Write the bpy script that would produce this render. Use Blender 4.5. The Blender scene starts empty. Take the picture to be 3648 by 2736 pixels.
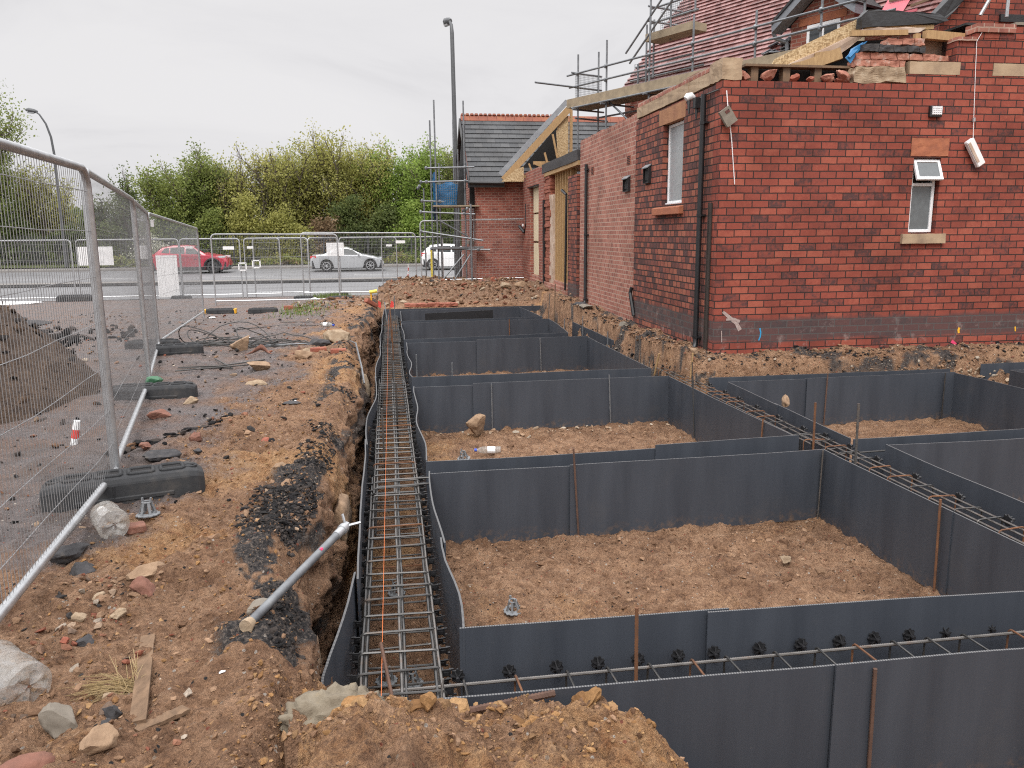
import bpy, math, random
import numpy as np
from mathutils import Vector, Matrix, noise as mn
SC = bpy.context.scene; COL = SC.collection
R = math.radians
rnd = random.Random(7)

# ---------------------------------------------------------------- tagging
def tag(o, label=None, cat=None, group=None, kind=None):
    if label: o['label'] = label
    if cat: o['category'] = cat
    if group: o['group'] = group
    if kind: o['kind'] = kind
    return o

def T(name, label, cat, loc=(0, 0, 0), rz=0, group=None):
    o = bpy.data.objects.new(name, None); COL.objects.link(o)
    o.empty_display_size = .1
    o.location = loc; o.rotation_euler = (0, 0, rz)
    return tag(o, label, cat, group)

def dup(o, parent=None):
    c = o.copy(); COL.objects.link(c)
    if parent: c.parent = parent
    for ch in o.children: dup(ch, c)
    return c

# ---------------------------------------------------------------- mesh builder
class MB:
    def __init__(s): s.v = []; s.f = []; s.m = []
    def add(s, vs, fs, mi=0):
        b = len(s.v); s.v.extend([tuple(p) for p in vs])
        for f in fs: s.f.append(tuple(b + i for i in f)); s.m.append(mi)
        return s
    def bx(s, x0, x1, y0, y1, z0, z1, mi=0):
        vs = [(x, y, z) for z in (z0, z1) for y in (y0, y1) for x in (x0, x1)]
        return s.add(vs, [(0, 2, 3, 1), (4, 5, 7, 6), (0, 1, 5, 4), (2, 6, 7, 3), (0, 4, 6, 2), (1, 3, 7, 5)], mi)
    def obx(s, c, size, M=None, mi=0):
        hx, hy, hz = [a / 2 for a in size]; c = Vector(c)
        vs = []
        for z in (-hz, hz):
            for y in (-hy, hy):
                for x in (-hx, hx):
                    p = Vector((x, y, z)); p = M @ p if M else p; vs.append(p + c)
        return s.add(vs, [(0, 2, 3, 1), (4, 5, 7, 6), (0, 1, 5, 4), (2, 6, 7, 3), (0, 4, 6, 2), (1, 3, 7, 5)], mi)
    def beam(s, p, q, w, h, mi=0, up=(0, 0, 1)):
        p = Vector(p); q = Vector(q); d = (q - p).normalized(); u = Vector(up)
        a = d.cross(u)
        if a.length < 1e-4: a = d.cross(Vector((1, 0, 0)))
        a.normalize(); b = a.cross(d).normalized()
        vs = [o + a * i * w / 2 + b * j * h / 2 for o in (p, q) for i, j in ((-1, -1), (1, -1), (1, 1), (-1, 1))]
        return s.add(vs, [(3, 2, 1, 0), (4, 5, 6, 7), (0, 1, 5, 4), (1, 2, 6, 5), (2, 3, 7, 6), (3, 0, 4, 7)], mi)
    def path(s, pts, r, n=6, closed=False, cap=True, mi=0):
        pts = [Vector(p) for p in pts]; m = len(pts)
        rs = r if isinstance(r, (list, tuple)) else [r] * m
        ref = None; rings = []
        for i, p in enumerate(pts):
            if closed: d = pts[(i + 1) % m] - pts[i - 1]
            else: d = pts[min(i + 1, m - 1)] - pts[max(i - 1, 0)]
            if d.length < 1e-9: d = Vector((0, 0, 1))
            d.normalize()
            if ref is None: ref = Vector((0, 0, 1)) if abs(d.z) < .9 else Vector((1, 0, 0))
            a = d.cross(ref)
            if a.length < 1e-3: a = d.cross(Vector((.3, .9, .2)))
            a.normalize(); b = a.cross(d).normalized(); ref = b
            rings.append([p + (a * math.cos(t) + b * math.sin(t)) * rs[i] for t in [2 * math.pi * k / n for k in range(n)]])
        vs = [q for g in rings for q in g]; fs = []
        for i in range(m if closed else m - 1):
            j = (i + 1) % m
            for k in range(n):
                l = (k + 1) % n
                fs.append((i * n + k, j * n + k, j * n + l, i * n + l))
        if cap and not closed:
            fs.append(tuple(range(n))); fs.append(tuple(reversed(range((m - 1) * n, m * n))))
        return s.add(vs, fs, mi)
    def tube(s, p, q, r, n=6, r2=None, mi=0): return s.path([p, q], [r, r if r2 is None else r2], n, mi=mi)
    def rebar(s, p, q, r, pitch=.014, n=6, mi=0):
        p = Vector(p); q = Vector(q); k = max(2, int((q - p).length / pitch * 2))
        return s.path([p.lerp(q, i / k) for i in range(k + 1)], [r * (1.14 if i % 2 else .9) for i in range(k + 1)], n, mi=mi)
    def prism(s, poly, f, a, b, mi=0):
        n = len(poly); vs = [f(u, v, a) for u, v in poly] + [f(u, v, b) for u, v in poly]
        fs = [tuple(range(n)), tuple(reversed(range(n, 2 * n)))] + [(i, (i + 1) % n, n + (i + 1) % n, n + i)[::-1] for i in range(n)]
        return s.add(vs, fs, mi)
    def build(s, name, mats, parent=None, smooth=False, uv=True, bevel=0, bseg=1):
        me = bpy.data.meshes.new(name); me.from_pydata(s.v, [], s.f)
        if not isinstance(mats, (list, tuple)): mats = [mats]
        for m in mats: me.materials.append(m)
        if len(mats) > 1: me.polygons.foreach_set('material_index', s.m)
        import bmesh
        bm = bmesh.new(); bm.from_mesh(me); bmesh.ops.recalc_face_normals(bm, faces=bm.faces)
        bm.to_mesh(me); bm.free()
        if uv: boxuv(me)
        if smooth:
            me.polygons.foreach_set('use_smooth', [True] * len(me.polygons))
            me.set_sharp_from_angle(angle=R(42)) if hasattr(me, 'set_sharp_from_angle') else None
        o = bpy.data.objects.new(name, me); COL.objects.link(o)
        if parent: o.parent = parent
        if bevel:
            bv = o.modifiers.new('bevel', 'BEVEL'); bv.width = bevel; bv.segments = bseg; bv.limit_method = 'ANGLE'
        return o

def boxuv(me):
    uv = me.uv_layers.new(name='UVMap'); n = len(me.loops)
    co = np.empty(len(me.vertices) * 3, 'f'); me.vertices.foreach_get('co', co); co = co.reshape(-1, 3)
    vi = np.empty(n, 'i'); me.loops.foreach_get('vertex_index', vi)
    pn = np.empty(len(me.polygons) * 3, 'f'); me.polygons.foreach_get('normal', pn); pn = np.abs(pn.reshape(-1, 3))
    lt = np.empty(len(me.polygons), 'i'); me.polygons.foreach_get('loop_total', lt)
    N = np.repeat(pn, lt, axis=0); P = co[vi]
    out = np.stack([P[:, 0], P[:, 2]], 1)
    mx = (N[:, 0] >= N[:, 1]) & (N[:, 0] >= N[:, 2]); mz = (N[:, 2] > N[:, 0]) & (N[:, 2] > N[:, 1])
    out[mx] = P[mx][:, [1, 2]]; out[mz] = P[mz][:, :2]
    uv.data.foreach_set('uv', out.astype('f').ravel())

def npmesh(name, V, F, mat, parent=None, smooth=False, attr=None, per='POINT'):
    """V (n,3), F (m,k) arrays -> object; attr: (N,4) float colours"""
    me = bpy.data.meshes.new(name); n = len(V); m, k = F.shape
    me.vertices.add(n); me.vertices.foreach_set('co', np.ascontiguousarray(V, 'f').ravel())
    me.loops.add(m * k); me.loops.foreach_set('vertex_index', np.ascontiguousarray(F, 'i').ravel())
    me.polygons.add(m); me.polygons.foreach_set('loop_start', np.arange(0, m * k, k, dtype='i'))
    me.update(calc_edges=True)
    for x in (mat if isinstance(mat, (list, tuple)) else [mat]): me.materials.append(x)
    me.polygons.foreach_set('use_smooth', np.full(m, bool(smooth)))
    if attr is not None:
        a = me.color_attributes.new('Mask', 'FLOAT_COLOR', per); a.data.foreach_set('color', np.ascontiguousarray(attr, 'f').ravel())
    me.validate(); me.update()
    o = bpy.data.objects.new(name, me); COL.objects.link(o)
    if parent: o.parent = parent
    return o

# ---------------------------------------------------------------- numpy noise
def _h(ix, iy, iz, s):
    n = (ix * 374761393 + iy * 668265263 + iz * 2147483647 + s * 1274126177) & 0xffffffff
    n = ((n ^ (n >> 13)) * 1274126177) & 0xffffffff
    n = ((n ^ (n >> 15)) * 2246822519) & 0xffffffff
    return ((n ^ (n >> 16)) & 0xffff) / 32767.5 - 1
def vn(x, y, z=0., s=0):
    x, y, z = np.broadcast_arrays(np.asarray(x, float), np.asarray(y, float), np.asarray(z, float))
    ix = np.floor(x).astype(np.int64); iy = np.floor(y).astype(np.int64); iz = np.floor(z).astype(np.int64)
    fx = x - ix; fy = y - iy; fz = z - iz
    fx = fx * fx * (3 - 2 * fx); fy = fy * fy * (3 - 2 * fy); fz = fz * fz * (3 - 2 * fz)
    r = 0
    for a in (0, 1):
        for b in (0, 1):
            for c in (0, 1):
                w = (fx if a else 1 - fx) * (fy if b else 1 - fy) * (fz if c else 1 - fz)
                r = r + w * _h(ix + a, iy + b, iz + c, s)
    return r
def fbm(x, y, z=0., s=0, o=4, g=.5):
    r = 0; a = 1.
    for i in range(o):
        r = r + a * vn(x * 2 ** i, y * 2 ** i, z * 2 ** i, s + i * 17); a *= g
    return r
def sst(a, b, x):
    t = np.clip((x - a) / (b - a), 0, 1); return t * t * (3 - 2 * t)

# ---------------------------------------------------------------- materials
def newmat(name):
    m = bpy.data.materials.new(name); m.use_nodes = True
    nt = m.node_tree; b = nt.nodes['Principled BSDF']
    return m, nt, b
def N(nt, t, **kw):
    n = nt.nodes.new(t)
    for k, v in kw.items():
        if k in n.inputs: n.inputs[k].default_value = v
        else: setattr(n, k, v)
    return n
def L(nt, a, b): nt.links.new(a, b)
def ramp(nt, fac, stops, interp='LINEAR'):
    r = N(nt, 'ShaderNodeValToRGB'); r.color_ramp.interpolation = interp
    el = r.color_ramp.elements
    while len(el) < len(stops): el.new(.5)
    for e, (p, c) in zip(el, stops): e.position = p; e.color = (*c, 1) if len(c) == 3 else c
    L(nt, fac, r.inputs[0]); return r.outputs[0]
def mix(nt, f, a, b, mode='MIX'):
    m = N(nt, 'ShaderNodeMix', data_type='RGBA', blend_type=mode)
    for s, v in ((m.inputs[0], f), (m.inputs[6], a), (m.inputs[7], b)):
        if hasattr(v, 'links'): L(nt, v, s)
        elif isinstance(v, (int, float)): s.default_value = v
        else: s.default_value = (*v, 1)
    return m.outputs[2]
def math_(nt, op, a, b=0., clamp=False):
    m = N(nt, 'ShaderNodeMath', operation=op, use_clamp=clamp)
    for s, v in ((m.inputs[0], a), (m.inputs[1], b)):
        if hasattr(v, 'links'): L(nt, v, s)
        else: s.default_value = v
    return m.outputs[0]
def noi(nt, vec, scale, det=4, rough=.6, dist=0.):
    n = N(nt, 'ShaderNodeTexNoise', Scale=scale, Detail=det, Roughness=rough, Distortion=dist)
    if vec is not None: L(nt, vec, n.inputs['Vector'])
    return n.outputs[0]
def bump(nt, b, h, st=.3, d=.01):
    n = N(nt, 'ShaderNodeBump', Strength=st, Distance=d); L(nt, h, n.inputs['Height']); L(nt, n.outputs[0], b.inputs['Normal'])

def M(name, c1, c2=None, scale=8., rough=.6, metal=0., bst=0., bsc=40., bd=.005, c3=None, spec=.5, stretch=None, rvar=0.):
    """noise-varied material in object coordinates"""
    m, nt, b = newmat(name)
    tc = N(nt, 'ShaderNodeTexCoord'); vec = tc.outputs['Object']
    if stretch:
        mp = N(nt, 'ShaderNodeMapping'); mp.inputs['Scale'].default_value = stretch; L(nt, vec, mp.inputs[0]); vec = mp.outputs[0]
    if c2 is None: c2 = tuple(x * .8 for x in c1)
    st = [(.3, c2), (.7, c1)] if c3 is None else [(.25, c2), (.55, c1), (.78, c3)]
    n1 = noi(nt, vec, scale, 5)
    L(nt, ramp(nt, n1, st), b.inputs['Base Color'])
    b.inputs['Roughness'].default_value = rough; b.inputs['Metallic'].default_value = metal
    b.inputs['Specular IOR Level'].default_value = spec
    if rvar: L(nt, math_(nt, 'MULTIPLY_ADD', n1, rvar), b.inputs['Roughness']); 
    if rvar: b.inputs['Roughness'].links[0].from_node.inputs[2].default_value = rough - rvar / 2
    if bst: bump(nt, b, noi(nt, vec, bsc, 5), bst, bd)
    return m

def brickmat(name, cols, mortar, bw=.225, bh=.089, ms=.010, uoff=0., stain=None, rough=.85, bst=.4, soft=.04, squash=1.):
    """cols: ramp stops over a per-brick random value"""
    m, nt, b = newmat(name)
    tc = N(nt, 'ShaderNodeTexCoord'); uvn = tc.outputs['UV']
    mp = N(nt, 'ShaderNodeMapping'); mp.inputs['Location'].default_value = (uoff, 0, 0); L(nt, uvn, mp.inputs[0])
    wob = noi(nt, mp.outputs[0], 9., 3)
    wv = N(nt, 'ShaderNodeVectorMath', operation='MULTIPLY_ADD')
    wc = N(nt, 'ShaderNodeTexNoise', Scale=7., Detail=3.); L(nt, mp.outputs[0], wc.inputs['Vector'])
    L(nt, wc.outputs['Color'], wv.inputs[0]); wv.inputs[1].default_value = (.012, .010, 0); L(nt, mp.outputs[0], wv.inputs[2])
    br = N(nt, 'ShaderNodeTexBrick', Scale=1.); L(nt, wv.outputs[0], br.inputs['Vector'])
    br.inputs['Color1'].default_value = (0, 0, 0, 1); br.inputs['Color2'].default_value = (1, 1, 1, 1); br.inputs['Mortar'].default_value = (.5, .5, .5, 1)
    br.inputs['Mortar Size'].default_value = ms; br.inputs['Mortar Smooth'].default_value = soft
    br.inputs['Brick Width'].default_value = bw; br.inputs['Row Height'].default_value = bh; br.offset = .5
    n2 = noi(nt, uvn, 22., 5, .65)
    n3 = noi(nt, uvn, 3., 4, .6)
    v = math_(nt, 'ADD', br.outputs['Color'], math_(nt, 'MULTIPLY', math_(nt, 'SUBTRACT', n2, .5), .9))
    n6 = noi(nt, uvn, 8., 4, .6); v = math_(nt, 'ADD', v, math_(nt, 'MULTIPLY', math_(nt, 'SUBTRACT', n6, .45), .8))
    v = math_(nt, 'ADD', v, math_(nt, 'MULTIPLY', math_(nt, 'SUBTRACT', n3, .5), .35))
    col = ramp(nt, v, cols)
    col = mix(nt, br.outputs['Fac'], col, mortar)
    # soot in big soft patches
    n8 = noi(nt, uvn, 1.1, 5, .6); col = mix(nt, .6, col, ramp(nt, n8, [(.34, (.48, .45, .43)), (.58, (1, 1, 1))]), 'MULTIPLY')
    # fine speckle
    n4 = noi(nt, uvn, 120., 3, .7)
    col = mix(nt, .35, col, ramp(nt, n4, [(.3, (.35, .35, .35)), (.7, (1, 1, 1))]), 'MULTIPLY')
    if stain: col = stain(nt, uvn, col, br)
    L(nt, col, b.inputs['Base Color']); b.inputs['Roughness'].default_value = rough
    b.inputs['Specular IOR Level'].default_value = .3
    h = math_(nt, 'SUBTRACT', math_(nt, 'MULTIPLY', n2, .35), br.outputs['Fac'])
    bump(nt, b, h, bst, .008)
    return m
def sepv(nt, uvn):
    s = N(nt, 'ShaderNodeSeparateXYZ'); L(nt, uvn, s.inputs[0]); return s.outputs[0], s.outputs[1]
def band(nt, v, z0, z1, w, nz, amp=.1):
    """1 inside z0..z1 with noisy soft borders"""
    v2 = math_(nt, 'ADD', v, math_(nt, 'MULTIPLY', math_(nt, 'SUBTRACT', nz, .5), amp))
    a = N(nt, 'ShaderNodeMapRange'); a.inputs[1].default_value = z0 - w; a.inputs[2].default_value = z0 + w; L(nt, v2, a.inputs[0])
    c = N(nt, 'ShaderNodeMapRange'); c.inputs[1].default_value = z1 - w; c.inputs[2].default_value = z1 + w; c.inputs[3].default_value = 1; c.inputs[4].default_value = 0; L(nt, v2, c.inputs[0])
    return math_(nt, 'MULTIPLY', a.outputs[0], c.outputs[0])
def stain_base(nt, uvn, col, br):
    u, v = sepv(nt, uvn); nz = noi(nt, uvn, 1.6, 5)
    # band of dark engineering bricks at the plinth, lime bloom over it
    dk = band(nt, v, .10, .40, .03, nz, .16)
    col = mix(nt, math_(nt, 'MULTIPLY', dk, .8), col, mix(nt, br.outputs['Fac'], (.058, .046, .047), (.095, .085, .082)))
    n5 = noi(nt, uvn, 5., 6, .7)
    lo = band(nt, v, -.2, .34, .12, nz, .2)
    wh = math_(nt, 'MULTIPLY', lo, ramp(nt, n5, [(.56, (0, 0, 0)), (.72, (1, 1, 1))]))
    col = mix(nt, math_(nt, 'MULTIPLY', wh, .42), col, (.40, .34, .31))
    return col

G = {}
G['brick_red'] = brickmat('brick_red', [(.0, (.095, .044, .041)), (.11, (.175, .055, .044)), (.28, (.25, .063, .044)), (.7, (.30, .072, .048)), (1., (.36, .100, .064))], (.040, .023, .020), bw=.237, bh=.0955, ms=.0075, stain=stain_base)
G['brick_old'] = brickmat('brick_old', [(.05, (.10, .05, .047)), (.3, (.17, .064, .052)), (.55, (.265, .080, .056)), (1., (.36, .125, .08))], (.032, .021, .019), bw=.165, bh=.0955, ms=.0095, stain=stain_base)
G['brick_pink'] = brickmat('brick_pink', [(.0, (.28, .105, .082)), (.5, (.37, .15, .11)), (1., (.44, .195, .145))], (.47, .34, .27), bw=.150, bh=.082, ms=.008, rough=.8, bst=.3)
G['brick_wing'] = brickmat('brick_wing', [(.0, (.22, .072, .055)), (.5, (.30, .095, .067)), (1., (.36, .125, .088))], (.38, .25, .2), bw=.225, bh=.08, ms=.009, rough=.8, bst=.3)
G['brick_torn'] = M('brick_torn', (.36, .16, .11), (.23, .085, .06), 9, .95, bst=.8, bsc=30, bd=.01, c3=(.48, .40, .35))
G['brick_raw'] = M('brick_raw', (.28, .088, .052), (.18, .058, .04), 14, .9, bst=.5, bsc=50, c3=(.36, .19, .13))
G['stone'] = M('stone', (.37, .27, .175), (.22, .155, .105), 4, .9, bst=.4, bsc=30, c3=(.44, .34, .23))
G['stone_red'] = M('stone_red', (.34, .12, .06), (.24, .085, .05), 9, .9, bst=.6, bsc=25, c3=(.40, .16, .08))
G['stone_orange'] = M('stone_orange', (.36, .18, .09), (.26, .12, .065), 5, .9, bst=.4, bsc=25)
G['concrete'] = M('concrete', (.24, .21, .17), (.14, .12, .095), 9, .9, bst=.5, bsc=35)
G['steel'] = M('steel_galvanised', (.52, .53, .54), (.36, .37, .38), 14, .42, .75, bst=.05)
G['steel_dull'] = M('steel_scaffold', (.20, .21, .22), (.125, .13, .14), 10, .5, .6, c3=(.28, .29, .29))
G['lamp_steel'] = M('lamp_column', (.10, .105, .11), (.075, .078, .08), 10, .5, .3)
G['wire'] = M('wire_galvanised', (.34, .345, .35), (.24, .24, .245), 5, .5, .5)
G['rebar'] = M('rebar_steel', (.085, .083, .081), (.04, .038, .036), 7, .36, .6, c3=(.13, .085, .055))
G['rebar_bright'] = M('rebar_worn', (.17, .16, .15), (.08, .07, .062), 9, .38, .6, c3=(.17, .095, .055))
G['rebar_rust'] = M('rebar_rust', (.17, .075, .035), (.075, .042, .028), 10, .8, .2, c3=(.25, .12, .05))
G['rebar_brown'] = M('rebar_brown', (.14, .075, .05), (.07, .042, .032), 10, .8, .2)
G['black_plastic'] = M('black_plastic', (.018, .018, .020), (.012, .012, .013), 12, .42)
G['black_paint'] = M('black_paint', (.016, .016, .018), (.010, .010, .011), 8, .35, bst=.05)
G['grey_plastic'] = M('grey_plastic', (.20, .21, .22), (.13, .135, .14), 20, .5)
G['rubber'] = M('foot_rubber', (.036, .037, .039), (.022, .023, .025), 7, .7, bst=.25, bsc=45, c3=(.075, .068, .062), spec=.25)
G['white'] = M('white_board', (.80, .80, .80), (.70, .70, .70), 5, .5)
G['upvc'] = M('upvc_white', (.80, .81, .82), (.70, .71, .72), 6, .35)
G['timber'] = M('timber_pale', (.42, .275, .13), (.29, .175, .08), 5, .75, bst=.2, bsc=40, stretch=(9, 9, 1.5))
G['timber_old'] = M('timber_old', (.20, .125, .07), (.11, .075, .05), 8, .85, bst=.3, bsc=40)
G['board'] = M('scaffold_board', (.34, .27, .18), (.22, .175, .12), 6, .85, bst=.2, bsc=30)
def osbmat():
    m, nt, b = newmat('osb'); tc = N(nt, 'ShaderNodeTexCoord'); cols = []
    for rot, sc in ((.4, (28, 28, 90)), (1.9, (80, 28, 32))):
        mp = N(nt, 'ShaderNodeMapping'); mp.inputs['Rotation'].default_value = (0, rot, 0); mp.inputs['Scale'].default_value = sc; L(nt, tc.outputs['Object'], mp.inputs[0])
        vo = N(nt, 'ShaderNodeTexVoronoi', Scale=1.); L(nt, mp.outputs[0], vo.inputs['Vector']); s_ = N(nt, 'ShaderNodeSeparateColor'); L(nt, vo.outputs['Color'], s_.inputs[0]); cols.append(s_.outputs[0])
    v = math_(nt, 'ADD', math_(nt, 'MULTIPLY', cols[0], .55), math_(nt, 'MULTIPLY', cols[1], .45))
    L(nt, ramp(nt, v, [(.2, (.24, .155, .075)), (.5, (.41, .285, .145)), (.8, (.56, .43, .26))]), b.inputs['Base Color']); b.inputs['Roughness'].default_value = .8; bump(nt, b, v, .3, .004); return m
G['osb'] = osbmat()
G['plaster'] = M('plaster', (.45, .34, .26), (.30, .2, .14), 4, .9, bst=.3, bsc=20, c3=(.55, .47, .4))
G['cream'] = M('cream_board', (.66, .57, .40), (.58, .49, .33), 3, .7)
G['dark'] = M('dark_void', (.012, .011, .011), None, 3, .9)  # near-black, for sheets that stand in for unlit gaps and openings
G['membrane'] = M('black_membrane', (.022, .023, .025), (.014, .014, .015), 6, .5, bst=.5, bsc=9, bd=.02)
G['lead'] = M('lead_grey', (.27, .29, .31), (.2, .21, .23), 5, .5, bst=.1)
G['fascia'] = M('fascia_grey', (.20, .215, .235), (.15, .16, .18), 5, .5)
G['pinkmem'] = M('pink_membrane', (.55, .13, .16), (.45, .10, .13), 4, .6, bst=.3, bsc=15)
G['redplastic'] = M('red_tape', (.62, .06, .05), (.5, .05, .04), 6, .5)
G['yellow'] = M('yellow_plastic', (.75, .60, .08), (.6, .48, .06), 6, .5)
G['amber'] = M('amber_plastic', (.80, .42, .03), (.7, .35, .02), 6, .5)
G['bluetarp'] = M('blue_tarp', (.03, .20, .42), (.02, .13, .3), 6, .45, bst=.5, bsc=6, bd=.03)
G['bluecap'] = M('blue_cap', (.03, .09, .5), None, 6, .4)
G['orange'] = M('orange_line', (.75, .20, .05), (.6, .15, .04), 6, .6)
G['asphalt_chunk'] = M('asphalt_chunk', (.045, .043, .045), (.022, .021, .022), 20, .85, bst=.8, bsc=40, c3=(.10, .085, .07))
G['sandstone'] = M('sandstone', (.28, .185, .115), (.16, .10, .06), 11, .95, bst=.9, bsc=30, bd=.01, c3=(.35, .26, .175))
G['rock_red'] = M('rock_red', (.20, .09, .062), (.12, .06, .042), 12, .95, bst=.9, bsc=30, bd=.01, c3=(.26, .15, .11))
G['rock_pale'] = M('rock_pale', (.32, .24, .16), (.20, .135, .085), 12, .95, bst=.9, bsc=30, bd=.01, c3=(.40, .33, .25))
G['clay_grey'] = M('clay_grey', (.20, .17, .125), (.115, .088, .058), 6, 1., bst=.9, bsc=16, bd=.02, c3=(.36, .24, .11))
G['hose'] = M('cable_dark', (.06, .058, .055), (.04, .038, .036), 6, .6)
G['straw'] = M('straw', (.46, .36, .2), (.33, .24, .12), 6, .8)
G['grassgreen'] = M('grass_green', (.12, .17, .03), (.08, .11, .02), 6, .8)
def glassy(name, c, rough, c2=None, sc=6, **k): return M(name, c, c2, sc, rough, 0, spec=.6, **k)
G['frosted'] = glassy('frosted_glass', (.34, .36, .37), .3, (.27, .29, .30), 14, bst=.15, bsc=120)
G['frosted_dark'] = glassy('frosted_glass_dark', (.13, .145, .15), .2, (.10, .11, .115), 14, bst=.1, bsc=120)
G['carglass'] = M('car_glass', (.03, .036, .038), None, 6, .12, 0, spec=.18)
G['darkglass'] = glassy('window_glass', (.05, .055, .06), .1)
def carpaint(name, c, metal=.0):
    m = M(name, c, tuple(x * .93 for x in c), 3, .28, metal); b = m.node_tree.nodes['Principled BSDF']; b.inputs['Coat Weight'].default_value = .6; b.inputs['Coat Roughness'].default_value = .08; return m
G['car_red'] = carpaint('car_paint_red', (.38, .022, .045)); G['car_silver'] = carpaint('car_paint_silver', (.45, .46, .47), .3); G['car_white'] = carpaint('car_paint_white', (.80, .80, .80))
G['tyre'] = M('tyre', (.022, .022, .022), None, 9, .8); G['alloy'] = M('alloy', (.6, .61, .62), (.5, .5, .51), 6, .35, .6)
G['alloy_dark'] = M('alloy_dark', (.10, .10, .105), None, 6, .4, .5)
G['taillight'] = M('tail_light', (.55, .015, .02), (.4, .01, .015), 6, .2); G['headlight'] = M('head_light', (.6, .62, .64), (.4, .42, .44), 12, .15)
# water bottles: thin cloudy plastic
def bottlemat():
    m, nt, b = newmat('bottle_plastic'); tc = N(nt, 'ShaderNodeTexCoord'); n1 = noi(nt, tc.outputs['Object'], 13, 5, .6, .8)
    L(nt, ramp(nt, n1, [(.3, (.26, .20, .15)), (.45, (.48, .45, .41)), (.7, (.66, .66, .65))]), b.inputs['Base Color']); b.inputs['Roughness'].default_value = .18
    bump(nt, b, noi(nt, tc.outputs['Object'], 26, 3, .5, 1.), .45, .012)
    tr = N(nt, 'ShaderNodeBsdfTransparent'); tr.inputs[0].default_value = (.90, .90, .89, 1); mx = N(nt, 'ShaderNodeMixShader')
    mx.inputs[0].default_value = .68; L(nt, b.outputs[0], mx.inputs[1]); L(nt, tr.outputs[0], mx.inputs[2])
    L(nt, mx.outputs[0], nt.nodes['Material Output'].inputs[0]); return m
G['bottle'] = bottlemat()
# fluted formwork sheet: UV = (length, height) in metres
def formmat():
    m, nt, b = newmat('formwork_sheet'); tc = N(nt, 'ShaderNodeTexCoord'); uvn = tc.outputs['UV']
    mp = N(nt, 'ShaderNodeMapping'); mp.inputs['Scale'].default_value = (1, .12, 1); L(nt, uvn, mp.inputs[0])
    n1 = noi(nt, mp.outputs[0], 5., 4, .6); n2 = noi(nt, tc.outputs['Object'], 3., 5, .65)
    c = ramp(nt, n1, [(.3, (.034, .0395, .050)), (.7, (.050, .057, .070))])
    dust = ramp(nt, n2, [(.55, (0, 0, 0)), (.85, (.22, .22, .22))]); c = mix(nt, dust, c, (.10, .09, .08))
    u_, v_ = sepv(nt, uvn); c = mix(nt, math_(nt, 'MULTIPLY', band(nt, v_, -2., -.80, .05, n2, .2), ramp(nt, noi(nt, tc.outputs['Object'], 22., 5, .7), [(.48, (0, 0, 0)), (.66, (.5, .5, .5))])), c, (.19, .115, .065))
    n3 = noi(nt, tc.outputs['Object'], 16., 6, .75); sp = ramp(nt, n3, [(.68, (0, 0, 0)), (.76, (.5, .5, .5))])
    c = mix(nt, sp, c, (.15, .145, .14))
    L(nt, c, b.inputs['Base Color']); b.inputs['Roughness'].default_value = .46
    w = N(nt, 'ShaderNodeTexWave', wave_type='BANDS', bands_direction='X', Scale=26.); L(nt, uvn, w.inputs['Vector'])
    bump(nt, b, math_(nt, 'ADD', math_(nt, 'MULTIPLY', w.outputs['Fac'], .5), n1), .12, .003)
    return m
G['form'] = formmat()
def formedge():
    m, nt, b = newmat('formwork_cut_edge'); tc = N(nt, 'ShaderNodeTexCoord')
    w = N(nt, 'ShaderNodeTexWave', wave_type='BANDS', bands_direction='X', Scale=26.); L(nt, tc.outputs['UV'], w.inputs['Vector'])
    L(nt, ramp(nt, w.outputs['Fac'], [(.35, (.04, .042, .046)), (.65, (.14, .14, .14))]), b.inputs['Base Color']); b.inputs['Roughness'].default_value = .6
    return m
G['formedge'] = formedge()
# ================================================================ TERRAIN
ZPY = [-400, 11, 13.5, 19.3, 23.8, 26.5, 28.5, 30, 38, 40, 51, 54, 60, 70, 400]
ZPZ = [0, 0, -.10, -.25, -.36, -.42, -.50, -.58, -.60, -.60, -.44, -.33, -.1, .1, .5]
def zp(y): return np.interp(y, ZPY, ZPZ)
XEY = [-400, 2.3, 2.7, 3.0, 3.6, 4.2, 5, 6, 7.5, 8.5, 10, 12, 14.7, 18, 20.5, 400]
XEX = [-.34, -.34, -.36, -.40, -.46, -.56, -.46, -.46, -.42, -.36, -.42, -.52, -.50, -.36, -.3, -.3]
def xedge(y): return np.interp(y, XEY, XEX) + .035 * vn(y * 2.2, 3.1, 0, 5) + .02 * vn(y * 6, 1.7, 0, 6)
def h_left(x, y):
    d = sst(31, 26, y) * sst(-40, -14, x)
    e = xedge(y) - x
    near = sst(3.2, .2, e)
    z = zp(y) + d * (.030 * fbm(x * .6, y * .6, 0, 1, 3) + (.012 + .022 * near) * fbm(x * 3., y * 3., 0, 2, 3) + (.004 + .011 * near) * fbm(x * 13, y * 13, 0, 3, 3, .6))
    # ripples and slabs of compacted sand
    z = z + d * near * (.022 * np.abs(fbm(x * 5 + 3, y * 2.6, 0, 9, 3)) - .026 * np.abs(fbm(x * 14, y * 10, 0, 10, 3)) + .012 * np.abs(fbm(x * 34, y * 34, 0, 12, 2)) + .02 * sst(.05, .2, np.abs(fbm(x * 2.2, y * 1.6, 0, 13, 3))))
    rim = np.exp(-((e - .16) / .14) ** 2)
    z = z + d * rim * (.03 + .03 * vn(y * 3, x * 3, 0, 8)) - .09 * sst(.10, 0., e) * d
    # hump of grey-brown dirt at the rear left of the trench
    z = z + .16 * np.exp(-((x + 1.2) / 1.4) ** 2 - ((y - 22.5) / 2.5) ** 2)
    return z
MX = [-.6, -.3, -.1, .2, .5, .75, .95, 1.2, 1.6]
M26 = [0, -.02, -.09, -.13, -.105, -.20, -.42, -.66, -.86]
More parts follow.
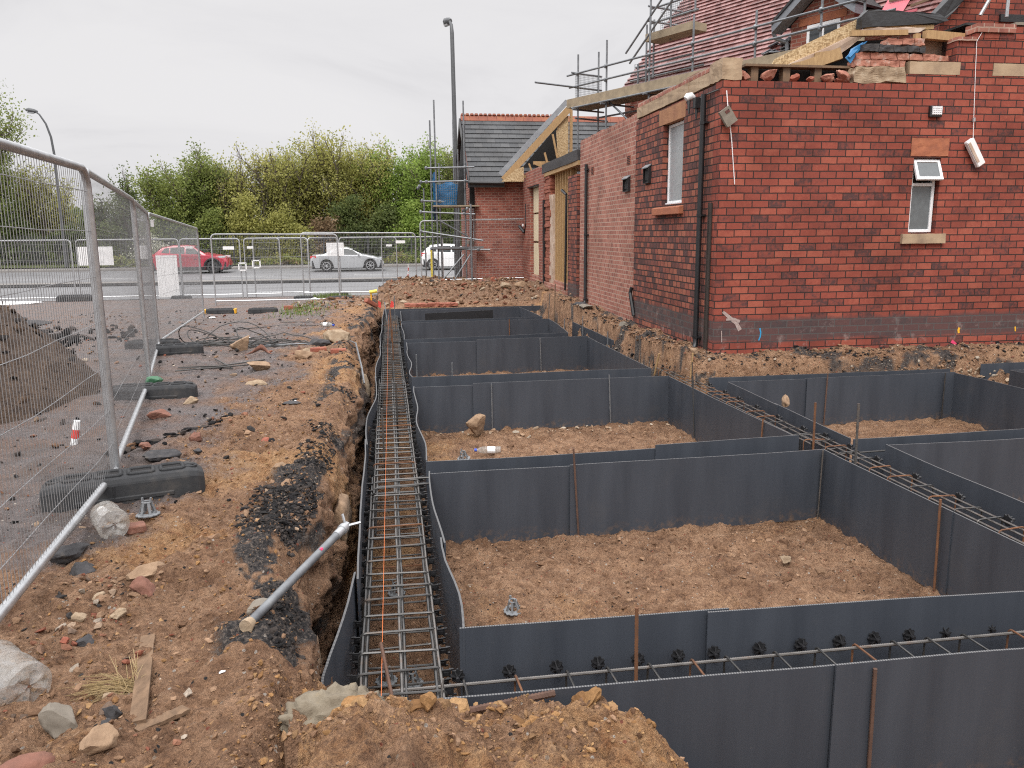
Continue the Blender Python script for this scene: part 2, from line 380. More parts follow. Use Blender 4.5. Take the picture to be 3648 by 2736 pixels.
M28 = [-.03, -.12, -.31, -.29, -.245, -.36, -.57, -.76, -.88]
def h_floor(x, y):
    n1 = fbm(x * 1.3, y * 1.3, 0, 21, 3); n2 = fbm(x * 5, y * 5, 0, 22, 3); n3 = fbm(x * 17, y * 17, 0, 23, 3, .6)
    z = -.845 + .025 * np.abs(fbm(x * 2.6, y * 2.6, 0, 19, 3)) - .02 + .012 * n1 + .024 * n2 + .015 * n3 + .02 * np.abs(fbm(x * 7, y * 7, 2, 26, 2)) - .022 * np.abs(fbm(x * 12, y * 12, 0, 27, 3)) + .008 * fbm(x * 30, y * 30, 0, 28, 2)
    lump = .05 * fbm(x * 2.5, y * 2.5, 0, 24, 4) + .05 * np.abs(fbm(x * 6, y * 6, 0, 25, 4)) + .012 * n3 + (y < 3.2) * (.10 * np.abs(vn(x * 9, y * 9, 0, 29)) + .055 * np.abs(vn(x * 21, y * 21, 0, 30)) + .022 * np.abs(vn(x * 47, y * 47, 0, 32)) - .055)
    # spoil mound in front of the near sheet
    a = np.interp(x, MX, M26); b = np.interp(x, MX, M28); w = np.clip((y - 2.58) / .24, -1.2, 1.1)
    m = a + (b - a) * w + lump * .8
    m = np.where(y < 2.0, m * sst(1.2, 2.0, y) , m)
    m = np.where(y > 2.885, m - (y - 2.885) * 14, m)
    z = np.maximum(z, np.where(y < 3.1, m, -9))
    # bank against the buildings
    zb = np.interp(y, [9, 13.9, 18, 25], [-.07, -.05, .05, .05]) + lump * .7
    t = sst(3.66, 4.30, x + .16 * fbm(y * 1.1, 4.4, 0, 31, 3) + .07 * fbm(y * 4, x * 4, 0, 33, 3)) * sst(9.55, 9.9, y)
    bank1 = -.9 + (zb + .9) * t ** .8 + (.16 * np.abs(fbm(x * 3, y * 3, 0, 34, 4)) + .05 * fbm(x * 9, y * 9, 0, 35, 2)) * np.clip(4 * t * (1 - t), 0, 1)
    bank2 = np.where(x > 3.95, -.52 + (zb + .52 - .01) * sst(9.62, 10.28, y + .05 * n2) + lump * .4, -9); bank2 = np.where(y > 9.64, bank2, -9)
    z = np.maximum(z, np.maximum(np.where(x > 3.6, bank1, -9), bank2))
    # bank and rubble mound at the back
    bk = -.26 + .12 * sst(20.5, 20.9, y) + .22 * sst(20.7, 22.6, y) * sst(-.6, .5, x + .5 * n1) + lump * (.5 + 1.3 * sst(20.8, 21.6, y))
    bk = np.where(y > 25.5, bk + (zp(y) - .05 - bk) * sst(26.6, 28.2, y + .3 * n1), bk)
    z = np.maximum(z, np.where(y > 20.36, bk, -9))
    z = np.where(y > 28.6, zp(y), z)
    # back to street level well outside the picture
    o = np.maximum(sst(12, 15, x), sst(1.4, .4, y))
    return z * (1 - o) + zp(y) * o
def gz(x, y):
    x = float(x); y = float(y)
    return float(h_left(np.array([x]), np.array([y]))[0]) if x < float(xedge(y)) else float(h_floor(np.array([x]), np.array([y]))[0])

def build_ground():
    ys = [-300, -120, -60, -30, -15, -6, -3, -1, 0, .6, 1.1]
    y = 1.5
    while y < 27: ys.append(y); y += (.0045 if 2.0 < y < 7 else .0055 if 9 < y < 14 else .0078) * y
    ys += list(np.arange(27.3, 62, .9)) + [66, 75, 90, 120, 180, 260, 400]
    ys = np.array(ys)
    xl = np.array([-300, -200, -120, -80, -55, -40, -30, -24, -19, -16, -13, -11, -9.5, -8.2, -7.2, -6.4, -5.7, -5.1, -4.6, -4.2])
    t = np.linspace(0, 1, 200) ** .72
    tc = np.linspace(0, 1, 50)[1:-1]
    xr = np.concatenate([np.arange(.62, 1.5, .018), np.arange(1.5, 4.4, .026), np.arange(4.4, 9.6, .07), [10, 11, 12, 13, 14, 15, 20, 30, 60, 120, 300]])
    tm = np.linspace(0, 1, 46)
    Yc = ys[:, None]; xe = xedge(ys)[:, None]
    XA = np.broadcast_to(xl[None], (len(ys), len(xl))); XB = -4.2 + t[None, 1:] * (xe + 4.2) - .002
    XL = np.concatenate([XA, XB], 1); ZL = h_left(XL, np.broadcast_to(Yc, XL.shape))
    zE = ZL[:, -1:]
    YY = np.broadcast_to(Yc, (len(ys), len(tc)))
    ZC = zE + tc[None] * (-.87 - zE)
    cl = sst(2.5, 3.1, Yc) * sst(20.6, 20.0, Yc)
    XC = xe + .11 * tc[None] + cl * (.065 * fbm(YY * 1.6, ZC * 2.6, 0, 41, 4) - .05 * np.abs(fbm(YY * 6, ZC * 9, 0, 42, 4)) + .016 * np.abs(fbm(YY * 22, ZC * 26, 0, 43, 2)) + .03 * (np.floor(ZC * 7 + fbm(YY * 1.5, ZC, 0, 44, 3)) % 2)) * np.sin(np.pi * np.clip(tc[None], .08, 1)) ** .5
    hf = h_floor(XC, YY); ZC = np.maximum(ZC, hf)
    back = sst(20.3, 20.6, YY)
    ZC = ZC * (1 - back) + np.maximum(hf, zE) * back
    x0 = xe + .14
    XF = np.concatenate([x0 + tm[None] * (.6 - x0), np.broadcast_to(xr[None], (len(ys), len(xr)))], 1)
    ZF = h_floor(XF, np.broadcast_to(Yc, XF.shape))
    X = np.concatenate([XL, XC, XF], 1); Z = np.concatenate([ZL, ZC, ZF], 1); Y = np.broadcast_to(Yc, X.shape)
    nr, nc = X.shape
    # small sideways ruffling so the clods are not a pure height field
    V = np.stack([X + .006 * vn(X * 30, Y * 30, Z * 30, 51) * (np.abs(X) < 9) * (Y > 1.5) * (Y < 26), Y, Z], -1).reshape(-1, 3)
    i = np.arange(nr - 1)[:, None] * nc + np.arange(nc - 1)[None]
    F = np.stack([i, i + 1, i + nc + 1, i + nc], -1).reshape(-1, 4)
    # what lies where: R tarmac, G black broken tarmac, B orange sand
    e = xedge(Y) - X
    n = fbm(X * .9, Y * .9, 0, 61, 4); n2 = fbm(X * 4, Y * 4, 0, 62, 4)
    tar = sst(.75, 1.7, e + .5 * n + .25 * n2 - .1 * np.clip(Y - 8, 0, 6) + .45 * sst(5, 7, Y)) * sst(-9e9, 1, 1 + 0 * X)
    tar = np.maximum(tar, sst(9.5, 12.5, Y + 1.2 * n) * sst(.45, 1.2, e + .4 * n2) * .8)
    tar = np.maximum(tar, sst(26.5, 28.5, Y + n))
    tar = np.where(X > xedge(Y) + .01, np.where(Y > 27.5, 1, 0), tar)
    tar = tar * sst(1.0, 3.2, Y + 1.6 * (e - 1) + n)
    rb = np.exp(-((e - .15) / .19) ** 2) * sst(-.2, .35, n2 + 1.1 * vn(Y * 1.3, X * 2.5, 0, 63) - .12 + .8 * np.exp(-((Y - 4.65) / .42) ** 2) - .35 * np.exp(-((Y - 3.75) / .35) ** 2)) * (Y > 3.0) * 1.3
    rb = np.maximum(rb, sst(.25, .6, n2 * .8 + n * .5) * sst(.2, .8, tar) * .5 * (Y < 20))
    rb = np.where(X > xedge(Y) + .06, 0, rb)
    face = (X > xedge(Y) - .02) & (X < xedge(Y) + .16)
    rb = np.where(face, np.clip(rb * .6 + .7 * sst(.1, .6, fbm(Y * 1.2, Z * 3.5, 0, 66, 3)), 0, 1), rb)
    bankdark = sst(3.60, 3.7, X) * sst(9.6, 9.8, Y) * sst(.05, .45, fbm(X * 2.5, Y * 2.5, Z * 4, 67, 4)) * (Y < 27)
    rb = np.maximum(rb, bankdark * .8)
    og = sst(.12, .75, n * .8 + .5 * fbm(X * 2.3, Y * 2.3, 0, 64, 3) + 1.1 * (Y < 3.1) * (X > -.3) * (X < 1.5) + .45 * np.exp(-((e - .45) / .35) ** 2 - ((Y - 3.9) / .7) ** 2) + .5 * np.exp(-((e - .15) / .25) ** 2 - ((Y - 10) / 1.3) ** 2))
    og = np.where((X > .2) & (Y > 3) & (Y < 20), og * .5 * sst(1.5, .3, X) + og * .22, og)
    red = sst(20.4, 21.2, Y) * sst(-.8, .2, X) * (Y < 28)
    A = np.stack([tar, np.clip(rb, 0, 1), np.clip(og, 0, 1), red], -1).reshape(-1, 4)
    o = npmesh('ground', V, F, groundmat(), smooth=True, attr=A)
    tag(o, None, None, None, 'structure')
    return o

def groundmat():
    m, nt, b = newmat('ground_soil')
    tc = N(nt, 'ShaderNodeTexCoord'); P = tc.outputs['Object']
    at = N(nt, 'ShaderNodeAttribute', attribute_name='Mask'); sp = N(nt, 'ShaderNodeSeparateColor'); L(nt, at.outputs['Color'], sp.inputs[0])
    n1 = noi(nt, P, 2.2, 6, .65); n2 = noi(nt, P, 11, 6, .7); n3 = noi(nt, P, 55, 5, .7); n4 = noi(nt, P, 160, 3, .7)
    soil = ramp(nt, n2, [(.27, (.115, .060, .037)), (.42, (.32, .18, .103)), (.58, (.445, .268, .162)), (.8, (.53, .35, .225))])
    soil = mix(nt, .75, soil, ramp(nt, n1, [(.34, (.50, .45, .42)), (.58, (1, 1, 1))]), 'MULTIPLY')
    sand = ramp(nt, n2, [(.3, (.29, .13, .055)), (.52, (.46, .262, .13)), (.75, (.56, .36, .20))])
    tarm = ramp(nt, n2, [(.3, (.12, .098, .094)), (.52, (.215, .182, .175)), (.75, (.28, .245, .235))])
    tarm = mix(nt, ramp(nt, n1, [(.42, (0, 0, 0)), (.62, (.8, .8, .8))]), tarm, (.235, .15, .112))
    blk = ramp(nt, n3, [(.3, (.018, .017, .018)), (.5, (.055, .050, .050)), (.64, (.20, .16, .13))])
    redm = ramp(nt, n2, [(.3, (.16, .085, .05)), (.5, (.28, .165, .10)), (.75, (.40, .27, .18))])
    jit = math_(nt, 'MULTIPLY', math_(nt, 'SUBTRACT', n3, .5), 1.3)
    def sharp(v, lo=.35, hi=.6):
        s = math_(nt, 'ADD', v, jit); r = N(nt, 'ShaderNodeMapRange'); r.inputs[1].default_value = lo; r.inputs[2].default_value = hi; L(nt, s, r.inputs[0]); return r.outputs[0]
    c = mix(nt, sharp(sp.outputs[2], .15, .65), soil, sand)
    c = mix(nt, sharp(at.outputs['Alpha'], .2, .7), c, redm)
    c = mix(nt, sharp(sp.outputs[0], .2, .75), c, tarm)
    c = mix(nt, sharp(sp.outputs[1], .38, .72), c, blk)
    # specks: grit, lime and brick crumbs
    vo = N(nt, 'ShaderNodeTexVoronoi', Scale=45.); L(nt, P, vo.inputs['Vector'])
    sc = N(nt, 'ShaderNodeSeparateColor'); L(nt, vo.outputs['Color'], sc.inputs[0])
    isg = math_(nt, 'MULTIPLY', math_(nt, 'LESS_THAN', vo.outputs['Distance'], .33), math_(nt, 'GREATER_THAN', sc.outputs[0], .90))
    gc = ramp(nt, sc.outputs[1], [(.0, (.03, .028, .028)), (.3, (.36, .27, .2)), (.55, (.30, .10, .06)), (.8, (.5, .44, .38)), (1., (.08, .07, .065))], 'CONSTANT')
    c = mix(nt, isg, c, gc)
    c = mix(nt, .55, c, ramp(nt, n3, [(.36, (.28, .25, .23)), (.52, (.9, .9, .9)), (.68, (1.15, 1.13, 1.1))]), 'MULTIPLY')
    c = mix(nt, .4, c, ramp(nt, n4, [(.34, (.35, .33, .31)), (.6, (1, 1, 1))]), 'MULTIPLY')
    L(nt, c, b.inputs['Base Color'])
    rr = N(nt, 'ShaderNodeMapRange'); rr.inputs[3].default_value = .92; rr.inputs[4].default_value = .55; L(nt, sp.outputs[0], rr.inputs[0]); L(nt, rr.outputs[0], b.inputs['Roughness'])
    b.inputs['Specular IOR Level'].default_value = .3
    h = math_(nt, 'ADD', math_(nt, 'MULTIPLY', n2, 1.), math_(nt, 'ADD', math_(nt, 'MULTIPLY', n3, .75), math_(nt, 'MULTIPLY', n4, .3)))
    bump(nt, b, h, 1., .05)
    return m
build_ground()

# ---------------------------------------------------------------- road surfaces (sheets above the ground)
def strip(name, x0, x1, ys, dz, mat, kind='structure'):
    m = MB(); xs = np.linspace(x0, x1, 8)
    vs = [(x, y, float(zp(y)) + dz) for y in ys for x in xs]; k = len(xs)
    m.add(vs, [(i * k + j, i * k + j + 1, (i + 1) * k + j + 1, (i + 1) * k + j) for i in range(len(ys) - 1) for j in range(k - 1)])
    return tag(m.build(name, mat), kind=kind)
def roadmat():
    m, nt, b = newmat('asphalt_road'); tc = N(nt, 'ShaderNodeTexCoord'); P = tc.outputs['Object']
    mp = N(nt, 'ShaderNodeMapping'); mp.inputs['Scale'].default_value = (.06, 1, 1); L(nt, P, mp.inputs[0])
    n1 = noi(nt, mp.outputs[0], .8, 5); n2 = noi(nt, P, 30, 4, .7); n0 = noi(nt, P, .5, 4)
    c = ramp(nt, n1, [(.3, (.135, .135, .14)), (.7, (.20, .20, .205))]); c = mix(nt, .5, c, ramp(nt, n2, [(.3, (.55, .55, .55)), (.7, (1.1, 1.1, 1.1))]), 'MULTIPLY')
    c = mix(nt, .4, c, ramp(nt, n0, [(.35, (.6, .6, .6)), (.6, (1.1, 1.1, 1.1))]), 'MULTIPLY')
    L(nt, c, b.inputs['Base Color']); b.inputs['Roughness'].default_value = .6; bump(nt, b, n2, .3, .01); return m
G['road'] = roadmat()
G['kerb_dark'] = M('kerb_dark', (.035, .034, .034), (.02, .02, .02), 2, .8, bst=.3, c3=(.06, .058, .055))
G['pave'] = M('pavement', (.22, .205, .19), (.16, .15, .14), 1.5, .85, bst=.2)
G['paint'] = M('road_paint', (.62, .62, .61), (.42, .42, .41), 6, .6)
G['verge'] = M('verge_grass', (.085, .105, .03), (.05, .06, .022), 1.2, .95, bst=.8, bsc=6, bd=.1, c3=(.16, .13, .06))
strip('road', -120, 60, [29.0, 30, 34, 38.3], .010, G['road'])
strip('road', -120, 60, [39.6, 42, 46, 51.2], .010, G['road'])
m = MB(); z = float(zp(38.9))
m.bx(-120, 60, 38.3, 39.6, z - .1, z + .145); tag(m.build('median_kerb', G['kerb_dark'], bevel=.02), kind='structure')
m = MB(); m.bx(-120, 60, 38.42, 39.5, z + .1, z + .151); tag(m.build('median_paving', G['pave']), kind='structure')
m = MB(); z = float(zp(51.2)); m.bx(-120, 60, 51.2, 51.4, z - .1, z + .13); tag(m.build('kerb', G['pave'], bevel=.02), kind='structure')
m = MB(); z = float(zp(51.5)); m.bx(-120, 60, 51.4, 53.0, z - .1, z + .134); tag(m.build('pavement', G['pave']), kind='structure')
strip('verge', -120, 60, [53.0, 54, 57, 60, 66, 70, 90], .14, G['verge'])
# white edge line of the near carriageway and lane dashes of the far one
strip('road_marking', -40, 1.0, [29.42, 29.64], .016, G['paint'])
for x in (-22.5, -15.5, -8.6, -1.8, 5.2): strip('road_marking', x, x + 2.6, [44.0, 44.14], .016, G['paint'])

# ---------------------------------------------------------------- stones
def ico(sub):
    import bmesh
    bm = bmesh.new(); bmesh.ops.create_icosphere(bm, subdivisions=sub, radius=1.)
    v = np.array([x.co[:] for x in bm.verts]); f = np.array([[x.index for x in fc.verts] for fc in bm.faces]); bm.free(); return v, f
ICO = {k: ico(k) for k in (1, 2, 3, 4)}
def rockverts(size, seed, sub=2, rough=.28, flat=.0):
    v, f = ICO[sub]; r = np.random.RandomState(seed % 2**31)
    d = 1 + rough * .9 * fbm(v[:, 0] * 1.1 + seed, v[:, 1] * 1.1, v[:, 2] * 1.1, seed, 3, .5)
    w = v * d[:, None]
    for k in range(14 if sub < 3 else 9):   # break it along planes
        n = r.normal(size=3); n /= np.linalg.norm(n); c = r.uniform(.42, .78)
        dd = w @ n; w = np.where((dd > c)[:, None], w - n * ((dd - c) * .95)[:, None], w)
    if sub > 2: w = w * (1 + .07 * fbm(w[:, 0] * 3, w[:, 1] * 3, w[:, 2] * 3 + seed, 5, 4, .6) + .05 * np.abs(fbm(w[:, 0] * 8, w[:, 1] * 8, w[:, 2] * 8, 6, 2)))[:, None]
    w = w / np.abs(w).max(0)
    return w * np.array(size) / 2, f
def rock(label, loc, size, mat, seed, rz=0., name='rock', cat='rock', group=None, sub=4, sink=.22, z=None, rough=.28, tilt=(0, 0)):
    w, f = rockverts(size, seed, sub, rough)
    Mx = np.array(Matrix.Rotation(rz, 3, 'Z') @ Matrix.Rotation(tilt[0], 3, 'X') @ Matrix.Rotation(tilt[1], 3, 'Y')); w = w @ Mx.T
    zz = gz(*loc[:2]) if z is None else z
    w[:, 2] += -w[:, 2].min()
    w[:, :] *= .86
    o = npmesh(name, w, f, mat, smooth=True); o.data.set_sharp_from_angle(angle=R(50)); o.location = (loc[0], loc[1], zz - sink * w[:, 2].max())
    return tag(o, label, cat, group)
def brickthing(label, loc, rz=0., mat='brick_raw', size=(.215, .105, .07), tilt=(0, 0), z=None, group=None, name='brick', cat='brick', seed=0):
    r = random.Random(seed + 5); m = MB(); n = 4
    a, b_, c = size
    m.obx((0, 0, 0), size)
    o = m.build(name, G[mat], uv=False)
    import bmesh
    bm = bmesh.new(); bm.from_mesh(o.data); bmesh.ops.subdivide_edges(bm, edges=bm.edges, cuts=4, use_grid_fill=True)
    for v in bm.verts:
        k = sum(abs(abs(v.co[i]) - size[i] / 2) < 1e-4 for i in range(3))
        q = mn.noise_vector(v.co * 22 + Vector((seed * 3.1, 0, 0)))
        v.co -= Vector(v.co).normalized() * (.006 * max(0, k - 1) + .006 * abs(q.x)); v.co += q * .003
    bm.to_mesh(o.data); bm.free()
    o.rotation_euler = (tilt[0], tilt[1], rz); zz = gz(*loc[:2]) if z is None else z
    o.location = (loc[0], loc[1], zz + c * .42 + abs(math.sin(tilt[1])) * a * .35 + abs(math.sin(tilt[0])) * b_ * .35)
    return tag(o, label, cat, group)

def pebmat(name='pebble'):
    m, nt, b = newmat(name); at = N(nt, 'ShaderNodeAttribute', attribute_name='Mask'); tc = N(nt, 'ShaderNodeTexCoord')
    n1 = noi(nt, tc.outputs['Object'], 60, 4, .7)
    L(nt, mix(nt, .6, at.outputs['Color'], ramp(nt, n1, [(.3, (.45, .45, .45)), (.7, (1.15, 1.15, 1.15))]), 'MULTIPLY'), b.inputs['Base Color'])
    b.inputs['Roughness'].default_value = .95; b.inputs['Specular IOR Level'].default_value = .12; bump(nt, b, n1, .8, .008); return m
G['pebble'] = pebmat()
def scatter(name, label, cat, pts, sizes, cols, seed=1, zs=None, flat=.7, sub=1, sink=.25):
    """pts (n,2) -> one 'stuff' mesh of small stones"""
    r = np.random.RandomState(seed); n = len(pts)
    tv = []; 
    for k in range(6): tv.append(rockverts((2, 2, 2), seed * 10 + k, sub, .35)[0])
    f = ICO[sub][1]; nv = len(tv[0]); V = np.empty((n, nv, 3)); A = np.empty((n, nv, 4)); A[..., 3] = 1
    x = pts[:, 0]; y = pts[:, 1]
    if zs is None:
        xe = xedge(y); zs = np.where(x < xe, h_left(x, y), h_floor(x, y))
    tv = np.array(tv)[r.randint(0, 6, n)]
    q = r.normal(size=(n, 4)); q /= np.linalg.norm(q, axis=1)[:, None]; w0, x0, y0, z0 = q.T
    Rm = np.stack([1 - 2 * (y0 * y0 + z0 * z0), 2 * (x0 * y0 - z0 * w0), 2 * (x0 * z0 + y0 * w0), 2 * (x0 * y0 + z0 * w0), 1 - 2 * (x0 * x0 + z0 * z0), 2 * (y0 * z0 - x0 * w0), 2 * (x0 * z0 - y0 * w0), 2 * (y0 * z0 + x0 * w0), 1 - 2 * (x0 * x0 + y0 * y0)], 1).reshape(n, 3, 3)
    an = np.stack([r.uniform(.8, 1.5, n), r.uniform(.5, 1.1, n), r.uniform(.4, .9, n)], 1)
    w = np.einsum('nij,nkj->nki', Rm, tv * an[:, None, :]) * (sizes / 2)[:, None, None]; w[..., 2] *= flat
    top = w[..., 2].max(1)
    V[..., 0] = w[..., 0] + x[:, None]; V[..., 1] = w[..., 1] + y[:, None]; V[..., 2] = w[..., 2] + (zs + top * (1 - 2 * sink))[:, None]
    c = np.array(cols)[r.randint(0, len(cols), n)] * r.uniform(.75, 1.2, n)[:, None]
    A[..., :3] = c[:, None]
    F = (f[None] + (np.arange(n) * nv)[:, None, None]).reshape(-1, 3)
    o = npmesh(name, V.reshape(-1, 3), F, G['pebble'], attr=A.reshape(-1, 4))
    return tag(o, label, cat, None, 'stuff')
C_SOIL = [(.20, .118, .072), (.24, .148, .092), (.14, .08, .048), (.29, .185, .118)]
C_BLK = [(.018, .017, .018), (.026, .025, .025), (.036, .033, .032), (.06, .05, .045)]
C_MIX = [(.28, .20, .14), (.23, .11, .07), (.17, .12, .09), (.05, .045, .043), (.36, .30, .24), (.25, .15, .10), (.22, .085, .055)]
C_SAND = [(.28, .155, .068), (.33, .20, .098), (.21, .112, .05), (.26, .155, .082)]
RS = np.random.RandomState(3)
def gauss(n, cx, cy, sx, sy): return np.stack([RS.normal(cx, sx, n), RS.normal(cy, sy, n)], 1)
def uni(n, x0, x1, y0, y1): return np.stack([RS.uniform(x0, x1, n), RS.uniform(y0, y1, n)], 1)
def szs(n, a, b, p=2.5): return a + (b - a) * RS.uniform(0, 1, n) ** p
# broken tarmac on the lip of the trench
P_ = []
for y0, y1, off, w, n in [(3.0, 3.55, .10, .06, 700), (3.6, 4.15, .11, .09, 1800), (4.1, 5.1, .16, .13, 7500), (5.1, 5.6, .1, .06, 600), (5.6, 7.2, .12, .09, 2200), (7.2, 8.6, .12, .08, 700), (9.5, 12.5, .2, .16, 700), (13, 18.5, .3, .22, 900)]:
    yy = RS.uniform(y0, y1, n); P_.append(np.stack([xedge(yy) - np.abs(RS.normal(off, w, n)), yy], 1))
P_ = np.concatenate(P_); P_ = P_[(vn(P_[:, 0] * 5, P_[:, 1] * 2.6, 0, 71) > .0 - .6 * np.exp(-((P_[:, 1] - 4.65) / .42) ** 2) + .3 * np.exp(-((P_[:, 1] - 3.75) / .3) ** 2))]
scatter('tarmac_rubble', 'crumbled black tarmac along the lip of the trench', 'rubble', P_, szs(len(P_), .004, .034, 4) * (1 + .05 * P_[:, 1]), C_BLK * 12 + C_SOIL[:2] + C_MIX[:1], 11, sink=.45)
# stones and brick crumbs at the foot of the near fence
P_ = np.concatenate([gauss(380, -1.33, 3.5, .11, .24), gauss(150, -1.15, 2.7, .2, .3), uni(160, -2.6, -.6, 2.3, 6)])
scatter('gravel', 'mixed pebbles and brick crumbs under the near fence panel', 'gravel', P_, szs(len(P_), .007, .05, 3.5), C_MIX + C_SOIL + C_SOIL, 12)
P_ = uni(5200, -7.5, -.5, 4.5, 22); P_ = P_[P_[:, 0] < xedge(P_[:, 1]) - .1]
scatter('gravel', 'loose dark crumbs strewn over the muddy tarmac yard', 'gravel', P_, szs(len(P_), .008, .08, 6), C_BLK * 2 + C_MIX + C_SOIL, 13)
P_ = uni(7000, -1.6, -.35, 2.1, 9); P_ = P_[P_[:, 0] < xedge(P_[:, 1]) - .03]
scatter('soil_clods', 'small clods of sandy soil on the walkway beside the trench', 'soil', P_, szs(len(P_), .004, .030, 4), C_SOIL + C_SAND, 14)
P_ = np.concatenate([uni(5000, .3, 3.65, 3.55, 6.1), uni(2500, .3, 3.6, 6.5, 9.75), uni(800, 4.2, 7.3, 6.6, 9.25)])
scatter('soil_clods', 'crumbly brown clods on the soil floor of the cells', 'soil', P_, szs(len(P_), .005, .034, 5), C_SOIL * 5 + C_MIX[:1], 15, sink=.4)
P_ = uni(700, -.2, .24, 3.05, 9)
scatter('soil_clods', 'earth crumbs on the trench bottom under the steel cage', 'soil', P_, szs(len(P_), .008, .03, 3), C_SOIL, 16)
P_ = np.concatenate([uni(5200, -.55, 1.3, 2.1, 2.87)])
scatter('soil_clods', 'yellow sandy lumps on the spoil mound in the foreground', 'soil', P_, szs(len(P_), .005, .034, 5), C_SAND * 2 + C_SOIL * 2, 17, sink=.45)
P_ = np.concatenate([uni(3200, -.1, 4.3, 20.6, 26.5), uni(500, -2.6, 0, 20, 24)])
scatter('rubble', 'brick and stone rubble heaped at the far end of the trenches', 'rubble', P_, szs(len(P_), .02, .17, 4), C_MIX + C_SOIL * 3 + [(.30, .14, .09), (.42, .33, .24)], 18)
xx = np.linspace(0, 1, 90); P_ = np.stack([-2.1 + xx * .75 + .04 * np.sin(xx * 17), 6.1 + xx * .95 + .08 * np.sin(xx * 9)], 1) + RS.normal(0, .02, (90, 2))
scatter('tarmac_rubble', 'ragged line of tarmac bits along a crack in the muddy yard', 'rubble', P_, szs(90, .03, .11, 2), C_BLK + C_SOIL[:1], 25, flat=.5)
yy = RS.uniform(10, 19, 5200); P_ = np.concatenate([np.stack([RS.uniform(3.68, 4.33, 5200), yy], 1), uni(2600, 4.0, 9, 9.68, 10.3)])
scatter('rubble', 'dark crumbs and chalk bits on the bank below the brick walls', 'rubble', P_, szs(len(P_), .010, .075, 4.5), C_SOIL * 4 + C_BLK * 2 + [(.34, .28, .22), (.22, .10, .065)], 19, sink=.4)
P_ = np.concatenate([gauss(140, 7.8, 9.72, .7, .05), gauss(60, 2.0, 13.6, .8, .12), gauss(90, 2.1, 9.6, .7, .1)])
scatter('rubble', 'whitish stones scattered by the dark sheets', 'rubble', P_, szs(len(P_), .02, .09, 2.5), [(.45, .38, .30), (.36, .27, .19), (.3, .2, .13)], 20)
P_ = np.concatenate([uni(90, -.25, .95, 2.25, 2.86), gauss(40, .15, 2.72, .3, .08), gauss(30, .7, 2.55, .15, .1)])
scatter('soil_clods', 'larger crumbling sandy clods on the spoil mound', 'soil', P_, szs(len(P_), .025, .11, 2), C_SAND, 26, sub=3, sink=.55, flat=.8)
P_ = np.concatenate([uni(110, .35, 3.6, 3.6, 6.05), uni(70, .35, 3.5, 6.6, 9.7), uni(30, -1.5, -.5, 2.3, 6)])
scatter('soil_clods', 'bigger half sunk clods on the cell floors and walkway', 'soil', P_, szs(len(P_), .03, .13, 2.5), C_SOIL, 27, sub=3, sink=.6, flat=.7)
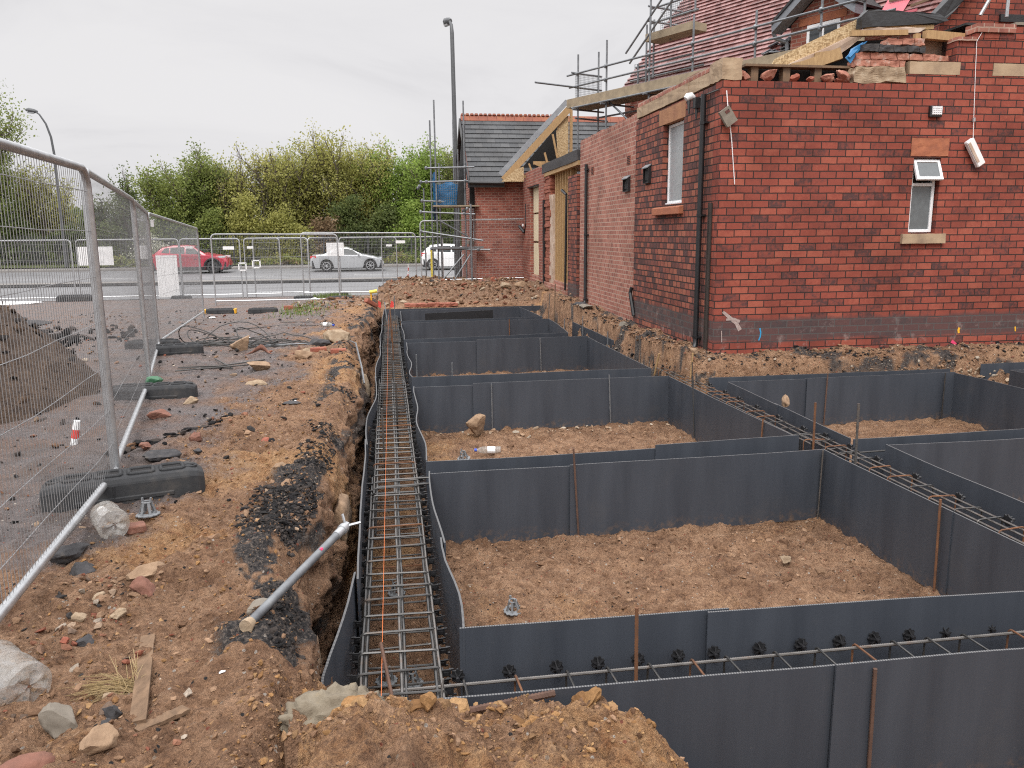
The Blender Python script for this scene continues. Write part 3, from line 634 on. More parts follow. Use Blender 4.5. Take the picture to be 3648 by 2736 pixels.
# ================================================================ FORMWORK SHEETS
GF = 'dark grey fluted sheets lining the trenches'
def densify(pts, d=.12):
    pts = [Vector(p) for p in pts]; out = [pts[0]]
    # Catmull-Rom through the given points
    n = len(pts)
    for i in range(n - 1):
        p0 = pts[max(i - 1, 0)]; p1 = pts[i]; p2 = pts[i + 1]; p3 = pts[min(i + 2, n - 1)]
        k = max(2, int((p2 - p1).length / d))
        for j in range(1, k + 1):
            t = j / k
            out.append(.5 * ((2 * p1) + (p2 - p0) * t + (2 * p0 - 5 * p1 + 4 * p2 - p3) * t * t + (3 * p1 - p0 - 3 * p2 + p3) * t ** 3))
    return out
NP = [0]
def panel(label, pts, zt=-.25, h=.62, th=.011, wob=.006, name='formwork_sheet', lean=0., mat=None, zt2=None, group=GF):
    NP[0] += 1; sd = NP[0]
    line = densify([(p[0], p[1], 0) for p in pts]); n = len(line)
    s = [0.]
    for i in range(1, n): s.append(s[-1] + (line[i] - line[i - 1]).length)
    tot = s[-1]; zt2 = zt if zt2 is None else zt2
    V = []; UV = []; rows = [0, .25, .5, .75, 1.]
    for side in (0, 1):
        for r_ in rows:
            for i, p in enumerate(line):
                d = (line[min(i + 1, n - 1)] - line[max(i - 1, 0)]).normalized(); nn = Vector((d.y, -d.x, 0))
                w = wob * (mn.noise(Vector((s[i] * .9 + sd * 7.7, r_ * .8, sd))) + .5 * mn.noise(Vector((s[i] * 2.3, r_, sd * 3.)))) * 1.4
                q = p + nn * (w + (th if side else 0) + lean * r_)
                z = zt + (zt2 - zt) * s[i] / tot + .004 * mn.noise(Vector((s[i] * 1.3, sd * 1.9, 0)))
                V.append((q.x, q.y, z - h * (1 - r_))); UV.append((s[i], z - h * (1 - r_)))
    nr = len(rows); F = []; MI = []
    I = lambda sd_, r_, i: (sd_ * nr + r_) * n + i
    for r_ in range(nr - 1):
        for i in range(n - 1):
            F.append((I(0, r_, i), I(0, r_ + 1, i), I(0, r_ + 1, i + 1), I(0, r_, i + 1))); MI.append(0)
            F.append((I(1, r_, i), I(1, r_, i + 1), I(1, r_ + 1, i + 1), I(1, r_ + 1, i))); MI.append(0)
    for i in range(n - 1):
        F.append((I(0, nr - 1, i), I(1, nr - 1, i), I(1, nr - 1, i + 1), I(0, nr - 1, i + 1))); MI.append(1)
    for i in (0, n - 1):
        for r_ in range(nr - 1): F.append((I(0, r_, i), I(1, r_, i), I(1, r_ + 1, i), I(0, r_ + 1, i))); MI.append(0)
    me = bpy.data.meshes.new(name); me.from_pydata(V, [], F)
    me.materials.append(mat or G['form']); me.materials.append(G['formedge']); me.polygons.foreach_set('material_index', MI)
    import bmesh
    bm = bmesh.new(); bm.from_mesh(me); bmesh.ops.recalc_face_normals(bm, faces=bm.faces); bm.to_mesh(me); bm.free()
    uv = me.uv_layers.new(name='UVMap'); vi = np.empty(len(me.loops), 'i'); me.loops.foreach_get('vertex_index', vi)
    uv.data.foreach_set('uv', np.array(UV, 'f')[vi].ravel())
    me.polygons.foreach_set('use_smooth', [True] * len(me.polygons)); me.set_sharp_from_angle(angle=R(40))
    o = bpy.data.objects.new(name, me); COL.objects.link(o)
    return tag(o, label, 'formwork sheet', group)
# near outer sheets
panel('long dark sheet at the very front, left of the overlap joint', [(-.20, 2.965), (.5, 2.955), (1.2, 2.945), (1.96, 2.93)], -.25, .70)
panel('dark sheet at the front right corner, overlapping its neighbour, with a pin at the joint', [(1.845, 2.912), (2.5, 2.905), (3.6, 2.885), (5.2, 2.86)], -.238, .72)
# left side of the long trench
panel('bulging curved sheet on the outer left side of the trench beside the grey prop', [(-.33, 2.97), (-.338, 3.2), (-.305, 3.55), (-.268, 3.9), (-.245, 4.27)], -.25)
panel('second sheet along the outer left trench side, past the prop tip', [(-.228, 4.15), (-.245, 4.9), (-.25, 5.9), (-.25, 6.6), (-.262, 7.2)], -.24)
panel('wavy sheet midway along the outer left side of the trench', [(-.245, 7.05), (-.27, 7.7), (-.255, 8.4), (-.19, 9.2), (-.20, 10.0), (-.225, 10.6)], -.25)
panel('outer left trench sheet under the overhanging sandy bank', [(-.21, 10.45), (-.22, 11.5), (-.17, 12.6), (-.185, 13.6)], -.25)
panel('outer left trench sheet second from the far end', [(-.17, 13.45), (-.19, 14.8), (-.16, 16.0), (-.165, 16.9)], -.25)
panel('farthest sheet on the outer left side of the trench', [(-.15, 16.8), (-.165, 18.2), (-.14, 19.4), (-.135, 20.3)], -.25)
# cell nearest the camera
panel('front sheet of the nearest soil cell, short piece ending at the cage', [(.275, 3.53), (.9, 3.52), (1.62, 3.505)], -.25)
panel('front sheet of the nearest soil cell, long right hand piece with black star spacers', [(1.50, 3.482), (2.2, 3.47), (3.4, 3.42), (3.83, 3.40)], -.247, zt2=-.25)
panel('left side sheet of the nearest soil cell, buckled where it meets the cage', [(.285, 3.52), (.30, 3.9), (.262, 4.35), (.262, 4.7)], -.25)
panel('left side sheet of the nearest soil cell, rear piece', [(.272, 4.6), (.25, 5.2), (.245, 5.7), (.262, 6.12)], -.245)
panel('back sheet of the nearest soil cell, left piece with scratch marks', [(.262, 6.10), (.8, 6.11), (1.55, 6.12)], -.262)
panel('back sheet of the nearest soil cell, right piece reaching the rear corner', [(1.40, 6.085), (2.2, 6.10), (3.09, 6.12), (3.645, 6.15)], -.245)
panel('right side sheet of the nearest soil cell, rear piece by the inner corner', [(3.645, 6.15), (3.64, 5.6), (3.655, 5.0), (3.66, 4.55)], -.245, lean=0)
panel('right side sheet of the nearest soil cell, front piece with a pale smudge', [(3.672, 4.66), (3.68, 4.1), (3.70, 3.4)], -.25)
# second cell
panel('front sheet of the second cell, left piece behind the rusty pin', [(.255, 6.44), (.9, 6.43), (2.35, 6.50)], -.258)
panel('front sheet of the second cell, right piece stepping up to the corner', [(2.25, 6.475), (3.0, 6.53), (3.64, 6.58)], -.225)
panel('left side sheet of the second cell along the cage, rippled', [(.258, 6.44), (.272, 7.0), (.225, 7.8), (.26, 8.6), (.245, 9.3), (.265, 9.78)], -.25)
panel('back sheet of the second cell, left piece behind the pointed stone', [(.265, 9.80), (.7, 9.80), (1.12, 9.80)], -.268)
panel('back sheet of the second cell, middle and right piece with two pins', [(1.0, 9.775), (1.7, 9.78), (2.6, 9.79), (3.57, 9.80)], -.24)
panel('right side sheet of the second cell', [(3.57, 9.80), (3.585, 9.0), (3.6, 8.0), (3.625, 7.2), (3.64, 6.58)], -.25)
# third cell
panel('front sheet of the third cell, thin strip seen above rubble', [(.262, 10.43), (1.2, 10.42), (2.3, 10.46), (3.55, 10.47)], -.25)
panel('left side sheet of the third cell, strongly curved at its near end', [(.262, 10.43), (.235, 10.8), (.29, 11.5), (.25, 12.4), (.265, 13.2), (.268, 13.88)], -.25)
panel('back sheet of the third cell, left piece', [(.268, 13.90), (.9, 13.90), (1.62, 13.92)], -.265)
panel('back sheet of the third cell, right piece with a dark pin at its middle', [(1.5, 13.885), (2.5, 13.92), (3.53, 13.97)], -.235)
panel('right side sheet of the third cell, running down from the far corner', [(3.53, 13.97), (3.525, 13.0), (3.535, 11.6), (3.55, 10.47)], -.25)
# fourth and fifth cells
panel('front sheet of the fourth cell, sagging in the middle', [(.24, 14.32), (1.4, 14.4), (3.30, 14.62)], -.25, wob=.012)
panel('left side sheet of the fourth cell', [(.24, 14.32), (.255, 15.4), (.235, 16.2), (.25, 16.98)], -.25)
panel('back sheet of the fourth cell with a rusty pin on it', [(.25, 17.0), (1.7, 17.05), (3.46, 17.15)], -.25)
panel('right side sheet of the fourth cell', [(3.46, 17.15), (3.42, 16), (3.32, 14.62)], -.25)
panel('front sheet of the fifth and farthest cell', [(.25, 17.42), (2.0, 17.5), (3.4, 17.6)], -.25)
panel('left side sheet of the farthest cell', [(.25, 17.42), (.26, 18.6), (.27, 19.7)], -.25)
panel('back sheet of the farthest cell', [(.27, 19.72), (1.7, 19.9), (3.28, 20.1)], -.25)
panel('right side sheet of the farthest cell', [(3.28, 20.1), (3.35, 18.8), (3.40, 17.6)], -.25)
panel('outermost sheet at the far end in front of the sandstone footing', [(-.14, 20.32), (1.8, 20.34), (3.86, 20.36)], -.25)
panel('flat black offcut leaning inside the farthest cell', [(.82, 18.62), (1.6, 18.66), (2.42, 18.70)], -.215, .32, name='offcut_sheet', mat=G['black_plastic'], zt2=-.175, group=None)
# right hand cells
panel('left side sheet of the cell in front of the brick wall, upper piece', [(4.16, 9.29), (4.14, 8.6), (4.12, 7.9)], -.25)
panel('left side sheet of the cell before the brick wall, lower piece with a stone behind', [(4.132, 8.0), (4.10, 7.2), (4.09, 6.46)], -.25)
panel('narrow back sheet of the cell before the brick wall, left of the joint', [(4.16, 9.29), (4.8, 9.29), (5.35, 9.29)], -.25)
panel('wide back sheet of the cell before the brick wall, right side', [(5.2, 9.265), (6.3, 9.29), (7.3, 9.31)], -.238)
panel('right side sheet of the cell in front of the brick wall', [(7.3, 9.31), (7.35, 8.4), (7.4, 6.5)], -.25)
panel('front sheet of the cell in front of the brick wall', [(4.09, 6.43), (5.0, 6.46), (6.2, 6.50), (7.4, 6.53)], -.25)
panel('outer sheet at the foot of the bank under the brick wall', [(4.04, 9.63), (5.2, 9.61), (6.4, 9.61), (7.45, 9.60)], -.25)
panel('left side sheet of the front right cell, long and slightly bowed', [(4.28, 6.21), (4.255, 5.5), (4.27, 4.7), (4.25, 4.0), (4.27, 3.1)], -.25)
panel('back sheet of the front right cell', [(4.28, 6.19), (5.2, 6.17), (6.4, 6.21), (7.6, 6.22)], -.25)
panel('sheet beyond the gap in the foundation at the right edge', [(8.0, 9.72), (8.9, 9.75), (10.2, 9.78)], -.22)
panel('left sheet of the cell at the far right edge', [(8.15, 9.35), (8.18, 8.4), (8.2, 7.4)], -.25)
panel('back sheet of the cell at the far right edge', [(8.15, 9.36), (9.0, 9.36), (10.2, 9.38)], -.25)
panel('short sheet below the rubble bank beside the pink brick wall', [(3.84, 13.38), (3.83, 14.8), (3.82, 16.45)], -.25)

# ================================================================ REINFORCEMENT CAGES
def loop_rect(a0, a1, b0, b1, r, f, k=3):
    pts = []
    for (cx, cy, s) in ((a1 - r, b1 - r, 0), (a0 + r, b1 - r, 90), (a0 + r, b0 + r, 180), (a1 - r, b0 + r, 270)):
        for i in range(k + 1):
            t = R(s + 90 * i / k); pts.append(f(cx + r * math.cos(t), cy + r * math.sin(t)))
    return pts
def clipmesh():
    """black side spacer: back plate, two forked arms and a bar hook"""
    m = MB()
    m.obx((.002, 0, 0), (.006, .030, .050)); m.obx((.018, 0, .014), (.034, .007, .010)); m.obx((.018, 0, -.014), (.034, .007, .010))
    m.obx((.040, 0, .0), (.010, .016, .046)); m.obx((.050, 0, .019), (.018, .010, .008)); m.obx((.050, 0, -.019), (.018, .010, .008)); m.obx((.020, .010, 0), (.030, .005, .020)); m.obx((.020, -.010, 0), (.030, .005, .020))
    return m
def starmesh():
    m = MB(); poly = []
    for i in range(32):
        t = 2 * math.pi * i / 32; q = .036 + (.004 if i % 4 in (0, 1) else -.003); poly.append((q * math.cos(t), q * math.sin(t)))
    m.prism(poly, lambda u, v, a: (u, a, v), 0, .010)
    for i in range(6):
        t = math.pi * i / 3; m.beam((.008 * math.cos(t), -.012, .008 * math.sin(t)), (.033 * math.cos(t), -.002, .033 * math.sin(t)), .006, .022, up=(0, 1, 0))
    m.path([(0, -.045, 0), (0, .004, 0)], .011, 8)
    return m
CLIP = clipmesh().build('spacer', G['black_plastic'], uv=False); STAR = starmesh().build('wheel_spacer', G['black_plastic'], uv=False)
usedproto = set()
def clone(proto, parent, M4):
    if proto.name not in usedproto: o = proto; usedproto.add(proto.name)
    else: o = proto.copy(); COL.objects.link(o)
    o.parent = parent; o.matrix_local = M4; return o
ZT = -.40; ZB = -.70
def cage_long(label, y0, y1, x0, x1, pitch, zt, seed, mats=('rebar',), fine=True):
    r = random.Random(seed); t = T('reinforcement_cage', label, 'rebar cage', (0, y0, ZB), 0, 'steel cages laid in the trenches')
    zt -= ZB; lx = (x0, x0 + .05 if seed == 1 else x0 + .012, (x0 + x1) / 2 - .012, (x0 + x1) / 2 + .012, x1 - .012, x1)
    f = lambda a, b, q, dx=0., dz=0.: None
    bars = [(x0 + .01, zt - .011), (x0 + .032, zt - .013), ((x0 + x1) / 2, zt - .012), ((x0 + x1) / 2 + .022, zt - .016), (x1 - .032, zt - .013), (x1 - .01, zt - .011), (x0 + .012, .012), ((x0 + x1) / 2 + .01, .012), (x1 - .012, .012), (x0 + .012, .15), (x1 - .012, .15)]
    for i, (x, z) in enumerate(bars):
        m = MB(); a = r.uniform(-.05, .12); b_ = y1 - y0 + r.uniform(-.1, .25)
        n = 14; pts = [(x + .006 * mn.noise(Vector((k * .6, i * 3.3 + seed, 0))), a + (b_ - a) * k / n, z + .006 * mn.noise(Vector((k * .5, i, seed)))) for k in range(n + 1)]
        m.path(pts, .0078, 6); m.build('main_bar', G['rebar_bright'] if i in (2, 5) and seed < 3 else G['rebar'], t, True, uv=False)
    n = int((y1 - y0) / pitch); pair = 0
    for k in range(n):
        y = .03 + k * pitch + r.uniform(-.012, .012); sk = r.uniform(-.012, .012); dx = r.uniform(-.006, .006)
        m = MB(); pts = loop_rect(x0 - .002 + dx, x1 + .002 + dx, 0, zt, .028, lambda a, b: (a, y + sk * (a - x0) / (x1 - x0) * 2 + .006 * math.sin(b * 9 + k), b))
        if fine and y < 2.2:   # ribbed look on the nearest hoops
            q = []
            for i in range(len(pts)):
                A = Vector(pts[i]); B = Vector(pts[(i + 1) % len(pts)]); d = max(1, int((B - A).length / .0065)); q += [A.lerp(B, j / d) for j in range(d)]
            m.path(q, [.0070 if j % 2 else .0056 for j in range(len(q))], 6, closed=True)
        else: m.path(pts, .0062, 5, closed=True)
        m.build('stirrup', G['rebar'] if r.random() < .95 else G['rebar_rust'], t, True, uv=False)
        if True:
            for sx, xx in ((-1, x0 - .002), (1, x1 + .002)):
                for zz in (zt - .045, .10):
                    M4 = Matrix.Translation((xx, y + r.uniform(.0, .05), zz + r.uniform(-.012, .012))) @ Matrix.Rotation(R(r.uniform(-14, 14)), 4, 'X') @ Matrix.Scale(.9, 4) @ (Matrix.Rotation(math.pi, 4, 'Z') if sx < 0 else Matrix.Identity(4))
                    clone(CLIP, t, M4)
    return t
cage_long('steel cage nearest the camera in the long left trench, ending behind the front sheet', 3.05, 6.35, -.200, .184, .188, ZT, 1)
cage_long('second steel cage along the long left trench, lapped over the nearest one', 5.95, 10.9, -.180, .188, .176, ZT + .02, 2)
cage_long('third steel cage along the long left trench, beside the far cells', 10.5, 15.4, -.150, .180, .168, ZT, 3, fine=False)
cage_long('farthest steel cage in the long left trench', 15.0, 20.2, -.130, .200, .170, ZT + .01, 4, fine=False)
# front cage, along X
t = T('reinforcement_cage', 'steel cage in the front cross trench, with black star spacers', 'rebar cage', (-.1, 3.18, -.73), 0, 'steel cages laid in the trenches')
SPX = [.275, .52, .75, .955, 1.155, 1.36, 1.545, 1.785, 2.005, 2.215, 2.405, 2.60, 2.80, 3.06, 3.28, 3.5]
for i, (y, z) in enumerate([(3.315, -.418), (3.06, -.43), (3.315, -.70), (3.06, -.70)]):
    m = MB(); m.rebar((-.06 + .1, y - 3.18, z + .73), (5.0, y - 3.18 + .0, z + .735), .0078 if i == 0 else .007, .012, 7)
    m.build('main_bar', G['rebar_bright'] if i == 0 else G['rebar'], t, True, uv=False)
for i, x in enumerate(SPX):
    m = MB(); s = .035 + .02 * math.sin(i * 2.3)
    pts = loop_rect(3.045 - 3.18, 3.345 - 3.18, .02, .326, .025, lambda a, b: (x + .1 - s * (a + .14) * 1.2 + .012, a, b))
    m.path(pts, .0054, 6, closed=True); m.build('stirrup', G['rebar_rust'] if i % 4 == 1 else G['rebar'], t, True, uv=False)
    clone(STAR, t, Matrix.Translation((x + .1 - .02, 3.452 - 3.18 - .012, .284)) @ Matrix.Rotation(R(rnd.uniform(-8, 8)), 4, 'Z') @ Matrix.Rotation(R(rnd.uniform(0, 45)), 4, 'Y') @ Matrix.Scale(.86, 4))
# second long cage under the right hand side sheets
def cage_right(label, y0, y1, x0, x1, zt, seed):
    r = random.Random(seed); t = T('reinforcement_cage', label, 'rebar cage', ((x0 + x1) / 2, y0, ZB), 0, 'steel cages laid in the trenches'); xm = (x0 + x1) / 2
    for i, (x, z) in enumerate([(x0, zt), (x0 + .10, zt - .004), (x1, zt), (x0, -.68), (x1, -.68)]):
        m = MB(); m.path([(x - xm + .01 * mn.noise(Vector((k, i, seed))), k * (y1 - y0) / 10, z - ZB + .006 * mn.noise(Vector((k * .7, i, seed)))) for k in range(11)], .0068, 6)
        m.build('main_bar', G['rebar_bright'], t, True, uv=False)
    k = 0; y = .1
    while y < y1 - y0:
        sk = r.uniform(-.03, .05); m = MB(); pts = loop_rect(x0 - xm - .012, x1 - xm + .03, .01, zt - ZB + .012, .025, lambda a, b: (a, y + sk * a * 3, b))
        m.path(pts, .0055, 5, closed=True); m.build('stirrup', G['rebar_rust'] if r.random() < .3 else G['rebar'], t, True, uv=False)
        if k % 2 == 0: clone(STAR, t, Matrix.Translation((x1 - xm + .06, y, zt - ZB - .01)) @ Matrix.Rotation(R(90), 4, 'Z'))
        y += r.uniform(.19, .27); k += 1
cage_right('steel cage in the right hand trench between the nearest cell and the front right cell', 3.2, 6.9, 3.83, 4.00, -.315, 31)
cage_right('steel cage in the right hand trench beside the second cell', 6.6, 10.9, 3.78, 3.95, -.325, 32)
def barthing(label, p, q, r, mat, name='rebar', cat='rebar', ribs=True, group=None):
    p = Vector(p); q = Vector(q); m = MB(); c = p
    (m.rebar if ribs else m.tube)((0, 0, 0), q - p, r); o = m.build(name, G[mat], None, True, uv=False); o.location = p
    return tag(o, label, cat, group)
barthing('ribbed bar crossing the left cage from the gap between the first two cells, front one', (-.15, 6.16, -.372), (.34, 6.20, -.372), .008, 'rebar')
barthing('ribbed bar crossing the left cage from the gap between the first two cells, rear one', (-.12, 6.36, -.374), (.36, 6.36, -.374), .008, 'rebar')
barthing('ribbed bar reaching from the right hand cage into the gap before the front right cell', (3.7, 6.25, -.33), (4.5, 6.30, -.33), .008, 'rebar')
barthing('ribbed bar lying in the gap beside the rusty orange pin', (3.2, 6.36, -.33), (4.05, 6.44, -.33), .008, 'rebar')
# steel pins and stakes: label, foot, head, radius, material
PINS = [
 ('rusty ribbed pin standing in the front cross trench', (1.055, 3.205, -.80), (1.045, 3.2, -.05), .0085, 'rebar_rust'),
 ('brown ribbed pin in front of the left end of the front sheet', (-.012, 2.932, -.55), (-.004, 2.928, -.222), .0085, 'rebar_brown'),
 ('brown ribbed pin holding the overlap joint of the front sheets', (2.03, 2.888, -.90), (2.018, 2.886, -.262), .0085, 'rebar_brown'),
 ('leaning rusty pin against the back sheet of the nearest cell', (1.47, 6.06, -.86), (1.42, 6.05, -.10), .0085, 'rebar_brown'),
 ('orange rusty pin against the right side of the nearest cell', (3.632, 4.63, -.86), (3.63, 4.65, -.19), .0085, 'rebar_rust'),
 ('grey pin in the rear right corner of the nearest cell', (3.60, 6.10, -.86), (3.61, 6.10, -.24), .007, 'rebar_bright'),
 ('grey pin against the back of the second cell, near the pointed stone', (1.235, 9.74, -.85), (1.23, 9.74, -.25), .0095, 'steel_dull'),
 ('grey pin against the back of the second cell, right of the middle', (2.78, 9.75, -.85), (2.75, 9.75, -.19), .0095, 'steel_dull'),
 ('dark pin against the right side of the second cell', (3.57, 8.88, -.83), (3.575, 9.0, -.10), .008, 'rebar'),
 ('short pin low on the right side of the second cell', (3.59, 7.2, -.60), (3.60, 7.2, -.22), .008, 'rebar_rust'),
 ('grey pin at the left front corner of the third cell', (.34, 10.66, -.84), (.335, 10.62, .02), .010, 'steel_dull'),
 ('short grey stub pin standing in the third cell', (.84, 10.95, -.84), (.835, 10.95, -.16), .010, 'steel_dull'),
 ('dark pin against the back of the third cell', (2.65, 13.84, -.83), (2.63, 13.84, -.24), .010, 'steel_dull'),
 ('rusty pin against the back of the fourth cell', (2.55, 16.98, -.82), (2.55, 16.98, -.22), .010, 'rebar_rust'),
 ('bright orange rusty pin rising from the right hand cage', (3.81, 6.6, -.72), (3.80, 6.6, .06), .010, 'rebar_rust'),
 ('tall grey ribbed pin rising from the right hand cage', (3.795, 5.9, -.72), (3.78, 5.9, .20), .010, 'rebar_bright'),
 ('dark pin against the back of the cell before the brick wall, left one', (5.45, 9.235, -.84), (5.46, 9.235, -.18), .009, 'rebar_brown'),
 ('dark pin against the back of the cell before the brick wall, right one', (7.12, 9.25, -.84), (7.12, 9.25, -.23), .009, 'rebar'),
 ('pale stake leaning on the bank beside the third cell', (3.78, 11.0, -.45), (3.81, 10.9, -.12), .014, 'timber'),
 ('pale stake standing in the bank at the building corner', (3.94, 10.02, -.42), (3.95, 9.97, .02), .012, 'timber'),
 ('thin dark pin at the corner of the outer sheet below the brick wall', (3.66, 9.2, -.7), (3.66, 9.25, .02), .007, 'rebar'),
 ('pin beside the outer sheet near the pink wall, nearer one', (3.80, 13.6, -.7), (3.80, 13.6, -.12), .010, 'steel_dull'),
 ('pin beside the outer sheet near the pink wall, farther one', (3.79, 15.4, -.7), (3.79, 15.4, -.02), .010, 'steel_dull'),
 ('pin at the far right corner of the fourth cell', (3.37, 15.2, -.7), (3.37, 15.2, -.05), .010, 'steel_dull'),
 ('tall stake on the bank in front of the demolished bay', (3.83, 18.4, -.5), (3.86, 18.4, .42), .013, 'timber_old'),
 ('rusty upright bar in the near half of the left cage, right of the string', (.045, 8.75, -.75), (.045, 8.6, .02), .009, 'rebar_bright'),
 ('rusty upright bar in the left cage, left of the string', (-.095, 7.35, -.75), (-.10, 7.3, .02), .009, 'rebar_bright'),
 ('white tipped upright bar midway along the left cage', (.02, 11.1, -.75), (.01, 11.0, .0), .010, 'rebar_bright'),
 ('brown upright bar midway along the left cage behind the white tipped one', (.04, 13.0, -.75), (.035, 12.9, .1), .010, 'rebar_rust'),
 ('rusty upright bar in the far part of the left cage', (.03, 15.2, -.75), (.02, 15.1, .08), .011, 'rebar_rust'),
 ('leaning grey bar at the far end of the left cage', (-.02, 18.6, -.75), (-.10, 18.9, .05), .012, 'steel_dull'),
 ('leaning orange bar at the far end of the left cage', (.06, 18.9, -.75), (.0, 19.3, .17), .012, 'rebar_rust'),
 ('straight grey bar at the far end of the left cage', (.13, 19.0, -.75), (.13, 19.0, .18), .012, 'steel_dull'),
 ('short bolt headed bar leaning out of the cage by the front sheet', (-.02, 2.99, -.42), (-.09, 3.30, -.17), .008, 'rebar_brown'),
 ('thin wire tail sticking up beside the front sheet', (.14, 3.02, -.45), (.17, 3.12, -.26), .005, 'rebar_bright'),
 ('grey rod lying on top of the foreground mound sheet edge', (.18, 2.80, -.225), (.60, 2.86, -.215), .014, 'rebar_brown')]
for lb, a, b_, r_, mt in PINS: barthing(lb, a, b_, r_, mt, name='stake' if 'stake' in lb else 'steel_pin', cat='stake' if 'stake' in lb else 'steel pin', ribs=a[1] < 8)
# orange setting-out line
m = MB(); m.path([(0, 0, 0), (.02, 4, .004), (.06, 13.9, .01), (.09, 16.3, .02)], .0013, 5); o = m.build('string_line', G['orange'], None, uv=False); o.location = (-.088, 2.95, -.215)
tag(o, 'taut orange string line stretched along the left cage', 'string')
# mushroom bar supports
def stand_mesh(t):
    m = MB(); poly = []
    for i in range(36):
        a = 2 * math.pi * i / 36; q = .066 if i % 3 else .058; poly.append((q * math.cos(a), q * math.sin(a)))
    n = 36; vs = [(u, v, 0) for u, v in poly] + [(u, v, .006) for u, v in poly] + [(u * .45, v * .45, .012) for u, v in poly] + [(u * .45, v * .45, .002) for u, v in poly]
    fs = []
    for i in range(n):
        j = (i + 1) % n; fs += [(i, j, n + j, n + i), (n + i, n + j, 2 * n + j, 2 * n + i)]
        if i % 3 != 1 : fs += [(2 * n + i, 2 * n + j, 3 * n + j, 3 * n + i)]
    m.add(vs, fs); m.build('base_plate', G['grey_plastic'], t, uv=False)
    for i in range(6):
        a = 2 * math.pi * i / 6 + .3; m = MB(); m.beam((.046 * math.cos(a), .046 * math.sin(a), .008), (.024 * math.cos(a), .024 * math.sin(a), .075), .014, .006); m.build('leg', G['grey_plastic'], t, uv=False)
    m = MB(); m.path([(.024 * math.cos(2 * math.pi * i / 12), .024 * math.sin(2 * math.pi * i / 12), .074) for i in range(12)], .006, 5, closed=True)
    for i in range(2):
        a = math.pi * i; m.beam((.024 * math.cos(a), .024 * math.sin(a), .07), (.026 * math.cos(a), .026 * math.sin(a), .10), .014, .007)
    m.build('cradle', G['grey_plastic'], t, uv=False)
first = None
for lb, x, y, z, s, tl in [('grey plastic bar support on the soil beside the near fence foot', -1.385, 4.55, None, 1., .05), ('grey plastic bar support lying on the floor of the nearest cell', .735, 4.83, -.84, 1., .1),
                    ('grey plastic bar support on the floor of the second cell', .75, 8.45, -.83, 1.1, .2), ('grey plastic bar support under the near cage, right of the string', .05, 4.05, -.83, .95, 0), ('grey plastic bar support under the near cage, left of the string', -.09, 4.1, -.83, .95, .0), ('grey plastic bar support deeper under the cage', -.02, 5.2, -.83, .95, .0)]:
    t = first if first is None else dup(first)
    if t is None:
        t = T('bar_support', lb, 'bar support'); stand_mesh(t); first = t
    t['label'] = lb; t['group'] = 'grey plastic bar supports'
    t.location = (x, y, gz(x, y) + .004 if z is None else z); t.rotation_euler = (tl, tl * .6, x * 7); t.scale = (s,) * 3

# ================================================================ MESH FENCES
GFN = 'temporary mesh fence panels'
def fence(label, p0, p1, h=2.0, lean=0., near=False, plates=(), thin=1.):
    p0 = Vector(p0); p1 = Vector(p1); d = p1 - p0; Ln = Vector((d.x, d.y)).length; slope = d.z / Ln
    t = T('mesh_fence_panel', label, 'fence panel', p0, math.atan2(d.y, d.x), GFN)
    sh = lambda x, z: (x, -lean * z, z + slope * x)
    rt_ = .0235 if near else .021; rc = .12; fr = MB(); zb = .13
    pts = [sh(0, -.02), sh(0, h - rc)] + [sh(rc - rc * math.cos(R(a)), h - rc + rc * math.sin(R(a))) for a in (22, 45, 68)] + [sh(rc, h), sh(Ln * .33, h), sh(Ln * .66, h), sh(Ln - rc, h)] + [sh(Ln - rc + rc * math.sin(R(a)), h - rc + rc * math.cos(R(a))) for a in (22, 45, 68)] + [sh(Ln, h - rc), sh(Ln, -.02)]
    fr.path(pts, rt_, 10 if near else 7); fr.tube(sh(.02, zb), sh(Ln - .02, zb), rt_ * .95, 10 if near else 7)
    fr.build('frame', G['steel'], t, True, uv=False)
    w = MB(); n = int(Ln / ((.040 if thin == 1 else .055) if near else .045)); rw = (.0016 if near else .0014) * thin
    for i in range(1, n):
        x = Ln * i / n; zt_ = h - .0
        if x < rc: zt_ = h - rc + math.sqrt(max(0, rc * rc - (rc - x) ** 2))
        if Ln - x < rc: zt_ = h - rc + math.sqrt(max(0, rc * rc - (rc - (Ln - x)) ** 2))
        if near:
            w.path([sh(x + .006 * mn.noise(Vector((x * 1.7, k * .7, 3))), zb + (zt_ - zb) * k / 5) for k in range(6)], rw, 4, cap=False)
        else: w.tube(sh(x, zb), sh(x, zt_), rw, 3)
    for k, z in enumerate((.30, .52, .80, 1.08, 1.36, 1.64, 1.86)):
        w.path([Vector(sh(Ln * j / 8, z + (.02 * mn.noise(Vector((j * .8, k * 2.1, Ln))) if near else 0))) + Vector((0, .004, 0)) for j in range(9)], rw * 1.5, 4)
    w.build('wire_mesh', G['wire'], t, uv=False)
    for (x, z, a, b_) in plates:
        m = MB(); m.obx(sh(x, z), (a, .006, b_)); o = m.build('label_plate', G['white'], t, uv=False); o.location.y = -.026
    return t
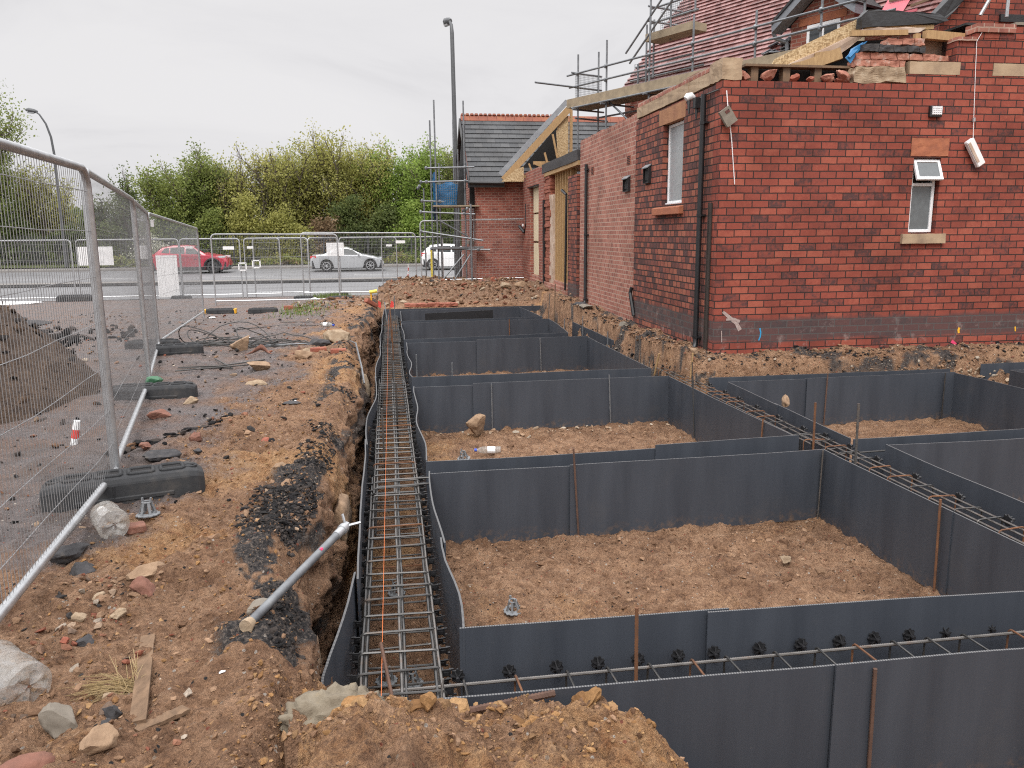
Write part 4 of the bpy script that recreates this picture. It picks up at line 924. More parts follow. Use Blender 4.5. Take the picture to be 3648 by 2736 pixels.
def foot_mesh(t=None, L_=.72, W_=.23, H_=.13, mat='rubber'):
    """recycled rubber block: chamfered ends, slots and post holes in the top"""
    m = MB(); h = L_ / 2; b = W_ / 2
    # body rings along the length, chamfered in plan and section
    st = [(-h, .62, .75), (-h + .03, .9, .92), (-h + .07, 1, 1), (h - .07, 1, 1), (h - .03, .9, .92), (h, .62, .75)]
    rings = []
    for x, wy, wz in st: rings.append([(x, -b * wy, 0), (x, -b * wy * .94, H_ * wz * .8), (x, -b * wy * .78, H_ * wz), (x, b * wy * .78, H_ * wz), (x, b * wy * .94, H_ * wz * .8), (x, b * wy, 0)])
    vs = [p for r_ in rings for p in r_]; fs = []
    for i in range(len(st) - 1):
        for k in range(5): fs.append((i * 6 + k, i * 6 + k + 1, i * 6 + 7 + k, i * 6 + 6 + k))
    fs += [tuple(range(6)), tuple(range(30, 36))]
    m.add(vs, fs)
    # raised rim ribs around the recesses
    for x0, x1 in ((-h * .72, -h * .42), (-h * .34, -h * .04), (h * .06, h * .36), (h * .46, h * .74)):
        for y in (-b * .42, b * .42): m.bx(x0, x1, y - .012, y + .012, H_ - .01, H_ + .012)
        for x in (x0, x1): m.bx(x - .009, x + .009, -b * .42, b * .42, H_ - .01, H_ + .0115)
    for x in (-h * .9, h * .9):
        m.path([(x * .93 + .028 * math.cos(a), .028 * math.sin(a), H_ * .98) for a in [2 * math.pi * i / 12 for i in range(12)]], .009, 5, closed=True)
    for s in (-1, 1): m.bx(-h * .6, h * .6, s * b * .97 - .006, s * b * .97 + .006, .02, .045)
    m.bx(-h * .15, -h * .12, -b * 1.02, b * 1.02, 0, H_ * .8)
    o = m.build('fence_foot', G[mat], None, uv=False, bevel=.006)
    m2 = MB()
    for x0, x1 in ((-h * .72, -h * .42), (-h * .34, -h * .04), (h * .06, h * .36), (h * .46, h * .74)): m2.bx(x0 + .01, x1 - .01, -b * .38, b * .38, H_ - .02, H_ + .0016)
    c = m2.build('slot', G['dark'], o, uv=False)
    return o
FF = [None]
def foot(label, x, y, rz, z=None, s=1., mat=None):
    if FF[0] is None: o = FF[0] = foot_mesh()
    else: o = dup(FF[0])
    o.location = (x, y, gz(x, y) - .012 if z is None else z); o.rotation_euler = (0, 0, rz); o.scale = (s, s, s)
    return tag(o, label, 'fence foot', 'rubber fence feet')
fence('nearest mesh fence panel, running out of the left edge of the photo', (-1.42, 1.62, 0.0), (-1.765, 5.27, 0.0), near=True, lean=0)
fence('second mesh fence panel from the camera on the left, seen almost edge on', (-1.80, 5.33, 0.0), (-2.55, 8.86, -.03), near=True, thin=.6)
fence('third mesh fence panel from the camera on the left, seen edge on', (-2.58, 8.95, -.03), (-3.36, 12.28, -.07), near=True, thin=.6)
fence('mesh fence panel turning away behind the edge on row, white plate at its top corner', (-3.40, 12.45, -.07), (-4.21, 19.2, -.24), plates=[(.2, 1.86, .28, .10)])
fence('wide mesh fence panel in the middle of the yard with two black blocks under it', (-4.87, 23.8, -.36), (-1.42, 24.15, -.39), plates=[(.45, 1.62, .3, .09)])
fence('mesh fence panel whose top rail rises slightly, right of the middle yard panel', (-2.66, 26.2, -.33), (.92, 26.35, -.37), plates=[(3.1, 1.72, .3, .09)])
fence('mesh fence panel standing on the rubble mound in front of the wing wall', (1.07, 26.0, 0.0), (4.66, 25.75, .05), plates=[(3.35, 1.80, .2, .07)])
YR = 28.5; zr = float(zp(YR))
for lb, a, b_, y0, y1, pl in [('leftmost roadside mesh fence panel, half cut off by the photo edge', -13.7, -10.25, 28.5, 28.5, ()), ('roadside mesh fence panel carrying two white boards', -10.1, -6.9, 28.5, 28.55, ()), ('roadside mesh fence panel in front of the red car', -6.85, -4.92, 28.5, 28.5, [(.3, 1.72, .24, .08)]),
     ('narrow roadside mesh gate panel in the gap between the cars', -4.78, -3.62, 28.5, 28.55, [(.2, 1.7, .2, .08)]), ('roadside mesh fence panel just left of the silver car', -4.6, -2.72, 29.2, 28.9, ()), ('roadside mesh fence panel in front of the silver car tail, top bent', -2.68, -1.72, 28.6, 29.2, ()), ('roadside mesh fence panel in front of the silver car bonnet', -1.62, .33, 28.5, 28.4, [(1.7, 1.72, .2, .07)]), ('roadside mesh fence panel between the silver and the white car', -.18, 1.95, 28.9, 28.7, ())]:
    fence(lb, (a, y0, zr), (b_, y1, zr), plates=pl)
foot('dark grey rubber fence foot nearest the camera, with slots in its top', -1.66, 5.07, .30, s=1.27)
foot('grey block fence foot under the joint of the second and third edge on panels', -2.36, 8.30, .08, s=1.12)
foot('grey block fence foot under the third edge on panel, by the cable coil', -2.95, 11.5, .22, s=1.05)
foot('fence foot behind the wires beyond the cable coil', -3.5, 12.5, .1, s=1.05)
fa = foot('black fence foot with amber end caps in the yard', -4.18, 20.9, .03, s=1.05)
foot('black muddy fence foot lying right of the amber capped one', -3.12, 20.7, .02, s=1.0)
foot('fence foot under the white board panel by the road', -6.88, 28.3, .0, s=.9)
foot('fence foot at the left roadside joint, half hidden by wires', -10.2, 28.3, 0, s=1.6)
foot('fence foot at the joint right of the middle yard panel', -2.66, 26.1, .0, s=.85)
foot('fence foot on the grassy patch by the silver car', -1.7, 28.4, .3, s=.9)
foot('fence foot under the roadside panel before the white car', .25, 28.3, 1.3, s=.8)
foot('fence foot on the left edge of the rubble mound', 1.05, 25.9, 1.2, z=-.06, s=.9)
foot('fence foot on the rubble mound against the wing wall', 4.6, 25.6, 1.2, z=.06, s=.7)
for x in (-.335, .335): m = MB(); m.bx(x - .028, x + .028, -.10, .10, 0.004, .128); m.build('end_cap', G['amber'], fa, bevel=.012)
# boards hung on the fences
def sheetboard(label, x0, x1, z0, z1, y, name='board', mat='white'):
    m = MB(); nx = 14
    for i in range(nx):   # corrugated white plastic
        a = x0 + (x1 - x0) * i / nx; b_ = x0 + (x1 - x0) * (i + 1) / nx; m.bx(a, b_ - .004, y - .006, y - (.002 if i % 2 else 0.0), z0, z1)
    o = m.build(name, G[mat]); return tag(o, label, 'board')
sheetboard('wide white board on the left roadside fence', -10.05, -8.95, .67, 1.28, 28.45)
sheetboard('small white board on the roadside fence seen through the edge on panels', -8.2, -7.86, .86, 1.30, 28.45)
sheetboard('tall white corrugated board leaning on the fence left of the red car', -7.62, -6.95, -.42, .97, 28.42)
sheetboard('square white board on the fence covering the rear of the silver car', -2.05, -1.46, .88, 1.33, 28.40)
for lb, x, z in (('left', -4.86, .66), ('right', -4.40, .74)):
    m = MB()
    for a, b_ in (((-.13, -.12), (.13, -.12)), ((-.13, .12), (.13, .12)), ((-.12, -.13), (-.12, .13)), ((.12, -.13), (.12, .13))): m.beam((a[0], 0, a[1]), (b_[0], 0, b_[1]), .02, .04)
    o = m.build('square_frame', G['white']); o.location = (x, 28.42, z - .1); tag(o, '%s of two small white square frames tied to the fence' % lb, 'frame', None)
# pole with red and white tape, yellow post
t = T('tape_pole', 'thin pole wound with red and white tape by the road fence', 'pole', (.70, 28.2, zr))
for k in range(9): m = MB(); m.tube((.01 * math.sin(k), 0, .12 * k), (.01 * math.sin(k + 1), 0, .12 * k + .12), .018 + .008 * (k in (4, 5)), 6); m.build('tape_band', G['redplastic'] if k % 2 else G['white'], t, uv=False)
m = MB(); m.bx(-.045, .045, -.03, .03, 0, 1.35); o = m.build('marker_post', G['yellow'], bevel=.008); o.location = (1.47, 27, -.2); tag(o, 'slim yellow post standing by the left scaffold', 'post')
# ================================================================ BUILDINGS
def wall(m, pl, t0, t1, u0, u1, z0, z1, holes=(), mi=0):
    us = sorted({u0, u1} | {h[0] for h in holes} | {h[1] for h in holes}); zs = sorted({z0, z1} | {h[2] for h in holes} | {h[3] for h in holes})
    us = [u for u in us if u0 <= u <= u1]; zs = [z for z in zs if z0 <= z <= z1]
    for i in range(len(us) - 1):
        for k in range(len(zs) - 1):
            cu = (us[i] + us[i + 1]) / 2; cz = (zs[k] + zs[k + 1]) / 2
            if any(h[0] < cu < h[1] and h[2] < cz < h[3] for h in holes): continue
            if pl == 'x': m.bx(t0, t1, us[i], us[i + 1], zs[k], zs[k + 1], mi)
            else: m.bx(us[i], us[i + 1], t0, t1, zs[k], zs[k + 1], mi)
    return m
def rough_edges(o, amp=.012, fr=14, cuts=5):
    import bmesh
    bm = bmesh.new(); bm.from_mesh(o.data); bmesh.ops.subdivide_edges(bm, edges=bm.edges, cuts=cuts, use_grid_fill=True)
    for v in bm.verts: v.co += mn.noise_vector(v.co * fr) * amp
    bm.to_mesh(o.data); bm.free(); return o
def course(name, mat, parent, pl, t0, t1, u0, u1, z0, z1, seed=0, blen=.225, amp=.008, rag=0., vert=None):
    """a run of single masonry units with slightly uneven faces"""
    r = random.Random(seed); m = MB(); u = u0
    while u < u1 - .03:
        w = min(blen * r.uniform(.85, 1.15), u1 - u); d = r.uniform(-.006, .006); zt = z1 - r.uniform(0, rag)
        if pl == 'x': m.bx(t0 + d, t1, u, u + w - .008, z0 + .004, zt)
        else: m.bx(u, u + w - .008, t0 + d, t1, z0 + .004, zt)
        u += w
    o = m.build(name, mat, parent); return rough_edges(o, amp, 16, 3)

G['dark_wood'] = M('dark_wood', (.045, .032, .026), (.025, .019, .016), 9, .9, bst=.3)
# ---- the brick building with the corner
bb = T('brick_building', 'red brick building with a stone banded corner, partly demolished along its top', 'building')
XW, YW = 4.37, 10.33
m = MB(); wall(m, 'y', YW, YW + .23, XW, 9.8, -.10, 3.52, [(7.17, 7.58, 1.55, 2.565), (7.11, 7.68, 2.585, 2.83)])
m.build('front_wall', G['brick_red'], bb)
m = MB(); wall(m, 'x', XW, XW + .22, YW + .23, 13.92, -.12, 3.50, [(11.68, 12.58, 2.02, 3.245), (11.62, 12.78, 3.245, 3.485)])
m.build('side_wall', G['brick_old'], bb)
m = MB(); m.bx(XW - .0, XW + .22, 13.92, 13.99, -.12, 3.48); m.build('side_wall', G['brick_old'], bb)
m = MB(); wall(m, 'x', XW + .045, XW + .25, 13.99, 18.3, -.2, 3.60); m.build('side_wall', G['brick_pink'], bb)['label'] = 'smooth pinkish brick side wall with pale joints'
# footing courses
course('footing', G['brick_raw'], bb, 'y', YW - .012, YW + .2, XW + .02, 9.8, -.20, -.105, 3, amp=.01); course('footing', G['stone_red'], bb, 'y', YW - .05, YW + .2, XW - .02, 9.8, -.34, -.21, 4, .3, .015)
course('footing', G['stone'], bb, 'x', XW - .02, XW + .2, YW, 13.9, -.36, -.125, 5, .4, .02)
# stone band and the broken course above it
course('stone_band', G['stone'], bb, 'x', XW - .004, XW + .24, YW, 13.96, 3.525, 3.70, 6, 1.1, .006)
course('broken_course', G['brick_pink'], bb, 'x', XW + .01, XW + .2, YW + .45, 13.96, 3.705, 3.785, 7, .225, .008, .03)
m = MB(); m.bx(XW - .012, XW + .26, YW - .01, YW + .42, 3.53, 3.79); rough_edges(m.build('corner_stone', G['stone'], bb), .018, 9)
course('broken_course', G['brick_pink'], bb, 'x', XW + .055, XW + .2, 14.0, 18.3, 3.60, 3.655, 8, .225, .006, .03)
for i, (a, b_, mt) in enumerate([(7.0, 7.74, 'stone'), (8.24, 9.8, 'stone')]):
    m = MB(); m.bx(a, b_, YW - .006, YW + .2, 3.65, 3.81); rough_edges(m.build('stone_band', G[mt], bb), .005, 8)
m = MB(); m.bx(6.22, 6.95, YW + .0, YW + .2, 3.53, 3.73); rough_edges(m.build('broken_stone', G['rock_pale'], bb), .035, 9, 7)
m = MB(); wall(m, 'y', YW, YW + .22, 6.96, 9.8, 3.52, 3.648); m.build('front_wall', G['brick_red'], bb)
m = MB(); wall(m, 'y', YW + .002, YW + .22, 7.745, 8.235, 3.648, 4.13); m.bx(7.67, 7.74, YW + .002, YW + .22, 3.815, 4.13); m.bx(8.24, 9.8, YW + .002, YW + .22, 3.815, 4.13); m.bx(7.94, 9.8, YW - .004, YW + .22, 4.13, 4.30)
m.build('chimney_pier', G['brick_red'], bb)
m = MB(); m.bx(7.66, 7.94, YW - .025, YW + .2, 4.085, 4.135); m.bx(7.92, 8.5, YW - .03, YW + .2, 4.20, 4.31); rough_edges(m.build('pier_cap', G['brick_pink'], bb), .006, 9)
m = MB(); m.bx(8.5, 9.8, YW - .02, YW + .3, 4.305, 4.34); rough_edges(m.build('pier_cap', G['concrete'], bb), .008, 9)
# torn brick courses left of the pier
for i, (a, b_, z0, mt) in enumerate([(6.24, 6.95, 3.735, 'brick_torn'), (6.28, 7.62, 3.83, 'brick_torn'), (6.34, 7.24, 3.925, 'asphalt_chunk'), (6.70, 7.24, 4.02, 'brick_torn')]):
    course('torn_brickwork', G[mt], bb, 'y', YW + .03 + .03 * (i % 2), YW + .24, a, b_, z0 + .002, z0 + .094, 20 + i, .19, .018, .012)
# windows
def window_small():
    w = T('window', None, None, (0, 0, 0)); w.parent = bb; x0, x1, z0, z1 = 7.185, 7.565, 1.56, 2.56; y = YW + .06
    fr = MB(); fw = .042
    for a in ((x0, x0 + fw, z0, z1), (x1 - fw, x1, z0, z1), (x0 + fw, x1 - fw, z0, z0 + fw), (x0 + fw, x1 - fw, z1 - fw, z1), (x0 + fw, x1 - fw, 2.19, 2.235)): fr.bx(a[0], a[1], y, y + .06, a[2], a[3])
    fr.build('frame', G['upvc'], w, bevel=.006)
    m = MB(); m.bx(x0 + fw, x1 - fw, y + .025, y + .035, z0 + fw, 2.19); m.build('pane', G['frosted_dark'], w)
    m = MB(); m.bx(x0 + .01, x1 - .01, y + .05, y + .07, 2.235, z1); m.build('dark_backing', G['dark'], w)  # near-black sheet in place of the unlit room behind the open casement
    c = MB(); Mx = Matrix.Rotation(R(-24), 3, 'X'); o = Vector((0, y - .01, z1 - .02)); hh = .30
    def tb(xa, xb, za, zb_, ya=-.02, yb=.02): 
        vs = [Mx @ Vector((x, yy, z)) + o for z in (za, zb_) for yy in (ya, yb) for x in (xa, xb)]
        return vs, [(0, 2, 3, 1), (4, 5, 7, 6), (0, 1, 5, 4), (2, 6, 7, 3), (0, 4, 6, 2), (1, 3, 7, 5)]
    xa, xb = x0 + .005, x1 + .02
    for q in ((xa, xa + .04, -hh, 0), (xb - .04, xb, -hh, 0), (xa + .04, xb - .04, -hh, -hh + .045), (xa + .04, xb - .04, -.04, 0)): c.add(*tb(*q))
    c.build('casement', G['upvc'], w, bevel=.005)['label'] = 'top hung casement standing open'
    c = MB(); c.add(*tb(xa + .04, xb - .04, -hh + .045, -.04, -.006, .006)); c.build('pane', G['frosted_dark'], w)
window_small()
m = MB(); m.bx(7.115, 7.675, YW - .006, YW + .2, 2.588, 2.826); rough_edges(m.build('lintel', G['stone_red'], bb), .006, 14, 7)
m = MB(); m.bx(7.06, 7.72, YW - .05, YW + .12, 1.41, 1.542); rough_edges(m.build('sill', G['stone'], bb), .004, 9)
w = T('window', None, None); w.parent = bb; x = XW + .09; fr = MB()
for a in ((11.685, 11.73, 2.03, 3.24), (12.53, 12.575, 2.03, 3.24), (11.73, 12.53, 2.03, 2.075), (11.73, 12.53, 3.195, 3.24)): fr.bx(x, x + .06, a[0], a[1], a[2], a[3])
fr.bx(x - .03, x + .0, 11.685, 12.575, 2.02, 2.05); fr.build('frame', G['upvc'], w, bevel=.006)
m = MB(); m.bx(x + .02, x + .032, 11.73, 12.53, 2.075, 3.195); m.build('pane', G['frosted'], w)
m = MB(); m.bx(XW - .004, XW + .2, 11.625, 12.775, 3.249, 3.481); rough_edges(m.build('lintel', G['stone_orange'], bb), .004, 9)
m = MB(); m.prism([(XW - .075, 1.86), (XW + .1, 1.86), (XW + .1, 2.012), (XW - .075, 1.97)], lambda u, v, a: (u, a, v), 11.60, 12.84); m.build('sill', G['stone_red'], bb, bevel=.008)
# services on the walls
def pipe(pts, r, brackets, label=None):
    m = MB(); m.path(pts, r, 10); o = m.build('drainpipe', G['black_paint'], bb, True, uv=False)
    if label: o['label'] = label
    for z in brackets:
        p = pts[0]; m = MB(); m.path([(p[0], p[1], z - .02), (p[0], p[1], z + .02)], r * 1.22, 10); m.bx(p[0], XW + .05, p[1] - r * 2, p[1] + r * 2, z - .012, z + .012); m.build('bracket', G['black_paint'], o, uv=False)
pipe([(XW - .06, 10.80, 3.42), (XW - .06, 10.80, .12), (XW - .062, 10.79, .03), (XW - .09, 10.75, -.04), (XW - .16, 10.70, -.10)], .038, (3.05, 1.82, .12), 'tall black drainpipe by the corner')
pipe([(XW - .01, 17.52, 3.06), (XW - .01, 17.52, .12), (XW - .02, 17.50, .05), (XW - .09, 17.44, -.01)], .036, (2.95, 1.55, .12))
m = MB(); m.bx(XW - .012, XW + .03, 10.50, 10.60, -.1, 1.98); m.bx(XW - .024, XW - .012, 10.49, 10.505, -.1, 1.98); m.bx(XW - .024, XW - .012, 10.595, 10.61, -.1, 1.98); m.build('cable_channel', G['dark_wood'], bb)
def cowl(y0, y1, z0, z1, x):
    c = T('vent_cowl', None, None); c.parent = bb
    m = MB(); m.bx(x - .012, x + .01, y0, y1, z0, z1); m.bx(x - .05, x - .012, y0, y0 + .012, z0, z1 - .05); m.bx(x - .05, x - .012, y1 - .012, y1, z0, z1 - .05); m.bx(x - .05, x - .012, y0 + .012, y1 - .012, z0, z0 + .012)
    m.build('surround', G['black_plastic'], c)
    m = MB(); m.prism([(x - .004, z1), (x - .075, z1 - .055), (x - .075, z1 - .07), (x - .004, z1 - .02)], lambda u, v, a: (u, a, v), y0 - .008, y1 + .008); m.build('hood', G['grey_plastic'], c)
    m = MB(); m.bx(x - .03, x - .013, y0 + .06, y1 - .06, z0 + .05, z1 - .1); m.build('flap', G['dark'], c)
cowl(13.12, 13.41, 2.40, 2.71, XW); cowl(14.42, 14.75, 2.33, 2.62, XW + .045)
for y0, z0 in ((14.43, 2.81), (17.05, 2.82)):
    m = MB(); m.bx(XW + .036, XW + .06, y0, y0 + .22, z0, z0 + .16)
    o = m.build('air_brick', G['brick_raw'], bb); m = MB()
    for k in range(5): m.bx(XW + .032, XW + .05, y0 + .02, y0 + .2, z0 + .012 + k * .03, z0 + .026 + k * .03)
    m.build('slot', G['dark'], o)
sl = T('security_light', None, None); sl.parent = bb
m = MB(); m.path([(XW - .03, 11.22, 3.44), (XW - .075, 11.22, 3.46), (XW - .12, 11.22, 3.45), (XW - .15, 11.22, 3.42)], [.03, .055, .06, .045], 10); m.build('dome', G['upvc'], sl, True)
m = MB(); m.tube((XW - .11, 11.22, 3.41), (XW - .12, 11.18, 3.22), .03, 8, .012); m.bx(XW - .09, XW - .01, 11.02, 11.12, 3.28, 3.42); m.tube((XW - .05, 11.07, 3.28), (XW - .06, 11.05, 3.13), .028, 8, .01); m.build('lamp_arm', G['black_plastic'], sl)
m = MB(); m.path([(XW - .02, 11.05, 3.41), (XW - .02, 10.7, 3.42), (XW - .016, 10.4, 3.415)], .010, 6); m.build('cable', G['hose'], sl)
vl = T('wall_vent', None, None); vl.parent = bb
m = MB(); m.bx(7.325, 7.505, YW - .05, YW + .01, 3.095, 3.245); m.build('housing', G['black_plastic'], vl, bevel=.008)
m = MB(); m.bx(7.345, 7.485, YW - .058, YW - .051, 3.125, 3.232)
for k in range(4): m.bx(7.345, 7.485, YW - .066, YW - .059, 3.130 + k * .027, 3.140 + k * .027)
for k in range(5): m.bx(7.35 + k * .031, 7.358 + k * .031, YW - .069, YW - .060, 3.126, 3.231)
m.build('grille', G['upvc'], vl)
# survey paint and lime streaks on the front wall
def daub(name, pts, w, mat, y=YW - .003):
    m = MB(); pts = [Vector((a, y, b_)) for a, b_ in pts]; n = len(pts); vs = []
    for i, p in enumerate(pts):
        d = (pts[min(i + 1, n - 1)] - pts[max(i - 1, 0)]).normalized(); s = Vector((-d.z, 0, d.x)) * w * (.5 + .5 * abs(mn.noise(p * 31))); vs += [p - s, p + s]
    m.add(vs, [(2 * i, 2 * i + 1, 2 * i + 3, 2 * i + 2) for i in range(n - 1)]); return m.build(name, mat, bb)
G['paint_blue'] = M('paint_blue', (.03, .33, .62), None, 6, .6); G['paint_pink'] = M('paint_pink', (.75, .06, .16), None, 6, .6); G['limewash'] = M('lime_smear', (.42, .36, .33), (.26, .17, .15), 40, .9)
daub('paint_mark', [(5.05, .28), (5.065, .22), (5.06, .16), (5.04, .11)], .016, G['paint_blue']); daub('paint_mark', [(8.10, .21), (8.09, .17), (8.10, .13)], .025, G['amber']); daub('paint_mark', [(9.0, .2), (9.01, .13)], .018, G['amber'])
daub('paint_mark', [(7.98, .02), (8.03, -.01), (8.07, -.05)], .035, G['paint_pink'], YW - .022)
for pts, w in (([(4.50, .52), (4.60, .44), (4.70, .36), (4.76, .26)], .035), ([(4.55, .41), (4.66, .42), (4.75, .38)], .03), ([(4.49, .26), (4.50, .10)], .012)): NP[0] += 1; daub('lime_smear', pts, w, G['limewash'], YW - .003 - .0015 * (NP[0] % 5))
# black pipe stub leaning at the seam of the two side walls
m = MB(); m.path([(XW - .03, 13.98, .62), (XW - .05, 14.0, .52), (XW - .02, 13.86, .12)], .035, 7); m.build('pipe_stub', G['black_paint'], bb, uv=False)
# roof timbers left after the strip-out
m = MB(); m.bx(4.75, 6.45, YW + .16, YW + .34, 3.735, 3.765)
for x in (4.85, 5.3, 5.75, 6.2): m.bx(x, x + .1, YW + .2, YW + .32, 3.53, 3.735)
m.build('wall_plate', G['timber_old'], bb)
m = MB(); m.bx(4.65, 6.6, YW + .36, YW + .40, 3.50, 3.74); m.build('void', G['dark'], bb)  # black sheet painted as the shade under the wall plate
m = MB(); m.prism([(5.35, 3.74), (5.51, 3.985), (6.755, 4.56), (6.775, 4.386)], lambda u, v, a: (u, a, v), 11.2, 11.22); m.build('osb_board', G['osb'], bb)
m = MB(); m.prism([(5.5, 3.72), (5.55, 3.84), (6.775, 4.378), (6.80, 4.30), (6.4, 4.02)], lambda u, v, a: (u, a, v), 11.14, 11.24); rough_edges(m.build('ceiling_edge', G['plaster'], bb), .015, 10, 3)
m = MB(); m.prism([(5.6, 3.66), (6.72, 4.27), (7.9, 4.34), (7.9, 3.6)], lambda u, v, a: (u, a, v), 11.30, 11.33); m.build('void', G['dark'], bb)  # black sheet painted as the dark roof space behind the timbers
for p, q, w_, h_ in (((5.72, 11.0, 3.80), (6.22, 10.7, 3.97), .08, .15), ((6.05, 11.1, 4.0), (6.36, 11.0, 4.03), .07, .10), ((5.62, 10.95, 3.80), (5.9, 10.9, 3.86), .08, .13), ((7.33, 10.55, 4.20), (7.90, 10.55, 4.17), .10, .11), ((7.25, 10.6, 3.70), (7.25, 10.6, 4.22), .07, .07), ((6.36, 10.75, 4.235), (7.20, 10.75, 4.27), .06, .07)):
    m = MB(); m.beam(p, q, w_, h_); m.build('joist', G['timber'], bb)
m = MB(); m.bx(7.30, 7.75, 10.75, 10.78, 3.7, 4.2); m.build('plaster_panel', G['plaster'], bb)
m = MB(); m.prism([(6.66, 4.52), (6.67, 4.39), (7.87, 4.47), (8.0, 4.52), (7.84, 4.60), (6.75, 4.62)], lambda u, v, a: (u, a, v), 11.0, 11.12); rough_edges(m.build('roof_membrane', G['membrane'], bb), .02, 6, 6)
m = MB(); m.prism([(6.75, 4.39), (6.8, 4.33), (7.8, 4.40), (7.8, 4.46)], lambda u, v, a: (u, a, v), 11.03, 11.1); m.build('fascia', G['timber'], bb)
m = MB(); m.prism([(6.60, 4.33), (6.72, 4.26), (7.5, 4.33), (7.62, 4.40), (6.9, 4.385)], lambda u, v, a: (u, a, v), 10.95, 11.02); rough_edges(m.build('ceiling_edge', G['plaster'], bb), .02, 9, 4)
m = MB(); m.path([(6.18, 10.45, 3.86), (6.28, 10.5, 3.96), (6.40, 10.5, 4.06)], [.02, .05, .012], 5); m.prism([(6.14, 3.86), (6.22, 3.79), (6.30, 3.92), (6.44, 4.08), (6.3, 4.02)], lambda u, v, a: (u, a, v), 10.46, 10.475); m.build('plastic_shred', G['bluetarp'], bb)
# flat roof deck closing the shell behind the walls
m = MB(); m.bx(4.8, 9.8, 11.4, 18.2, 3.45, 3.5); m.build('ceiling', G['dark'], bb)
m = MB(); m.bx(7.3, 9.8, 10.6, 11.4, 4.18, 4.21); m.bx(7.9, 9.9, 10.5, 12.9, 4.33, 4.36); rough_edges(m.build('roof_membrane', G['membrane'], bb), .012, 6, 4)
# loose stones on the wall head
for i, (x, z, s, mt, lb) in enumerate([(4.72, 3.53, (.22, .16, .14), 'brick_torn', 'tilted loose brick at the left end of the broken wall head'), (5.05, 3.53, (.36, .24, .22), 'brick_torn', 'large pinkish brick lump on the broken wall head'), (5.42, 3.53, (.2, .14, .10), 'brick_raw', 'small red brick piece on the wall head under the board'), (5.62, 3.53, (.22, .16, .12), 'brick_raw', 'red brick bat midway along the broken wall head'), (5.88, 3.53, (.25, .18, .18), 'brick_torn', 'grey pink rubble stone midway along the broken wall head'), (6.10, 3.53, (.32, .2, .18), 'brick_torn', 'broad brick lump left of the pale broken stone'), (6.05, 3.53, (.14, .1, .1), 'brick_raw', 'red brick bat in front of the void on the wall head')]):
    rock(lb, (x, YW + .10), s, G[mt], 40 + i, rz=i * 1.3, name='rubble_stone', cat='rubble stone', group='loose stones on the broken wall head', z=z, sink=0, tilt=(.2 * i, .3))
hf = T('hanging_light', 'white light fitting hanging askew on its cable below the front wall pier', 'light fitting', (8.035, YW - .06, 2.63))
m = MB(); Mr = Matrix.Rotation(R(-33), 3, 'Y'); m.obx((0, 0, 0), (.125, .07, .40), Mr); m.build('casing', G['white'], hf, bevel=.012)
m = MB(); m.obx(Mr @ Vector((-.035, -.037, .02)), (.04, .004, .30), Mr); m.build('diffuser', G['plaster'], hf)
m = MB(); m.path([(-.03, .02, .20), (-.04, .03, .43), (-.06, .045, .9), (-.09, .05, 1.45), (-.02, .045, 1.58), (.1, .045, 1.6)], .004, 5); m.build('cable', G['white'], hf)
m = MB(); m.obx((-.04, .03, .44), (.03, .03, .05)); m.build('clip', G['steel'], hf)
jb = T('hanging_box', 'weathered wooden box dangling from a cable at the building corner', 'junction box', (4.43, YW - .07, 3.06))
m = MB(); Mr = Matrix.Rotation(R(-35), 3, 'Y'); m.obx((0, 0, 0), (.16, .05, .22), Mr); rough_edges(m.build('casing', G['concrete'], jb), .004, 14, 3)
m = MB(); m.obx(Mr @ Vector((.02, -.028, .06)), (.06, .006, .04), Mr); m.build('cut_out', G['brick_old'], jb)
m = MB(); m.path([(-.01, .045, .33), (0, .03, .20), (.01, .02, .1)], .007, 5); m.path([(.05, .03, -.1), (.09, .05, -.3), (.13, .055, -.62), (.16, .058, -.85)], .006, 5); m.build('cable', G['white'], jb)

# ---- demolished bay: nib, lintel, studs, torn pier, doorway, all one structure
db = T('demolished_bay', 'half demolished brick bay with bare timber studs and a torn brick pier', 'building')
m = MB(); m.bx(XW, XW + .3, 18.42, 19.35, -.2, 2.92); m.build('brick_pier', G['brick_old'], db)
m = MB(); m.bx(XW - .02, XW + .3, 19.35, 24.7, -.3, .24); m.bx(XW + .05, XW + .3, 19.36, 24.6, .24, .34); rough_edges(m.build('dwarf_wall', G['brick_pink'], db), .02, 4, 8)
m = MB(); m.bx(XW - .02, XW + .3, 18.36, 22.6, 3.22, 3.46); rough_edges(m.build('lintel_beam', G['concrete'], db), .02, 4, 6); db.children[-1].data.materials[0] = G['asphalt_chunk']
m = MB(); m.bx(XW + .0, XW + .5, 18.36, 22.6, 3.12, 3.215); m.build('soffit', G['timber'], db)
for k in range(7):
    y = 19.45 + k * .30; m = MB(); m.bx(4.46, 4.565, y, y + .05, .345, 3.12); m.build('stud', G['timber'], db)
m = MB(); m.bx(4.57, 4.59, 19.36, 24.7, -.1, 3.2); m.build('sheathing', G['osb'], db)
m = MB(); m.bx(4.46, 4.565, 19.4, 21.6, .30, .344); m.build('stud', G['timber'], db)
